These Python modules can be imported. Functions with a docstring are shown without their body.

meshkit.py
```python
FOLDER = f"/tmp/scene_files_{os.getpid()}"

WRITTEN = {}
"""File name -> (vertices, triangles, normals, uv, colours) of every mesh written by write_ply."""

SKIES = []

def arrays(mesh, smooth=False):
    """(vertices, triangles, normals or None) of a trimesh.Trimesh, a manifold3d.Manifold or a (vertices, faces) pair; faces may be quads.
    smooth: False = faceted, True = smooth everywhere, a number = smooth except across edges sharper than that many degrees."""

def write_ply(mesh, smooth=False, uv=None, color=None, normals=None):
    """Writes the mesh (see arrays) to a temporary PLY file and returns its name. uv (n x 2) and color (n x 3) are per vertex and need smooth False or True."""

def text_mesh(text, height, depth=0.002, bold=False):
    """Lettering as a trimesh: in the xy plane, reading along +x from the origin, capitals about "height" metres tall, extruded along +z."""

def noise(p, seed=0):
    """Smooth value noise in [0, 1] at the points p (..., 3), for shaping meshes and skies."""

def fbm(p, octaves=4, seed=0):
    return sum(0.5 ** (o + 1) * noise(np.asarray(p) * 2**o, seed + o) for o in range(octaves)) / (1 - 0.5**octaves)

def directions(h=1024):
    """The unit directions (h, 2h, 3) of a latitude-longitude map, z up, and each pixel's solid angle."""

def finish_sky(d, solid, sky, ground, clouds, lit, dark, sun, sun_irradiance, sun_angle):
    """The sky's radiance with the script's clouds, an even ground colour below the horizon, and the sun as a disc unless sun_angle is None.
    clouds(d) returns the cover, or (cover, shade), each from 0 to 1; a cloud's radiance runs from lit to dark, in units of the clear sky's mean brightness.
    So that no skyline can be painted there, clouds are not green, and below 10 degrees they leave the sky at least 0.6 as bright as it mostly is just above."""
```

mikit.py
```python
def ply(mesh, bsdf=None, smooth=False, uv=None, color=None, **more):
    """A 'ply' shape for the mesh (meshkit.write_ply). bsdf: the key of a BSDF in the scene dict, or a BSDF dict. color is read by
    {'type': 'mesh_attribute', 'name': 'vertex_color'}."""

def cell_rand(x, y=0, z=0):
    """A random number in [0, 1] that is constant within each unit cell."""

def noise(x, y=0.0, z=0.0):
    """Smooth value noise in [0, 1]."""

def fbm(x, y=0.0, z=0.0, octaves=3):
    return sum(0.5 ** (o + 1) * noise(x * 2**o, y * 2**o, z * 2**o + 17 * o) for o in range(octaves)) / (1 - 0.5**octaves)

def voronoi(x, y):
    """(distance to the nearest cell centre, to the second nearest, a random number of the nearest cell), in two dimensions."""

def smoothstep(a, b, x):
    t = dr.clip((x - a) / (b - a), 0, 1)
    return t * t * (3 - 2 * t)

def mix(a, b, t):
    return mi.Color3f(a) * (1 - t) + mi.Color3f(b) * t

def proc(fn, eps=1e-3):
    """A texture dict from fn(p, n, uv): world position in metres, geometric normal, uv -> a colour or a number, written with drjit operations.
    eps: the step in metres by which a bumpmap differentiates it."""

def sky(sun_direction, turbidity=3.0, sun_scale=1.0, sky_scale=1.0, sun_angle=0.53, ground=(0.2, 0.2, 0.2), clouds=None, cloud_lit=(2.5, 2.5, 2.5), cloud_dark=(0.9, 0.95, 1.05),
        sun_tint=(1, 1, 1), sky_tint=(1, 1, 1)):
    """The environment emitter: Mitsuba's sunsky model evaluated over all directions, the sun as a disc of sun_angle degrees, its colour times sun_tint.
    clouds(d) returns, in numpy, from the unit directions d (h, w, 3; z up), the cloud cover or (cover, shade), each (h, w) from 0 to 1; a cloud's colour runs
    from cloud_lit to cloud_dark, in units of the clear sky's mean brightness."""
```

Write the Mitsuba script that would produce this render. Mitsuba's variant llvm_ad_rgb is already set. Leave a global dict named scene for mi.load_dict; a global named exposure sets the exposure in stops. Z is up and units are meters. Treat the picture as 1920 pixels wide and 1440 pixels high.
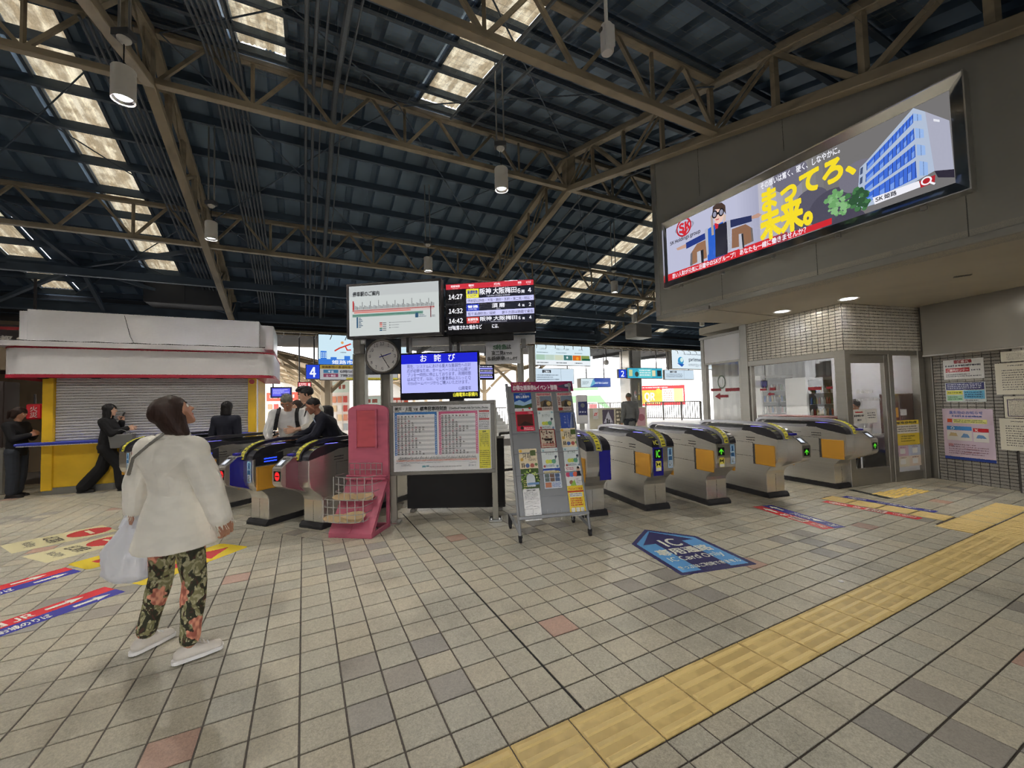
import math, random, glob
import numpy as np, trimesh, manifold3d as m3
import mitsuba as mi, drjit as dr
import mikit, meshkit
from shapely.geometry import Polygon, box as sbox
from PIL import Image, ImageDraw, ImageFont

scene, labels, place = {}, {}, {}
T4 = mi.ScalarTransform4f
rng = np.random.default_rng(7)
# ---------------------------------------------------------------- camera, sky, exposure
FOC, PITCH, ROLL, EYE = 768.0, 0.0415, -0.0262, 1.468
cp, sp, cr, sr = math.cos(PITCH), math.sin(PITCH), math.cos(ROLL), math.sin(ROLL)
FWD = np.array([0, cp, sp])
RIGHT = cr * np.array([1, 0, 0]) + sr * np.array([0, -sp, cp])
UPV = -sr * np.array([1, 0, 0]) + cr * np.array([0, -sp, cp])
CAM = np.array([0, 0, EYE])
scene['camera'] = {'type': 'perspective', 'fov': 2 * math.degrees(math.atan(960 / FOC)), 'fov_axis': 'x', 'near_clip': 0.05, 'far_clip': 500.0,
                   'to_world': T4().look_at(origin=CAM.tolist(), target=(CAM + FWD).tolist(), up=UPV.tolist())}
exposure = 0.9
SKY = 8.0
def overcast(d):
    x = d / np.maximum(d[..., 2:3], 0.12)
    return np.ones(d.shape[:2]), 0.55 * meshkit.fbm(x * 1.3 + 5, 4, 3)
scene['sky'] = mikit.sky([0.3, 0.45, 0.84], turbidity=4, sun_scale=0.0, sky_scale=SKY, clouds=overcast, cloud_lit=(2.5, 2.5, 2.5), cloud_dark=(1.7, 1.72, 1.76), ground=(0.25, 0.25, 0.24), sun_angle=None)
LAMP = 950.0       # radiance of a pendant's diffuser
SCREEN = 1.0      # radiance of a white screen

# ---------------------------------------------------------------- directions of the hall
TH = 0.4715
A = np.array([math.cos(TH), math.sin(TH), 0.0])           # along the ridge and the kiosk front
B = np.array([math.sin(TH), -math.cos(TH), 0.0])          # towards the camera, along the rafters
GO = np.array([-1.211, 2.323, 0.0])                       # origin of the floor grid
TILE = 0.2
Z = np.array([0, 0, 1.0])

def ray(x, y): return FWD + RIGHT * (x - 960) / FOC - UPV * (y - 720) / FOC
def on_z(x, y, z=0.0):
    d = ray(x, y); return CAM + d * (z - EYE) / d[2]
def at(x, y, Y):
    d = ray(x, y); return CAM + d * Y / d[1]
def on_plane(x, y, p, n):
    d = ray(x, y); return CAM + d * (np.dot(np.asarray(p) - CAM, n) / np.dot(d, n))
def ab(a, b, z=0.0): return GO + A * a + B * b + Z * z     # floor grid coordinates in metres
def to_ab(p): return float(np.dot(p - GO, A)), float(np.dot(p - GO, B))

# ---------------------------------------------------------------- colours and materials
def lin(c):
    c = np.asarray(c, float) / 255.0
    return np.where(c <= 0.04045, c / 12.92, ((c + 0.055) / 1.055) ** 2.4)
def rgb(c): return {'type': 'rgb', 'value': [float(x) for x in lin(c)]}
def mat(key, c, rough=0.5, metal=0.0, spec=0.5, **more):
    d = {'type': 'principled', 'base_color': c if isinstance(c, dict) else rgb(c), 'roughness': rough, 'metallic': metal, 'specular': spec, **more}
    scene[key] = {'type': 'twosided', 'bsdf': d}
    return key

# ---------------------------------------------------------------- meshes
class MB:
    def __init__(self): self.v, self.f, self.c, self.n = [], [], [], 0
    def add(self, v, f, col=None):
        v, f = np.asarray(v, float).reshape(-1, 3), np.asarray(f, int)
        if f.shape[1] == 4: f = np.vstack([f[:, [0, 1, 2]], f[:, [0, 2, 3]]])
        self.v.append(v); self.f.append(f + self.n); self.n += len(v)
        self.c.append(np.tile(lin(col if col is not None else (200, 200, 200)), (len(v), 1)))
        return self
    def tm(self, m, M=None, col=None):
        v = np.asarray(m.vertices); v = v if M is None else v @ M[:3, :3].T + M[:3, 3]
        return self.add(v, m.faces, col)
    def box(self, c, s, R=None, col=None, ch=0.0):
        h = np.asarray(s, float) / 2
        if ch <= 0:
            v, f = BOXV * h, BOXF
        else:
            ch = min(ch, 0.49 * 2 * h.min())
            v = np.array([[sx * (h[0] - (ch if k != 0 else 0)), sy * (h[1] - (ch if k != 1 else 0)), sz * (h[2] - (ch if k != 2 else 0))] for sx in (-1, 1) for sy in (-1, 1) for sz in (-1, 1) for k in range(3)])
            f = CHF
        if R is not None: v = v @ np.asarray(R).T
        return self.add(v + np.asarray(c, float), f, col)
    def b3(self, x0, x1, y0, y1, z0, z1, col=None, ch=0.0):
        return self.box(((x0 + x1) / 2, (y0 + y1) / 2, (z0 + z1) / 2), (abs(x1 - x0), abs(y1 - y0), abs(z1 - z0)), None, col, ch)
    def beam(self, p, q, w, h, up=(0, 0, 1), col=None, ch=0.0):
        p, q = np.asarray(p, float), np.asarray(q, float)
        z = q - p; L = np.linalg.norm(z); z /= L
        up = np.asarray(up, float)
        if abs(np.dot(up, z)) > 0.98: up = np.array([1.0, 0, 0]) if abs(z[0]) < 0.9 else np.array([0, 1.0, 0])
        x = np.cross(up, z); x /= np.linalg.norm(x); y = np.cross(z, x)
        return self.box((p + q) / 2, (w, h, L), np.stack([x, y, z], 1), col, ch)
    def tube(self, pts, r, n=8, col=None, caps=True, closed=False):
        pts = np.asarray(pts, float); k = len(pts); r = np.broadcast_to(r, (k,))
        d = np.gradient(pts, axis=0) if not closed else np.roll(pts, -1, 0) - np.roll(pts, 1, 0)
        d /= np.linalg.norm(d, axis=1, keepdims=True) + 1e-12
        u = np.cross(d[0], [0, 0, 1.0]); u = u if np.linalg.norm(u) > 0.1 else np.cross(d[0], [1.0, 0, 0])
        V = []
        for i in range(k):
            u = u - d[i] * np.dot(u, d[i]); u /= np.linalg.norm(u); w = np.cross(d[i], u)
            a = np.arange(n) * 2 * np.pi / n
            V.append(pts[i] + r[i] * (np.cos(a)[:, None] * u + np.sin(a)[:, None] * w))
        V = np.vstack(V); F = []
        for i in range(k if closed else k - 1):
            j = (i + 1) % k
            for s in range(n): F.append([i * n + s, i * n + (s + 1) % n, j * n + (s + 1) % n, j * n + s])
        F = np.array(F); F = np.vstack([F[:, [0, 1, 2]], F[:, [0, 2, 3]]])
        if caps and not closed:
            F = np.vstack([F, [[0, s + 1, s] for s in range(1, n - 1)], [[(k - 1) * n, (k - 1) * n + s, (k - 1) * n + s + 1] for s in range(1, n - 1)]])
        return self.add(V, F, col)
    def lathe(self, prof, n=24, c=(0, 0, 0), R=None, col=None):
        prof = np.asarray(prof, float); a = np.arange(n) * 2 * np.pi / n; k = len(prof)
        V = np.stack([prof[:, None, 0] * np.cos(a), prof[:, None, 0] * np.sin(a), np.repeat(prof[:, 1:2], n, 1)], -1).reshape(-1, 3)
        F = [[i * n + s, i * n + (s + 1) % n, (i + 1) * n + (s + 1) % n, (i + 1) * n + s] for i in range(k - 1) for s in range(n)]
        if R is not None: V = V @ np.asarray(R).T
        return self.add(V + np.asarray(c, float), F, col)
    def prism(self, poly, z0, z1, M=None, col=None):
        """the 2-D outline poly extruded from z0 to z1, then placed by the 4 x 4 matrix M"""
        g = poly if hasattr(poly, 'exterior') else Polygon(poly)
        if not g.is_valid: g = g.buffer(0)
        for q in getattr(g, 'geoms', [g]):
            if q.is_empty or q.area < 1e-9: continue
            m = trimesh.creation.extrude_polygon(q, z1 - z0, engine='earcut')
            v = np.asarray(m.vertices) + [0, 0, z0]
            self.add(v if M is None else v @ M[:3, :3].T + M[:3, 3], m.faces, col)
        return self
    def xf(self, M):
        M = np.asarray(M); self.v = [v @ M[:3, :3].T + M[:3, 3] for v in self.v]; return self
    def join(self, o, M=None):
        for v, f, c in zip(o.v, o.f, o.c):
            vv = v if M is None else v @ M[:3, :3].T + M[:3, 3]
            self.v.append(vv); self.c.append(c)
        off = self.n
        self.f += [f + off for f in o.f]; self.n += o.n
        return self
    def mesh(self): return trimesh.Trimesh(np.vstack(self.v), np.vstack(self.f), process=False)
    def col(self): return np.vstack(self.c)
BOXV = np.array([[x, y, z] for x in (-1, 1) for y in (-1, 1) for z in (-1, 1)], float)
BOXF = np.array([[0, 1, 3, 2], [4, 6, 7, 5], [0, 4, 5, 1], [2, 3, 7, 6], [0, 2, 6, 4], [1, 5, 7, 3]])
def _chf():
    v = np.array([[sx * (1 - (0.2 if k != 0 else 0)), sy * (1 - (0.2 if k != 1 else 0)), sz * (1 - (0.2 if k != 2 else 0))] for sx in (-1, 1) for sy in (-1, 1) for sz in (-1, 1) for k in range(3)])
    h = trimesh.convex.convex_hull(trimesh.PointCloud(v))
    idx = [int(np.argmin(((v - p) ** 2).sum(1))) for p in h.vertices]
    return np.array(idx)[h.faces]
CHF = _chf()

def FR(p, deg=0.0):
    """frame at p turned by deg about z"""
    c, s = math.cos(math.radians(deg)), math.sin(math.radians(deg))
    M = np.eye(4); M[:2, :2] = [[c, -s], [s, c]]; M[:3, 3] = p; return M
def frame(o, x, y, z):
    M = np.eye(4); M[:3, 0], M[:3, 1], M[:3, 2], M[:3, 3] = x, y, z, o; return M
def fit(c, w, h, r, n=4):
    """rounded rectangle outline centred at c"""
    return sbox(c[0] - w / 2 + r, c[1] - h / 2 + r, c[0] + w / 2 - r, c[1] + h / 2 - r).buffer(r, quad_segs=n)

def numbered(name):
    if name not in scene and name not in labels and name not in place: return name
    k = 1
    while f'{name}_{k:03d}' in scene or f'{name}_{k:03d}' in labels or f'{name}_{k:03d}' in place: k += 1
    return f'{name}_{k:03d}'
PLY = {}
def ply(mesh, bsdf, smooth=False, colour=False, **more):
    m = mesh.mesh() if isinstance(mesh, MB) else mesh
    return mikit.ply(m, bsdf, smooth=smooth, color=mesh.col() if colour else None, **more)
def thing(name, label, cat, M=None, group=None):
    key = numbered(name); place[key] = np.eye(4) if M is None else M
    labels[key] = {'label': label, 'category': cat}
    if group: labels[key]['group'] = group
    return key
def root_of(key): return key.split('__')[0]
def put(name, mesh, bsdf, parent=None, smooth=False, colour=False, kind=None, label=None, cat=None, group=None, M=None, **more):
    """one entry of the scene: a part of parent (drawn in its parent's frame) or a thing of one mesh"""
    key = numbered(f'{parent}__{name}' if parent else name)
    d = mesh if isinstance(mesh, dict) else ply(mesh, bsdf, smooth, colour, **more)
    M = M if M is not None else (place.get(root_of(key)) if parent else None)
    if M is not None and not np.allclose(M, np.eye(4)): d = {**d, 'to_world': T4(M.tolist())}
    scene[key] = d
    e = {}
    if label: e['label'] = label
    if cat: e['category'] = cat
    if group: e['group'] = group
    if kind: e['kind'] = kind
    if e: labels[key] = e
    return key
def struct(name, mesh, bsdf, parent=None, smooth=False, M=None, **more): return put(name, mesh, bsdf, parent, smooth, kind=None if parent else 'structure', M=M, **more)
def dup(root, M, label=None, group=None):
    new = thing(re_base(root), label or labels[root]['label'], labels[root]['category'], M, group or labels[root].get('group'))
    for k in [k for k in scene if k.startswith(root + '__')]:
        scene[new + k[len(root):]] = {**scene[k], 'to_world': T4(M.tolist())}
        if k in labels: labels[new + k[len(root):]] = dict(labels[k])
    return new
def re_base(k): return k[:-4] if k[-4:-3] == '_' and k[-3:].isdigit() else k

# ---------------------------------------------------------------- flat print and lettering, as thin layered geometry
_fp = glob.glob('/opt/blender-*/*/datafiles/fonts/Noto Sans CJK*.woff2') + glob.glob('/opt/blender-*/*/datafiles/fonts/Inter.woff2')
_FONT, _RUNS = {}, {}
def runs(text, px, bold):
    key = (text, px, bold)
    if key in _RUNS: return _RUNS[key]
    if px not in _FONT: _FONT[px] = ImageFont.truetype(_fp[0], px)
    font = _FONT[px]
    x0, y0, x1, y1 = font.getbbox(text, anchor='ls', stroke_width=bold)
    im = Image.new('L', (max(x1 - x0, 1) + 4, max(y1 - y0, 1) + 4))
    ImageDraw.Draw(im).text((2 - x0, 2 - y0), text, 255, font, anchor='ls', stroke_width=bold)
    on = np.pad(np.asarray(im) > 110, ((0, 0), (1, 1))).astype(np.int8)
    dd = np.diff(on, axis=1); R, live = [], {}
    for r in range(on.shape[0]):
        seg = set(zip(np.nonzero(dd[r] == 1)[0].tolist(), np.nonzero(dd[r] == -1)[0].tolist()))
        for s in [s for s in live if s not in seg]: R.append((s[0], live.pop(s), s[1], r))
        for s in seg: live.setdefault(s, r)
    for s, r in live.items(): R.append((s[0], r, s[1], on.shape[0]))
    R = np.array(R, float).reshape(-1, 4)
    out = (np.stack([R[:, 0] + x0 - 2, -(R[:, 3] + y0 - 2), R[:, 2] + x0 - 2, -(R[:, 1] + y0 - 2)], 1) / px, (x1 - x0) / px, x0 / px)
    _RUNS[key] = out
    return out
class Art:
    """a printed face in its own frame: x right, y up, z out of the face; each layer lies 0.4 mm above the last"""
    def __init__(self, step=0.0004): self.mb, self.z, self.step = MB(), 0.0, step
    def up(self): self.z += self.step
    def rect(self, x0, y0, x1, y1, col, lift=True):
        if lift: self.up()
        self.mb.add([[x0, y0, self.z], [x1, y0, self.z], [x1, y1, self.z], [x0, y1, self.z]], [[0, 1, 2, 3]], col); return self
    def rects(self, R, col):
        self.up(); R = np.asarray(R, float).reshape(-1, 4); n = len(R)
        if not n: return self
        v = np.empty((n, 4, 3)); v[:, :, 2] = self.z
        v[:, 0, :2], v[:, 1, 0], v[:, 1, 1], v[:, 2, :2], v[:, 3, 0], v[:, 3, 1] = R[:, :2], R[:, 2], R[:, 1], R[:, 2:], R[:, 0], R[:, 3]
        self.mb.add(v.reshape(-1, 3), np.arange(4 * n).reshape(n, 4), col); return self
    def poly(self, pts, col):
        self.up(); g = pts if hasattr(pts, 'area') else Polygon(pts)
        g = g if g.is_valid else g.buffer(0)
        for q in getattr(g, 'geoms', [g]):
            if q.area <= 0: continue
            v, f = trimesh.creation.triangulate_polygon(q, engine='earcut')
            self.mb.add(np.c_[v, np.full(len(v), self.z)], f, col)
        return self
    def disc(self, x, y, r, col, ry=None, n=24):
        a = np.arange(n) * 2 * np.pi / n
        return self.poly(np.c_[x + r * np.cos(a), y + (ry or r) * np.sin(a)], col)
    def ring(self, x, y, r0, r1, col, ky=1.0, n=28, a0=0, a1=360):
        a = np.radians(np.linspace(a0, a1, n))
        return self.poly(np.r_[np.c_[x + r1 * np.cos(a), y + ky * r1 * np.sin(a)], np.c_[x + r0 * np.cos(a), y + ky * r0 * np.sin(a)][::-1]], col)
    def line(self, pts, w, col):
        from shapely.geometry import LineString
        return self.poly(LineString(pts).buffer(w / 2, cap_style='flat', quad_segs=2), col)
    def text(self, s, x, y, h, col, anchor='l', width=None, px=30, bold=1, ky=1.0):
        """baseline at y, em height h"""
        R, w, x0 = runs(s, px, bold)
        kx = h if width is None else width / w
        X = x - {'l': 0, 'c': 0.5, 'r': 1}[anchor] * w * kx
        R = R.copy(); R[:, [0, 2]] = X + (R[:, [0, 2]] - x0) * kx; R[:, [1, 3]] = y + R[:, [1, 3]] * h * ky
        return self.rects(R, col)
    def greek(self, x0, y0, x1, y1, rows, col, seed=0, fill=0.5, gap=0.25):
        """rows of print too small to read: short dashes"""
        r = np.random.default_rng(seed + 1000); H = (y1 - y0) / rows; out = []
        for i in range(rows):
            x, yb = x0, y1 - (i + 1) * H + H * (1 - fill) / 2
            end = x1 - (x1 - x0) * (r.random() * 0.35 if r.random() < 0.3 else 0.02)
            while x < end:
                w = H * fill * (0.5 + 1.2 * r.random()); out.append((x, yb, min(x + w, end), yb + H * fill)); x += w + H * gap * (0.5 + r.random())
        return self.rects(out, col)
def card(TL, BL, TR, YL, YR=None):
    """frame, width and height of an upright panel whose left edge stands at distance YL and its right edge at YR"""
    YR = YL if YR is None else YR
    l, r, b = at(*TL, YL), at(*TR, YR), at(*BL, YL)
    x = np.array([r[0] - l[0], r[1] - l[1], 0]); w = np.linalg.norm(x); x /= w
    return frame(np.array([l[0], l[1], b[2]]), x, Z, np.cross(x, Z)), w, l[2] - b[2]
# ---------------------------------------------------------------- materials
def speckle(c, amount=0.16, cell=0.12, seed=0.0):
    c0 = lin(c)
    def fn(p, n, uv):
        u, v = (p.x - GO[0]) * A[0] + (p.y - GO[1]) * A[1], (p.x - GO[0]) * B[0] + (p.y - GO[1]) * B[1]
        t = mikit.cell_rand(u / TILE, v / TILE, 3)
        g = mikit.noise(p.x * 260, p.y * 260, seed) * 0.6 + mikit.noise(p.x * 110, p.y * 110, seed + 3) * 0.4
        dirt = mikit.fbm(p.x * 1.7, p.y * 1.7, seed + 9, octaves=4)
        k = 1 + (g - 0.5) * 2 * amount * 1.6 + (t - 0.5) * cell - 0.22 * mikit.smoothstep(0.5, 0.75, dirt)
        tint = mi.Color3f(1 + (t - 0.5) * 0.05, 1, 1 - (t - 0.5) * 0.06)
        return mi.Color3f(*[float(x) for x in c0]) * k * tint
    return mikit.proc(fn)
mat('tile_beige', speckle((170, 165, 151)), 0.42, spec=0.4)
mat('tile_dark', speckle((140, 136, 130), 0.1, 0.1, 5.0), 0.45, spec=0.4)
mat('tile_pink', speckle((172, 143, 130), 0.12, 0.05, 8.0), 0.45, spec=0.4)
mat('grout', (76, 70, 66), 0.9)
mat('joint_black', (34, 36, 36), 0.8)
def yellow_wear(p, n, uv):
    w = mikit.fbm(p.x * 9, p.y * 9, 2.0, octaves=4)
    return mikit.mix(tuple(map(float, lin((206, 180, 118)))), tuple(map(float, lin((192, 166, 106)))), mikit.smoothstep(0.42, 0.62, w))
mat('tactile_yellow', mikit.proc(yellow_wear), 0.5)
mat('tactile_bright', (236, 206, 112), 0.45)
mat('platform_floor', (205, 203, 198), 0.55)
def wall_stain(c, s=1.0, amount=0.1):
    c0 = lin(c)
    def fn(p, n, uv):
        q = mikit.fbm(p.x * 0.9 * s + p.y * 0.7 * s, p.z * 2.2 * s, p.y * 0.5, octaves=4)
        return mi.Color3f(*[float(x) for x in c0]) * (1 - amount * mikit.smoothstep(0.4, 0.75, q) + 0.03 * (mikit.noise(p.x * 40, p.y * 40, p.z * 40) - 0.5))
    return mikit.proc(fn)
mat('wall_grey', wall_stain((150, 149, 142)), 0.55)
mat('soffit_paint', wall_stain((178, 172, 158), 0.7, 0.12), 0.6)
mat('beige_steel', wall_stain((156, 144, 122), 2.5, 0.35), 0.55)
mat('deck_blue', wall_stain((104, 126, 148), 1.2, 0.25), 0.6)
mat('purlin_blue', wall_stain((66, 82, 98), 1.5, 0.25), 0.55)
mat('pipe_blue', (86, 94, 102), 0.5)
mat('duct_dark', (60, 64, 70), 0.6)
def frp(p, n, uv):
    u, v = p.x * B[0] + p.y * B[1], p.x * A[0] + p.y * A[1]
    st = mikit.fbm(u * 1.6, v * 14.0, 4.0, octaves=4) * 0.6 + mikit.fbm(u * 9, v * 9, 1.0, octaves=3) * 0.4
    grain = mikit.noise(u * 60, v * 90, 2.0)
    k = mikit.smoothstep(0.62, 0.3, st) * 0.75 + 0.25
    return mikit.mix((0.30, 0.22, 0.12), (0.86, 0.79, 0.62), k) * (0.85 + 0.3 * grain)
scene['frp_sheet'] = {'type': 'principledthin', 'base_color': mikit.proc(frp), 'roughness': 0.6, 'diff_trans': 0.48, 'spec_trans': 0.0}
def brushed(c, lo=0.22, hi=0.42):
    c0 = lin(c)
    def fn(p, n, uv):
        s = mikit.noise(p.z * 420, (p.x + p.y) * 3, 1.0) * 0.5 + mikit.noise((p.x + p.y) * 2.2, p.z * 7, 4.0) * 0.5
        return mi.Color3f(*[float(x) for x in c0]) * (0.86 + 0.26 * s)
    return mikit.proc(fn)
mat('stainless', brushed((214, 212, 208)), 0.26, 0.92)
mat('stainless_dull', brushed((156, 153, 146)), 0.4, 0.8)
mat('chrome', (215, 215, 215), 0.12, 1.0)
mat('post_metal', (150, 147, 138), 0.4, 0.5)
mat('black_gloss', (20, 21, 24), 0.18)
mat('black_matte', (15, 15, 18), 0.7)
mat('rubber', (28, 28, 32), 0.7)
mat('white_paint', (226, 225, 224), 0.4)
mat('white_panel', (222, 222, 226), 0.35)
mat('frame_dark', (58, 56, 58), 0.35)
mat('frame_grey', (120, 118, 114), 0.4, 0.4)
mat('wire', (176, 176, 174), 0.3, 0.7)
scene['print'] = {'type': 'twosided', 'bsdf': {'type': 'principled', 'base_color': {'type': 'mesh_attribute', 'name': 'vertex_color'}, 'roughness': 0.45, 'specular': 0.4}}
scene['print_gloss'] = {'type': 'twosided', 'bsdf': {'type': 'principled', 'base_color': {'type': 'mesh_attribute', 'name': 'vertex_color'}, 'roughness': 0.2, 'specular': 0.5}}
scene['screen_face'] = {'type': 'twosided', 'bsdf': {'type': 'principled', 'base_color': rgb((12, 12, 14)), 'roughness': 0.25, 'specular': 0.4}}
scene['pane_glass'] = {'type': 'thindielectric', 'int_ior': 1.5}
def glow(k=1.0): return {'type': 'area', 'radiance': {'type': 'mesh_attribute', 'name': 'vertex_color'}} if k == 1.0 else None
def screen(name, art, parent, k=1.0, M=None):
    """a lit display face: every colour of the picture gives off light"""
    art.mb.c = [c * (k * 2.0 ** -exposure) for c in art.mb.c]
    return put(name, ply(art.mb, 'screen_face', False, True, emitter={'type': 'area', 'radiance': {'type': 'mesh_attribute', 'name': 'vertex_color'}}), None, parent, M=M)

# ---------------------------------------------------------------- the floor
LU = np.array([math.cos(math.radians(-24)), math.sin(math.radians(-24)), 0.0])   # the paving turns by the left gates
LV = np.array([-LU[1], LU[0], 0.0])
LP = np.array([-2.70, 4.81, 0.0])
left_zone = Polygon([tuple((LP + LU * 0.75)[:2]), tuple((LP - LU * 4.6)[:2]), tuple((LP - LU * 4.6 + LV * 6)[:2]), tuple((LP + LU * 0.75 + LV * 5.2)[:2])])
hall = Polygon([tuple(ab(a, b)[:2]) for a, b in ((-14, -9.4), (-14, 4.5), (14, 4.5), (14, -9.4))])
S0, S1 = 0.98, 1.285          # the tactile strip
def tile_mesh(mb, poly, gap=0.0046, far=False):
    q = poly.buffer(-gap, join_style='mitre')
    if q.is_empty or q.geom_type != 'Polygon' or q.area < 4e-4: return False
    o = np.array(q.exterior.coords)[:-1]
    if Polygon(o).exterior.is_ccw is False: o = o[::-1]
    n = len(o); i = np.arange(n); j = (i + 1) % n
    if far:
        v = np.vstack([np.c_[o, np.full(n, -0.005)], np.c_[o, np.zeros(n)]])
        f = np.vstack([np.stack([i, j, j + n], 1), np.stack([i, j + n, i + n], 1), np.stack([np.full(n - 2, n), n + np.arange(1, n - 1), n + np.arange(2, n)], 1)])
    else:
        k = np.array(q.buffer(-0.0018, join_style='mitre').exterior.coords)[:-1]
        if len(k) != n: return tile_mesh(mb, poly, gap, True)
        if Polygon(k).exterior.is_ccw is False: k = k[::-1]
        s = int(np.argmin(((k - o[0]) ** 2).sum(1))); k = np.roll(k, -s, 0)
        v = np.vstack([np.c_[o, np.full(n, -0.006)], np.c_[o, np.full(n, -0.0016)], np.c_[k, np.zeros(n)]])
        f = np.vstack([np.stack([i + a, j + a, j + a + n], 1) for a in (0, n)] + [np.stack([i + a, j + a + n, i + a + n], 1) for a in (0, n)] + [np.stack([np.full(n - 2, 2 * n), 2 * n + np.arange(1, n - 1), 2 * n + np.arange(2, n)], 1)])
    mb.add(v, f); return True
def kind_of(i, j):
    if j >= 7: j -= 8
    k = (i % 10, j % 10)
    return 'tile_dark' if k in {(1, 0), (3, 0), (2, 1), (1, 2), (3, 2)} else 'tile_pink' if k == (7, 1) else 'tile_beige'
slab = MB().b3(-22, 22, -6, 16.2, -0.25, -0.005)
struct('floor', slab, 'grout')
blocks = [sbox(6.08, 0.65, 6.7, 1.285), sbox(6.42, -0.6, 6.72, 0.65)]
tiles = []
for i in range(-62, 70):
    for j in range(-48, 24):
        if j == 4: r = (j * TILE, S0)
        elif j in (5,): continue
        elif j == 6: r = (S1, 7 * TILE)
        else: r = (j * TILE, (j + 1) * TILE)
        c = ab((i + 0.5) * TILE, sum(r) / 2)
        if c[1] < 0.15 or abs(c[0]) > 1.45 * c[1] + 0.6: continue
        g = sbox(i * TILE + (0.003 if i == 6 and j < 5 else 0), r[0], (i + 1) * TILE - (0.003 if i == 5 and j < 5 else 0), r[1])
        for bk in blocks: g = g.difference(bk)
        if g.is_empty or g.geom_type != 'Polygon': continue
        w = Polygon([tuple(ab(x, y)[:2]) for x, y in g.exterior.coords])
        if left_zone.intersects(w):
            w = w.difference(left_zone)
            if w.is_empty or w.geom_type != 'Polygon': continue
        tiles.append((w, kind_of(i, j)))
for i in range(-26, 6):
    for j in range(0, 32):
        w = Polygon([tuple((LP + LU * (i + a) * 0.2 + LV * (j + b) * 0.2)[:2]) for a, b in ((0, 0), (1, 0), (1, 1), (0, 1))])
        if left_zone.contains(w.centroid): tiles.append((w, 'tile_beige' if (i * 7 + j * 3) % 17 else 'tile_dark'))
def seen(w):
    d = np.array([w.centroid.x, w.centroid.y, 0]) - CAM; zz = d @ FWD
    if zz < 0.2: return 0
    u, v = d @ RIGHT / zz * FOC, -(d @ UPV) / zz * FOC
    return (w.area * EYE / zz ** 3) if abs(u) < 985 and abs(v) < 740 else 0
tiles.sort(key=lambda t: -seen(t[0]))
field = {}
n_part = 0
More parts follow.
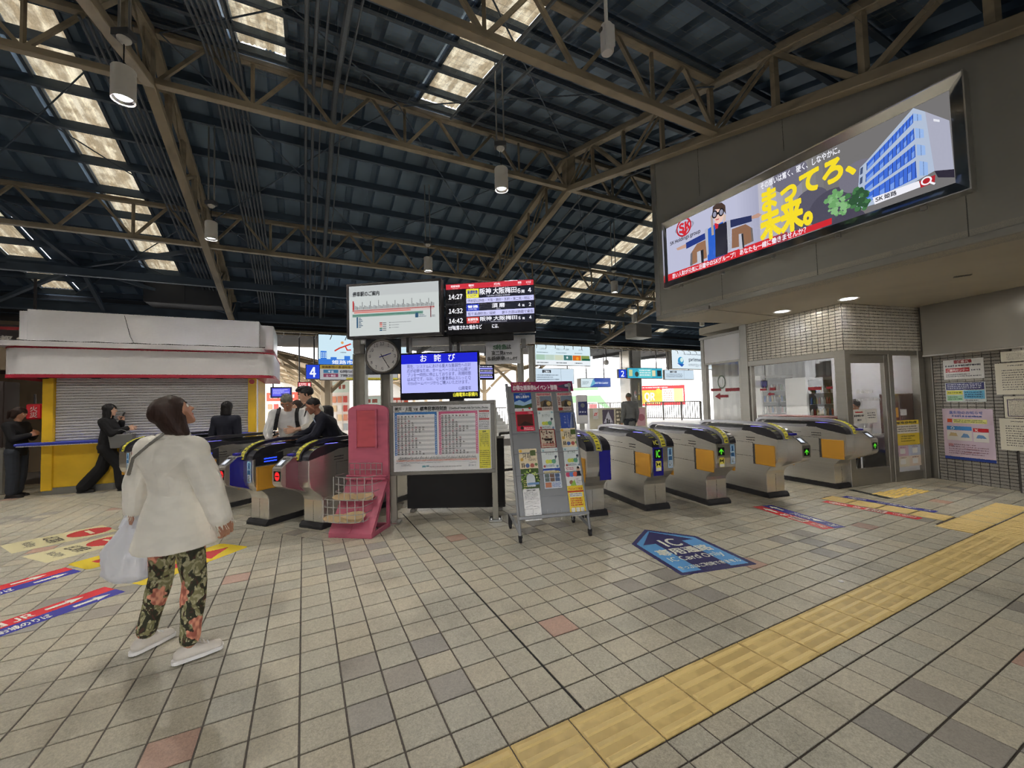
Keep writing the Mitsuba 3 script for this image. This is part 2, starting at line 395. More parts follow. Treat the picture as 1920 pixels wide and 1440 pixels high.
for w, k in tiles:
    if n_part < 300:
        m = MB()
        if tile_mesh(m, w): put('tile', m, k, 'floor'); n_part += 1
    else: tile_mesh(field.setdefault(k, MB()), w, far=True)
for k, m in field.items(): put('tile_field', m, k, 'floor', kind='stuff')
put('expansion_joint', MB().box(ab(1.2, -1.6, -0.003), (0.007, 5.1, 0.004), np.stack([A, B, Z], 1)), 'joint_black', 'floor')
put('expansion_joint', MB().box(ab(6.2, 0.2, -0.003), (10.0, 0.006, 0.004), np.stack([A, B, Z], 1)), 'joint_black', 'floor')
# tactile paving: 300 mm squares with four raised bars, dots by the office door
mat('tactile_bar', (218, 193, 130), 0.45)
def base_tile(m, L=0.3, W=0.3, gap=0.007): return m.b3(gap / 2, L - gap / 2, gap / 2, W - gap / 2, -0.006, 0.001, ch=0.001)
def bar_tile(m, L=0.3, W=0.3, n=4):
    for q in range(n):
        y = W * (q + 0.5) / n
        o = np.array([(0.012, y - 0.017), (L - 0.012, y - 0.017), (L - 0.012, y + 0.017), (0.012, y + 0.017)])
        k = np.array([(0.020, y - 0.010), (L - 0.020, y - 0.010), (L - 0.020, y + 0.010), (0.020, y + 0.010)])
        v = np.vstack([np.c_[o, np.full(4, 0.001)], np.c_[k, np.full(4, 0.006)]])
        m.add(v, [[4, 5, 6, 7], [0, 1, 5, 4], [1, 2, 6, 5], [2, 3, 7, 6], [3, 0, 4, 7]])
    return m
def abM(a, b): return frame(ab(a, b), A, -B, Z)
strip_ply = (ply(base_tile(MB(), 0.3015, 0.302), 'tactile_yellow'), ply(bar_tile(MB(), 0.3015, 0.302), 'tactile_bar'))
def tact(p, M):
    t = put('tactile_tile', p[0], None, 'floor', M=M); put('raised_bars', p[1], None, t, M=M)
for q in range(-7, 16):
    tact(strip_ply, abM(1.405 + 0.302 * q, S1 - 0.001))
small_ply = (ply(base_tile(MB(), 0.3, 0.3), 'tactile_yellow'), ply(bar_tile(MB(), 0.3, 0.3), 'tactile_bar'))
for q in range(4):
    o = ab(6.72, -0.6 + 0.3125 * (q + 1))
    tact(small_ply, frame(o, -B, -A, Z))
for q in range(2):
    for s in range(2): tact(small_ply, frame(ab(6.7 - 0.31 * s, 0.66 + 0.3125 * (q + 1)), -B, -A, Z))
for q in range(2):
    for s in range(4): tact(small_ply, frame(ab(7.94 - 0.31 * s, 0.66 + 0.3125 * (q + 1)), -B, -A, Z))
dots = MB()
for x in range(5):
    for y in range(5): dots.lathe([(0.017, 0.001), (0.012, 0.007), (0.0, 0.007)], 10, (0.03 + 0.06 * x, 0.03 + 0.06 * y, 0))
dots_ply = (ply(base_tile(MB(), 0.298, 0.298), 'tactile_yellow'), ply(dots, 'tactile_bright'))
for q in range(3):
    t = put('tactile_tile', dots_ply[0], None, 'floor', M=frame(ab(7.25 + 0.3 * q, -0.06 + 0.03 * q), A, -B, Z), label='yellow tactile tile with raised round dots'); put('raised_dots', dots_ply[1], None, t, M=frame(ab(7.25 + 0.3 * q, -0.06 + 0.03 * q), A, -B, Z))
struct('floor_platform', MB().b3(-40, 60, 16.2, 95, -0.25, -0.003), 'platform_floor')
# ---------------------------------------------------------------- the roof: rigid lattice frames, lattice purlin trusses, folded deck with skylight strips
N0 = np.array([1.467, 9.475, 0.0])
def rf(a, b, z): return N0 + A * a + B * b + Z * z          # a along the ridge, b towards the camera
SL = 0.27
def deck_z(b): return 7.45 - SL * abs(b)
def low_z(b): return 6.42 - 0.262 * abs(b)
def top_z(b): return 7.22 - 0.255 * abs(b)
EAVE, NEAR = -9.0, 13.0
SKY_FAR = [(-15.5, -14.8), (-12.3, -11.6), (-9.52, -8.83), (3.87, 4.7), (7.8, 8.7), (11.6, 12.4)]
SKY_NEAR = [(-12.3, -11.6), (-9.5, -8.83), (-6.53, -5.85), (-3.57, -2.81)]
PURL = [0.12, 0.72, 1.52, 2.32, 3.12, 3.92, 4.72, 5.52, 6.32, 7.12, 7.92, 8.72]
def deck_profile(a0, a1):
    """folded plate seen from below: flat pans between deep narrow troughs, 0.5 m apart"""
    pts, a = [], math.floor(a0 / 0.5) * 0.5
    while a < a1:
        for da, dz in ((0.0, 0), (0.33, 0), (0.36, 0.13), (0.47, 0.13), (0.4999, 0)): pts.append((a + da, dz))
        a += 0.5
    p = np.array(pts); p = p[(p[:, 0] > a0) & (p[:, 0] < a1)]
    zi = lambda q: float(np.interp(q, np.array(pts)[:, 0], np.array(pts)[:, 1]))
    return np.vstack([[a0, zi(a0)], p, [a1, zi(a1)]])
def deck_strip(a0, a1, b0, b1):
    pr = deck_profile(a0, a1); n = len(pr); m = MB()
    V = np.array([rf(x, b, deck_z(b) + dz) for b in (b0, b1) for x, dz in pr]); i = np.arange(n - 1)
    return m.add(V, np.stack([i, i + 1, i + n + 1, i + n], 1))
ceil = MB()
def deck_side(b0, b1, holes, A0=-18.0, A1=17.0, mesh=ceil):
    e = sorted(holes); x = A0
    for h0, h1 in e + [(A1, A1)]:
        if h0 > x: mesh.join(deck_strip(x, h0, b0, b1))
        x = max(x, h1)
deck_side(0.0, EAVE, SKY_FAR); deck_side(0.0, NEAR, SKY_NEAR)
struct('ceiling', ceil, 'deck_blue')
def sheet(a0, a1, b0, b1):
    """one translucent corrugated sheet"""
    n = 22; x = np.linspace(a0, a1, n); dz = 0.018 * np.cos((x - a0) / 0.076 * 2 * np.pi) + 0.01
    V = np.array([rf(q, b, deck_z(b) + w) for b in (b0, b1) for q, w in zip(x, dz)]); i = np.arange(n - 1)
    return MB().add(V, np.stack([i, i + 1, i + n + 1, i + n], 1))
for side, strips in ((-1, SKY_FAR), (1, SKY_NEAR)):
    edges = PURL if side < 0 else PURL + [9.52, 10.32, 11.12, 11.92, 12.72]
    for a0, a1 in strips:
        for q0, q1 in zip(edges[:-1], edges[1:]):
            put('skylight_sheet', sheet(a0, a1, side * q0, side * q1), 'frp_sheet', 'ceiling', smooth=True)
        m = MB()
        for x in (a0 - 0.03, a1 + 0.03): m.beam(rf(x, side * 0.1, deck_z(0.1) - 0.02), rf(x, side * edges[-1], deck_z(edges[-1]) - 0.02), 0.05, 0.09)
        put('skylight_kerb', m, 'purlin_blue', 'ceiling')
# purlins: cold formed channels under the deck
for side in (-1, 1):
    for q in (PURL if side < 0 else PURL + [9.52, 10.32, 11.12, 11.92, 12.72]):
        b = side * q; m = MB()
        z = deck_z(b) - 0.02
        m.beam(rf(-18, b, z - 0.07), rf(17, b, z - 0.07), 0.012, 0.15); m.beam(rf(-18, b + side * 0.03, z - 0.145), rf(17, b + side * 0.03, z - 0.145), 0.07, 0.012)
        put('purlin', m, 'purlin_blue', 'ceiling')
# lattice frames across the hall
def lattice_frame(a, label, bs=(-8.6, 10.5)):
    k = thing('roof_frame', label, 'roof frame')
    def chord(fz, w, h, name):
        for b0, b1 in ((bs[0], 0.0), (0.0, bs[1])):
            m = MB().beam(rf(a, b0, fz(b0)), rf(a, b1, fz(b1)), w, h, ch=0.01); put(name, m, 'beige_steel', k)
    chord(low_z, 0.15, 0.13, 'lower_chord'); chord(top_z, 0.15, 0.12, 'upper_chord')
    node = np.arange(bs[0], bs[1] + 0.01, 0.95)
    for q, (b0, b1) in enumerate(zip(node[:-1], node[1:])):
        m = MB(); lo, hi = (b0, b1) if q % 2 else (b1, b0)
        for s in (-0.045, 0.045): m.beam(rf(a + s, lo, low_z(lo)), rf(a + s, hi, top_z(hi)), 0.012, 0.06)
        put('diagonal', m, 'beige_steel', k)
        m = MB().beam(rf(a, b1, low_z(b1)), rf(a, b1, top_z(b1)), 0.09, 0.06); put('upright', m, 'beige_steel', k)
    put('ridge_plate', MB().box(rf(a, 0, 6.82), (0.03, 0.5, 0.75), np.stack([A, B, Z], 1)), 'beige_steel', k)
    m = MB().beam(rf(a, bs[0], 4.3), rf(a, bs[0], top_z(bs[0])), 0.25, 0.25); put('leg', m, 'purlin_blue', k)
lattice_frame(0.0, 'beige steel lattice roof frame over the lit billboard wall')
lattice_frame(-7.67, 'beige steel lattice roof frame left of the departure displays')
lattice_frame(7.67, 'beige steel lattice roof frame beyond the ticket office', (-8.6, -1.5))
lattice_frame(-15.34, 'beige steel lattice roof frame at the far left over the kiosk')
# lattice trusses along the hall, one per bay
def truss(b, a0, a1, label, zl=None, zt=None, pitch=1.28):
    k = thing('roof_truss', label, 'roof truss')
    zl, zt = zl or low_z(b) + 0.02, zt or top_z(b)
    put('lower_chord', MB().beam(rf(a0, b, zl), rf(a1, b, zl), 0.12, 0.10, ch=0.008), 'beige_steel', k)
    put('upper_chord', MB().beam(rf(a0, b, zt), rf(a1, b, zt), 0.12, 0.09, ch=0.008), 'beige_steel', k)
    n = max(2, int(round((a1 - a0) / pitch))); x = np.linspace(a0, a1, n + 1)
    for q in range(n):
        mid = (x[q] + x[q + 1]) / 2
        for p0, p1 in ((x[q], mid), (mid, x[q + 1])):
            u, w = (zl, zt) if p0 == x[q] else (zt, zl)
            put('web_bar', MB().beam(rf(p0, b, u), rf(p1, b, w), 0.05, 0.05), 'beige_steel', k)
    for p in x[1:-1:2]: put('post', MB().beam(rf(p, b, zl), rf(p, b, zt), 0.045, 0.045), 'beige_steel', k)
BAYS = [(-15.34, -7.67, 'left bay'), (-7.67, 0.0, 'middle bay'), (0.0, 7.67, 'right bay')]
for b, nm in ((3.85, 'near slope'), (0.0, 'ridge'), (-4.1, 'far slope'), (8.0, 'rear slope')):
    for a0, a1, bay in BAYS:
        if b > 5 and bay == 'right bay' or b > 3 and bay == 'right bay': continue
        truss(b, a0 + 0.08, a1 - 0.08, f'beige lattice truss along the {nm} of the roof, {bay}')
# eave girder, tie beams and the cable tray with hooks
put('eave_girder', MB().beam(rf(-17.8, -8.6, 4.55), rf(16, -8.6, 4.55), 0.16, 0.26).beam(rf(-17.8, -8.6, 4.43), rf(16, -8.6, 4.43), 0.24, 0.03).beam(rf(-17.8, -8.6, 4.69), rf(16, -8.6, 4.69), 0.24, 0.03), 'purlin_blue', cat='girder', label='dark blue steel girder along the far eave of the roof')
m = MB()
put('eave_girder', MB().beam(rf(-17.8, -6.4, 5.05), rf(16, -6.4, 5.05), 0.12, 0.2), 'purlin_blue', cat='girder', label='dark blue horizontal steel tie beam below the far skylights')
tray = thing('cable_tray', 'pale steel cable tray with hooks along the far eave', 'cable tray')
put('rail', MB().beam(rf(-9.4, -8.3, 4.08), rf(15, -8.3, 4.08), 0.18, 0.06).beam(rf(-9.4, -8.3, 3.98), rf(15, -8.3, 3.98), 0.05, 0.05), 'beige_steel', tray)
for q in range(48):
    x = -9.2 + q * 0.5
    put('hook', MB().tube([rf(x, -8.3, 4.05), rf(x, -8.12, 3.97), rf(x - 0.06, -8.05, 3.82)], 0.014, 5), 'white_paint', tray)
# dark louvred band above the eave, end walls, and the building behind the camera
mat('louvre_dark', (48, 52, 58), 0.7)
struct('wall_eave', MB().beam(rf(-18, -9.05, 4.62), rf(17, -9.05, 4.62), 0.05, 1.15), 'louvre_dark')
for q in range(6): put('louvre', MB().beam(rf(-18, -8.98, 4.2 + 0.15 * q), rf(17, -8.98, 4.2 + 0.15 * q), 0.02, 0.03), 'purlin_blue', 'wall_eave')
struct('wall_end_left', MB().beam(rf(-18, -9, 2.9), rf(-18, 13, 2.9), 0.2, 6.2), 'louvre_dark')
struct('wall_end_right', MB().beam(rf(17, -9, 3.2), rf(17, 13, 3.2), 0.2, 6.4), 'wall_grey')
struct('wall_behind', MB().beam(rf(-18, 13, 2.0), rf(-9.5, 13, 2.0), 0.2, 4.0).beam(rf(-2.5, 13, 2.0), rf(17, 13, 2.0), 0.2, 4.0).beam(rf(-9.5, 13, 3.6), rf(-2.5, 13, 3.6), 0.2, 0.9), 'wall_grey')
# conduits and rain pipes under the far slope
for q in range(7):
    x = -6.95 + q * 0.072; pts = [rf(x - 0.1, 7.2, deck_z(7.2) - 0.28), rf(x, 0.4, 7.05), rf(x, 0.0, 7.1), rf(x, -0.4, 7.05), rf(x + 0.05, -4, deck_z(4) - 0.3), rf(x + 0.05, -8.2, deck_z(8.2) - 0.3), rf(x + 0.05, -8.4, 4.65)]
    put('conduit', MB().tube(pts, 0.022, 6), 'pipe_blue', 'ceiling', smooth=40)
for q in range(5):
    x = -8.38 + q * 0.085; pts = [rf(x, 0.2, 7.0), rf(x + 0.02, -4, deck_z(4) - 0.28), rf(x + 0.05, -8.2, deck_z(8.2) - 0.28)]
    put('conduit', MB().tube(pts, 0.022, 6), 'pipe_blue', 'ceiling', smooth=40)
for q, x in enumerate((-5.55, -5.43, -5.3, -5.08, -4.94)):
    pts = [rf(x, 5.5, deck_z(5.5) - 0.3), rf(x, 0.4, 7.0), rf(x, -0.1, 7.05), rf(x + 0.02, -8.2, deck_z(8.2) - 0.35), rf(x + 0.02, -8.4, 4.65)]
    put('conduit', MB().tube(pts, 0.05 if q == 3 else 0.028 if q < 2 else 0.014, 6), 'pipe_blue', 'ceiling', smooth=40)
for q, x in enumerate((-3.0, -2.55, 0.9, 1.5)):
    pts = [rf(x, 6.5, deck_z(6.5) - 0.25), rf(x, 0.3, 7.05)] if x < -2 else [rf(x, 3.2, deck_z(3.2) - 0.3), rf(x, 0.1, 6.95), rf(x, -8.3, deck_z(8.3) - 0.3)]
    put('conduit', MB().tube(pts, 0.025, 6), 'pipe_blue', 'ceiling', smooth=40)
put('roof_duct', MB().box(rf(-8.8, -8.0, 4.95), (1.9, 0.9, 0.62), np.stack([A, B, Z], 1), ch=0.02).box(rf(-8.8, -7.54, 4.95), (0.03, 0.03, 0.62), np.stack([A, B, Z], 1)), 'duct_dark', cat='duct', label='dark grey rectangular duct hanging above the kiosk roof')
net = MB()
for q in range(74): x = -7.5 + 0.1 * q; net.tube([rf(x, 0.3, deck_z(0.3) - 0.55), rf(x, 7.6, deck_z(7.6) - 0.55)], 0.0011, 3, caps=False)
for q in range(74): b = 0.3 + 0.1 * q; net.tube([rf(-7.5, b, deck_z(b) - 0.55), rf(-0.1, b, deck_z(b) - 0.55)], 0.0011, 3, caps=False)
put('bird_net', net, 'frame_grey', 'ceiling', kind='stuff')
# sag rods: thin crossed braces in the roof plane
for b0, b1, a0, a1 in ((0.2, -4.1, -7.5, -4.0), (-4.1, -8.4, -7.5, -4.0), (0.2, -4.1, -4.0, -0.1), (-4.1, -8.4, -4.0, -0.1), (0.2, 3.9, -7.5, -4.0), (0.2, 3.9, -3.9, -0.1), (0.2, -4.1, -11.5, -7.8), (-4.1, -8.4, -11.5, -7.8), (0, -4.1, 0.1, 3.8), (-4.1, -8.4, 0.1, 3.8), (-4.1, -8.4, 3.8, 7.6)):
    k = 'ceiling'
    for u, w in ((a0, a1), (a1, a0)): put('brace_rod', MB().tube([rf(u, b0, deck_z(b0) - 0.3), rf(w, b1, deck_z(b1) - 0.3)], 0.012, 5), 'purlin_blue', k)
# heavy struts at the far left
k = thing('strut_frame', 'dark crossed steel struts with a gusset plate above the kiosk', 'brace')
hub = rf(-10.9, -7.0, 5.35)
for a_, b_, z_ in ((-13.5, -5.5, 4.9), (-8.0, -5.6, 5.75), (-7.8, -8.3, 4.6), (-11.4, -3.4, 6.1), (-13.2, -8.5, 4.5), (-10.9, -8.5, 4.5)): put('strut', MB().beam(hub, rf(a_, b_, z_), 0.09, 0.09), 'purlin_blue', k)
put('gusset', MB().box(hub, (0.5, 0.04, 0.4), np.stack([A, B, Z], 1)), 'purlin_blue', k)

# ---------------------------------------------------------------- pendant lamps
scene['lamp_white'] = {'type': 'twosided', 'bsdf': {'type': 'principled', 'base_color': rgb((225, 222, 214)), 'roughness': 0.35}}
def pendant(p, label, top):
    k = thing('pendant_lamp', label, 'pendant lamp', FR(p), 'white cylinder pendant lamps under the roof')
    put('shade', MB().lathe([(0.086, 0.012), (0.1, 0.0), (0.102, 0.004), (0.102, 0.2), (0.1, 0.203), (0.1, 0.207), (0.102, 0.21), (0.102, 0.33), (0.096, 0.338), (0, 0.34)], 28), 'lamp_white', k, 40)
    put('reflector', MB().lathe([(0.086, 0.012), (0.074, 0.03), (0.06, 0.036)], 28), 'chrome', k, 40)
    a = np.arange(20) * 2 * np.pi / 20
    put('diffuser', ply(MB().add(np.vstack([[[0, 0, 0.033]], np.c_[0.07 * np.cos(a), 0.07 * np.sin(a), np.full(20, 0.033)]]), [[0, (i + 1) % 20 + 1, i + 1] for i in range(20)]), 'lamp_white', emitter={'type': 'area', 'radiance': {'type': 'rgb', 'value': [LAMP, LAMP * 0.95, LAMP * 0.84]}}), None, k)
    put('cord', MB().tube([(0, 0, 0.33), (0, 0, 0.62)], 0.006, 6), 'black_matte', k)
    put('canopy', MB().lathe([(0.0, 0.6), (0.03, 0.61), (0.06, 0.645), (0.062, 0.66), (0, 0.662)], 20), 'lamp_white', k, 40)
    put('junction_box', MB().b3(-0.09, 0.09, -0.06, 0.06, 0.662, 0.74, ch=0.006), 'duct_dark', k)
    m = MB()
    for s in (-0.055, 0.055): m.tube([(s, 0, 0.74), (s, 0, top - p[2])], 0.013, 6)
    put('hanger', m, 'wire', k)
LAMPS = [(-7.25, 2.35, 'white cylinder pendant lamp, largest and nearest, at the upper left'), (-2.92, 2.32, 'white cylinder pendant lamp in the middle of the roof above the displays'),
         (-7.15, -1.55, 'white cylinder pendant lamp just right of the left roof frame'), (-2.9, -1.85, 'white cylinder pendant lamp over the gap between the two displays'),
         (2.78, -1.7, 'white cylinder pendant lamp in front of the right roof skylights, left of the billboard'), (2.2, 2.35, None), (-11.6, 2.35, None),
         (-7.2, 6.4, None), (-11.5, -1.7, None), (6.9, -5.2, 'small white pendant lamp above the platform sign 2'), (10.6, -4.8, 'small white pendant lamp beside the left end of the office canopy')]
for q_, (a, b, lb) in enumerate(LAMPS):
    p = rf(a, b, 4.66); 
    if a == 2.2: continue
    pendant(p, lb or f'white cylinder pendant lamp outside the picture near the camera, lamp {q_}', deck_z(b) - 0.15)
# ---------------------------------------------------------------- the billboard wall, its canopy and the ticket office
def local(M):
    """pixel of the photograph -> coordinates on the plane of frame M"""
    o, n, x, y = M[:3, 3], M[:3, 2], M[:3, 0], M[:3, 1]
    def f(px, py):
        q = on_plane(px, py, o, n) - o
        return float(q @ x), float(q @ y)
    return f
def ptext(art, L, s, p0, p1, ytop, col, bold=1, px=36):
    a, b, t = L(*p0), L(*p1), L(p0[0], ytop)
    return art.text(s, a[0], (a[1] + b[1]) / 2, (t[1] - a[1]) * 1.08, col, 'l', b[0] - a[0], px, bold)
SOF = 2.90
WM = frame(np.array([2.708, 7.452, 0.0]), B, Z, -A)          # x towards the camera along the wall, z out of it
LW = local(WM)
def wall_top(x): return low_z(2.36 + x) + 0.10
w = MB()
n = 14; xs = np.linspace(0, 11, n)
w.prism([(0, SOF), (11, SOF)] + [(x, wall_top(x)) for x in xs[::-1]], -0.3, 0.0)
struct('wall_right', w, 'wall_grey', M=WM)
mat('seam', (96, 96, 92), 0.7)
for x in (1.30, 2.62, 3.94):
    put('joint', MB().b3(x - 0.004, x + 0.004, SOF + 0.02, 3.42, 0.0005, 0.002), 'seam', 'wall_right', M=WM)
for x in (0.98, 2.3, 4.6): put('joint', MB().b3(x - 0.003, x + 0.003, 4.75, wall_top(x) - 0.03, 0.0005, 0.002), 'seam', 'wall_right', M=WM)
put('ledge', MB().b3(-0.02, 11, SOF - 0.03, SOF + 0.05, -0.25, 0.03, ch=0.008), 'wall_grey', 'wall_right', M=WM)
put('edge_trim', MB().b3(-0.03, 0.07, SOF + 0.05, wall_top(0) - 0.02, -0.1, 0.015, ch=0.004), 'stainless', 'wall_right', M=WM)
# soffit of the canopy
OC = np.array([5.22, 6.41, 0.0]); t2 = math.radians(16.5)
G1, G2 = np.array([math.cos(t2), math.sin(t2), 0]), np.array([-math.sin(t2), math.cos(t2), 0])
W0 = OC + G1 * 1.80; wa = math.radians(11)
WD = np.array([math.sin(wa), -math.cos(wa), 0])              # the tiled wall runs towards the camera
cA = np.array([2.708, 7.452, 0]) + B * -0.02
sof = Polygon([tuple(p[:2]) for p in (cA, cA + B * 11, cA + B * 11 + A * 9, cA + A * 12 + G2 * 3, OC + G2 * 3.1 - G1 * 0.0, cA + G1 * 2.1)])
sm = MB().prism(sof, SOF - 0.03, SOF + 0.12)
struct('ceiling_1', sm, 'soffit_paint')
put('light_track', MB().beam(on_z(1283, 584, SOF - 0.06), on_z(1330, 576, SOF - 0.06), 0.07, 0.05), 'frame_grey', 'ceiling_1')
put('access_strip', MB().beam(on_z(1330, 582, SOF - 0.035), on_z(1470, 596, SOF - 0.035), 0.12, 0.01), 'soffit_paint', 'ceiling_1')
put('vent_slot', MB().beam(on_z(1788, 520, SOF - 0.034), on_z(1822, 515, SOF - 0.034), 0.06, 0.008), 'seam', 'ceiling_1')
for x, y, r, lb in ((1591, 560, 0.10, 'round recessed downlight in the canopy over the office corner'), (1466, 584, 0.10, 'round recessed downlight in the canopy left of the office corner'), (1870, 470, 0.10, 'added round downlight out of view that brightens the poster wall')):
    if x == 1870: p = on_z(2090, 480, SOF - 0.03)  # unseen downlight added beyond the frame to brighten the tiled poster wall
    else: p = on_z(x, y, SOF - 0.03)
    k = thing('downlight', lb, 'downlight', FR(p))
    put('trim_ring', MB().lathe([(r, 0.0), (r + 0.03, -0.008), (r + 0.035, 0.0)], 28), 'white_paint', k, 40)
    a = np.arange(24) * 2 * np.pi / 24
    put('lens', ply(MB().add(np.vstack([[[0, 0, -0.003]], np.c_[r * np.cos(a), r * np.sin(a), np.full(24, -0.003)]]), [[0, (i + 1) % 24 + 1, i + 1] for i in range(24)]), 'lamp_white', emitter={'type': 'area', 'radiance': {'type': 'rgb', 'value': [70.0, 65.0, 55.0]}}), None, k)

# tiled surfaces: stack bond of 95 x 45 mm tiles
mat('glaze_light', wall_stain((206, 201, 190), 3.0, 0.06), 0.28)
mat('glaze_grey', wall_stain((152, 149, 145), 3.0, 0.1), 0.4)
mat('tile_joint', (62, 58, 56), 0.9)
mat('tile_joint_dark', (66, 63, 62), 0.9)
def tiled(name, M, x0, x1, y0, y1, m_tile, m_joint, parts=300, pw=0.1, ph=0.05, thick=0.02, base=True):
    struct(name, MB().b3(x0, x1, y0, y1, -0.12, 0.0), m_joint, M=M)
    nx, ny = int(round((x1 - x0) / pw)), int(round((y1 - y0) / ph))
    pw, ph = (x1 - x0) / nx, (y1 - y0) / ny
    r = np.random.default_rng(5); shape = []
    for q in range(4):
        m = MB().box((0, 0, 0.004), (pw - 0.009, ph - 0.009, 0.008), np.array(trimesh.transformations.rotation_matrix(0.006 * (q - 1.5), [1, 0.5, 0])[:3, :3]), ch=0.0015); shape.append((ply(m, m_tile), m))
    cells = [(i, j) for j in range(ny) for i in range(nx)]
    cells.sort(key=lambda c: (-c[1] if base is False else c[1], c[0]))
    cam_l = np.linalg.inv(M) @ np.r_[CAM, 1]
    cells.sort(key=lambda c: (x0 + (c[0] + .5) * pw - cam_l[0]) ** 2 + (y0 + (c[1] + .5) * ph - cam_l[1]) ** 2)
    rest = MB()
    for q, (i, j) in enumerate(cells):
        o = np.array([x0 + (i + .5) * pw, y0 + (j + .5) * ph, 0.0]); s = int(r.integers(4))
        if q < parts: put('tile', shape[s][0], None, name, M=M @ FR(o))
        else: rest.join(shape[s][1], FR(o))
    if len(cells) > parts: put('tile_field', rest, m_tile, name, kind='stuff', M=M)
B0 = 2.13
LM = frame(OC + G2 * 1.86, -G2, Z, np.cross(-G2, Z))         # the office side that faces the gates; x runs to the corner
FM = frame(OC, G1, Z, np.cross(G1, Z))                       # the office front
tiled('wall_office_side', LM, 0.0, 1.86, B0, SOF - 0.03, 'glaze_light', 'tile_joint', 300)
tiled('wall_office_front', FM, 0.0, 1.80, B0, SOF - 0.03, 'glaze_light', 'tile_joint', 290)
TM = frame(W0 + G1 * 0.06, WD, Z, np.cross(WD, Z))
tiled('wall_posters', TM, 0.12, 1.16, 0.0, 2.03, 'glaze_grey', 'tile_joint_dark', 300)
PM = frame(W0 + G1 * 0.06 + WD * 1.16 + np.cross(WD, Z) * 0.16, WD, Z, np.cross(WD, Z))
tiled('wall_pier', PM, 0.0, 0.9, 0.0, 2.03, 'glaze_grey', 'tile_joint_dark', 300)
struct('wall_pier_return', MB().b3(-0.02, 0.0, 0, 2.03, -0.2, 0.0), 'tile_joint_dark', M=PM)
mat('upper_panel', (150, 148, 143), 0.16, spec=0.6)
put('upper_panel', MB().b3(0.1, 3.4, 2.04, SOF - 0.03, -0.05, 0.17, ch=0.006), 'upper_panel', 'wall_posters', M=TM)
put('rain_trim', MB().b3(0.1, 3.4, 2.02, 2.045, -0.05, 0.185, ch=0.003), 'stainless', 'wall_posters', M=TM)
put('corner_post', MB().b3(-0.02, 0.12, 0, SOF - 0.03, -0.1, 0.03, ch=0.004), 'stainless_dull', 'wall_posters', M=TM)
# office glazing: posts, rails and panes
def post(parent, M, x0, x1, y0, y1, z0=-0.06, z1=0.02, m='stainless_dull', name='mullion'): return put(name, MB().b3(x0, x1, y0, y1, z0, z1, ch=0.004), m, parent, M=M)
struct('window_1', MB().b3(0.0, 1.86, B0 - 0.1, B0, -0.09, 0.015, ch=0.004), 'stainless_dull', M=LM)
post('window_1', LM, 1.72, 1.88, 0.0, B0, -0.1, 0.02); post('window_1', LM, -0.1, 0.07, 0.0, SOF - 0.03, -0.1, 0.025); post('window_1', LM, 0.07, 1.72, 0.0, 0.12, name='sill')
post('window_1', LM, 0.11, 0.15, 0.1, B0 - 0.1)
put('pane', MB().add([[0.15, 0.1, -0.02], [1.72, 0.1, -0.02], [1.72, B0 - 0.1, -0.02], [0.15, B0 - 0.1, -0.02]], [[0, 1, 2, 3]]), 'pane_glass', 'window_1', M=LM)
struct('window_2', MB().b3(-1.15, -0.1, 2.16, 2.2, -0.06, 0.01), 'stainless_dull', M=LM)
post('window_2', LM, -1.2, -1.11, 0, 2.74, -0.1, 0.02); post('window_2', LM, -1.11, -1.06, 0, 2.16); post('window_2', LM, -0.16, -0.1, 0, 2.16)
post('window_2', LM, -1.11, -0.1, 0, 0.1, name='sill')
put('header_panel', MB().b3(-1.11, -0.1, 2.2, 2.74, -0.05, 0.0), 'white_panel', 'window_2', M=LM)
put('top_rail', MB().b3(-1.22, -0.08, 2.74, 2.79, -0.1, 0.03), 'stainless_dull', 'window_2', M=LM)
put('pane', MB().add([[-1.06, 0.1, -0.02], [-0.16, 0.1, -0.02], [-0.16, 2.16, -0.02], [-1.06, 2.16, -0.02]], [[0, 1, 2, 3]]), 'pane_glass', 'window_2', M=LM)
# front: sliding leaf and fixed light
struct('door_1', MB().b3(0.0, 1.80, B0 - 0.07, B0, -0.1, 0.015, ch=0.004), 'stainless_dull', M=FM)
post('door_1', FM, 0.02, 0.10, 0, B0 - 0.05, -0.06, 0.0); post('door_1', FM, 0.88, 0.96, 0, B0 - 0.05, -0.06, 0.0); post('door_1', FM, 0.10, 0.88, 0, 0.26, -0.06, 0.0, name='kick_rail'); post('door_1', FM, 0.10, 0.88, B0 - 0.2, B0 - 0.07, -0.06, 0.0, name='head_rail')
put('pane', MB().add([[0.1, 0.26, -0.03], [0.88, 0.26, -0.03], [0.88, B0 - 0.2, -0.03], [0.1, B0 - 0.2, -0.03]], [[0, 1, 2, 3]]), 'pane_glass', 'door_1', M=FM)
struct('window_3', MB().b3(0.96, 1.72, 0.0, 0.14, -0.08, 0.0, ch=0.004), 'stainless_dull', M=FM)
post('window_3', FM, 0.96, 1.06, 0, B0 - 0.05, -0.08, 0.02); post('window_3', FM, 1.66, 1.80, 0, B0, -0.08, 0.03)
put('pane', MB().add([[1.06, 0.14, -0.04], [1.66, 0.14, -0.04], [1.66, B0 - 0.07, -0.04], [1.06, B0 - 0.07, -0.04]], [[0, 1, 2, 3]]), 'pane_glass', 'window_3', M=FM)
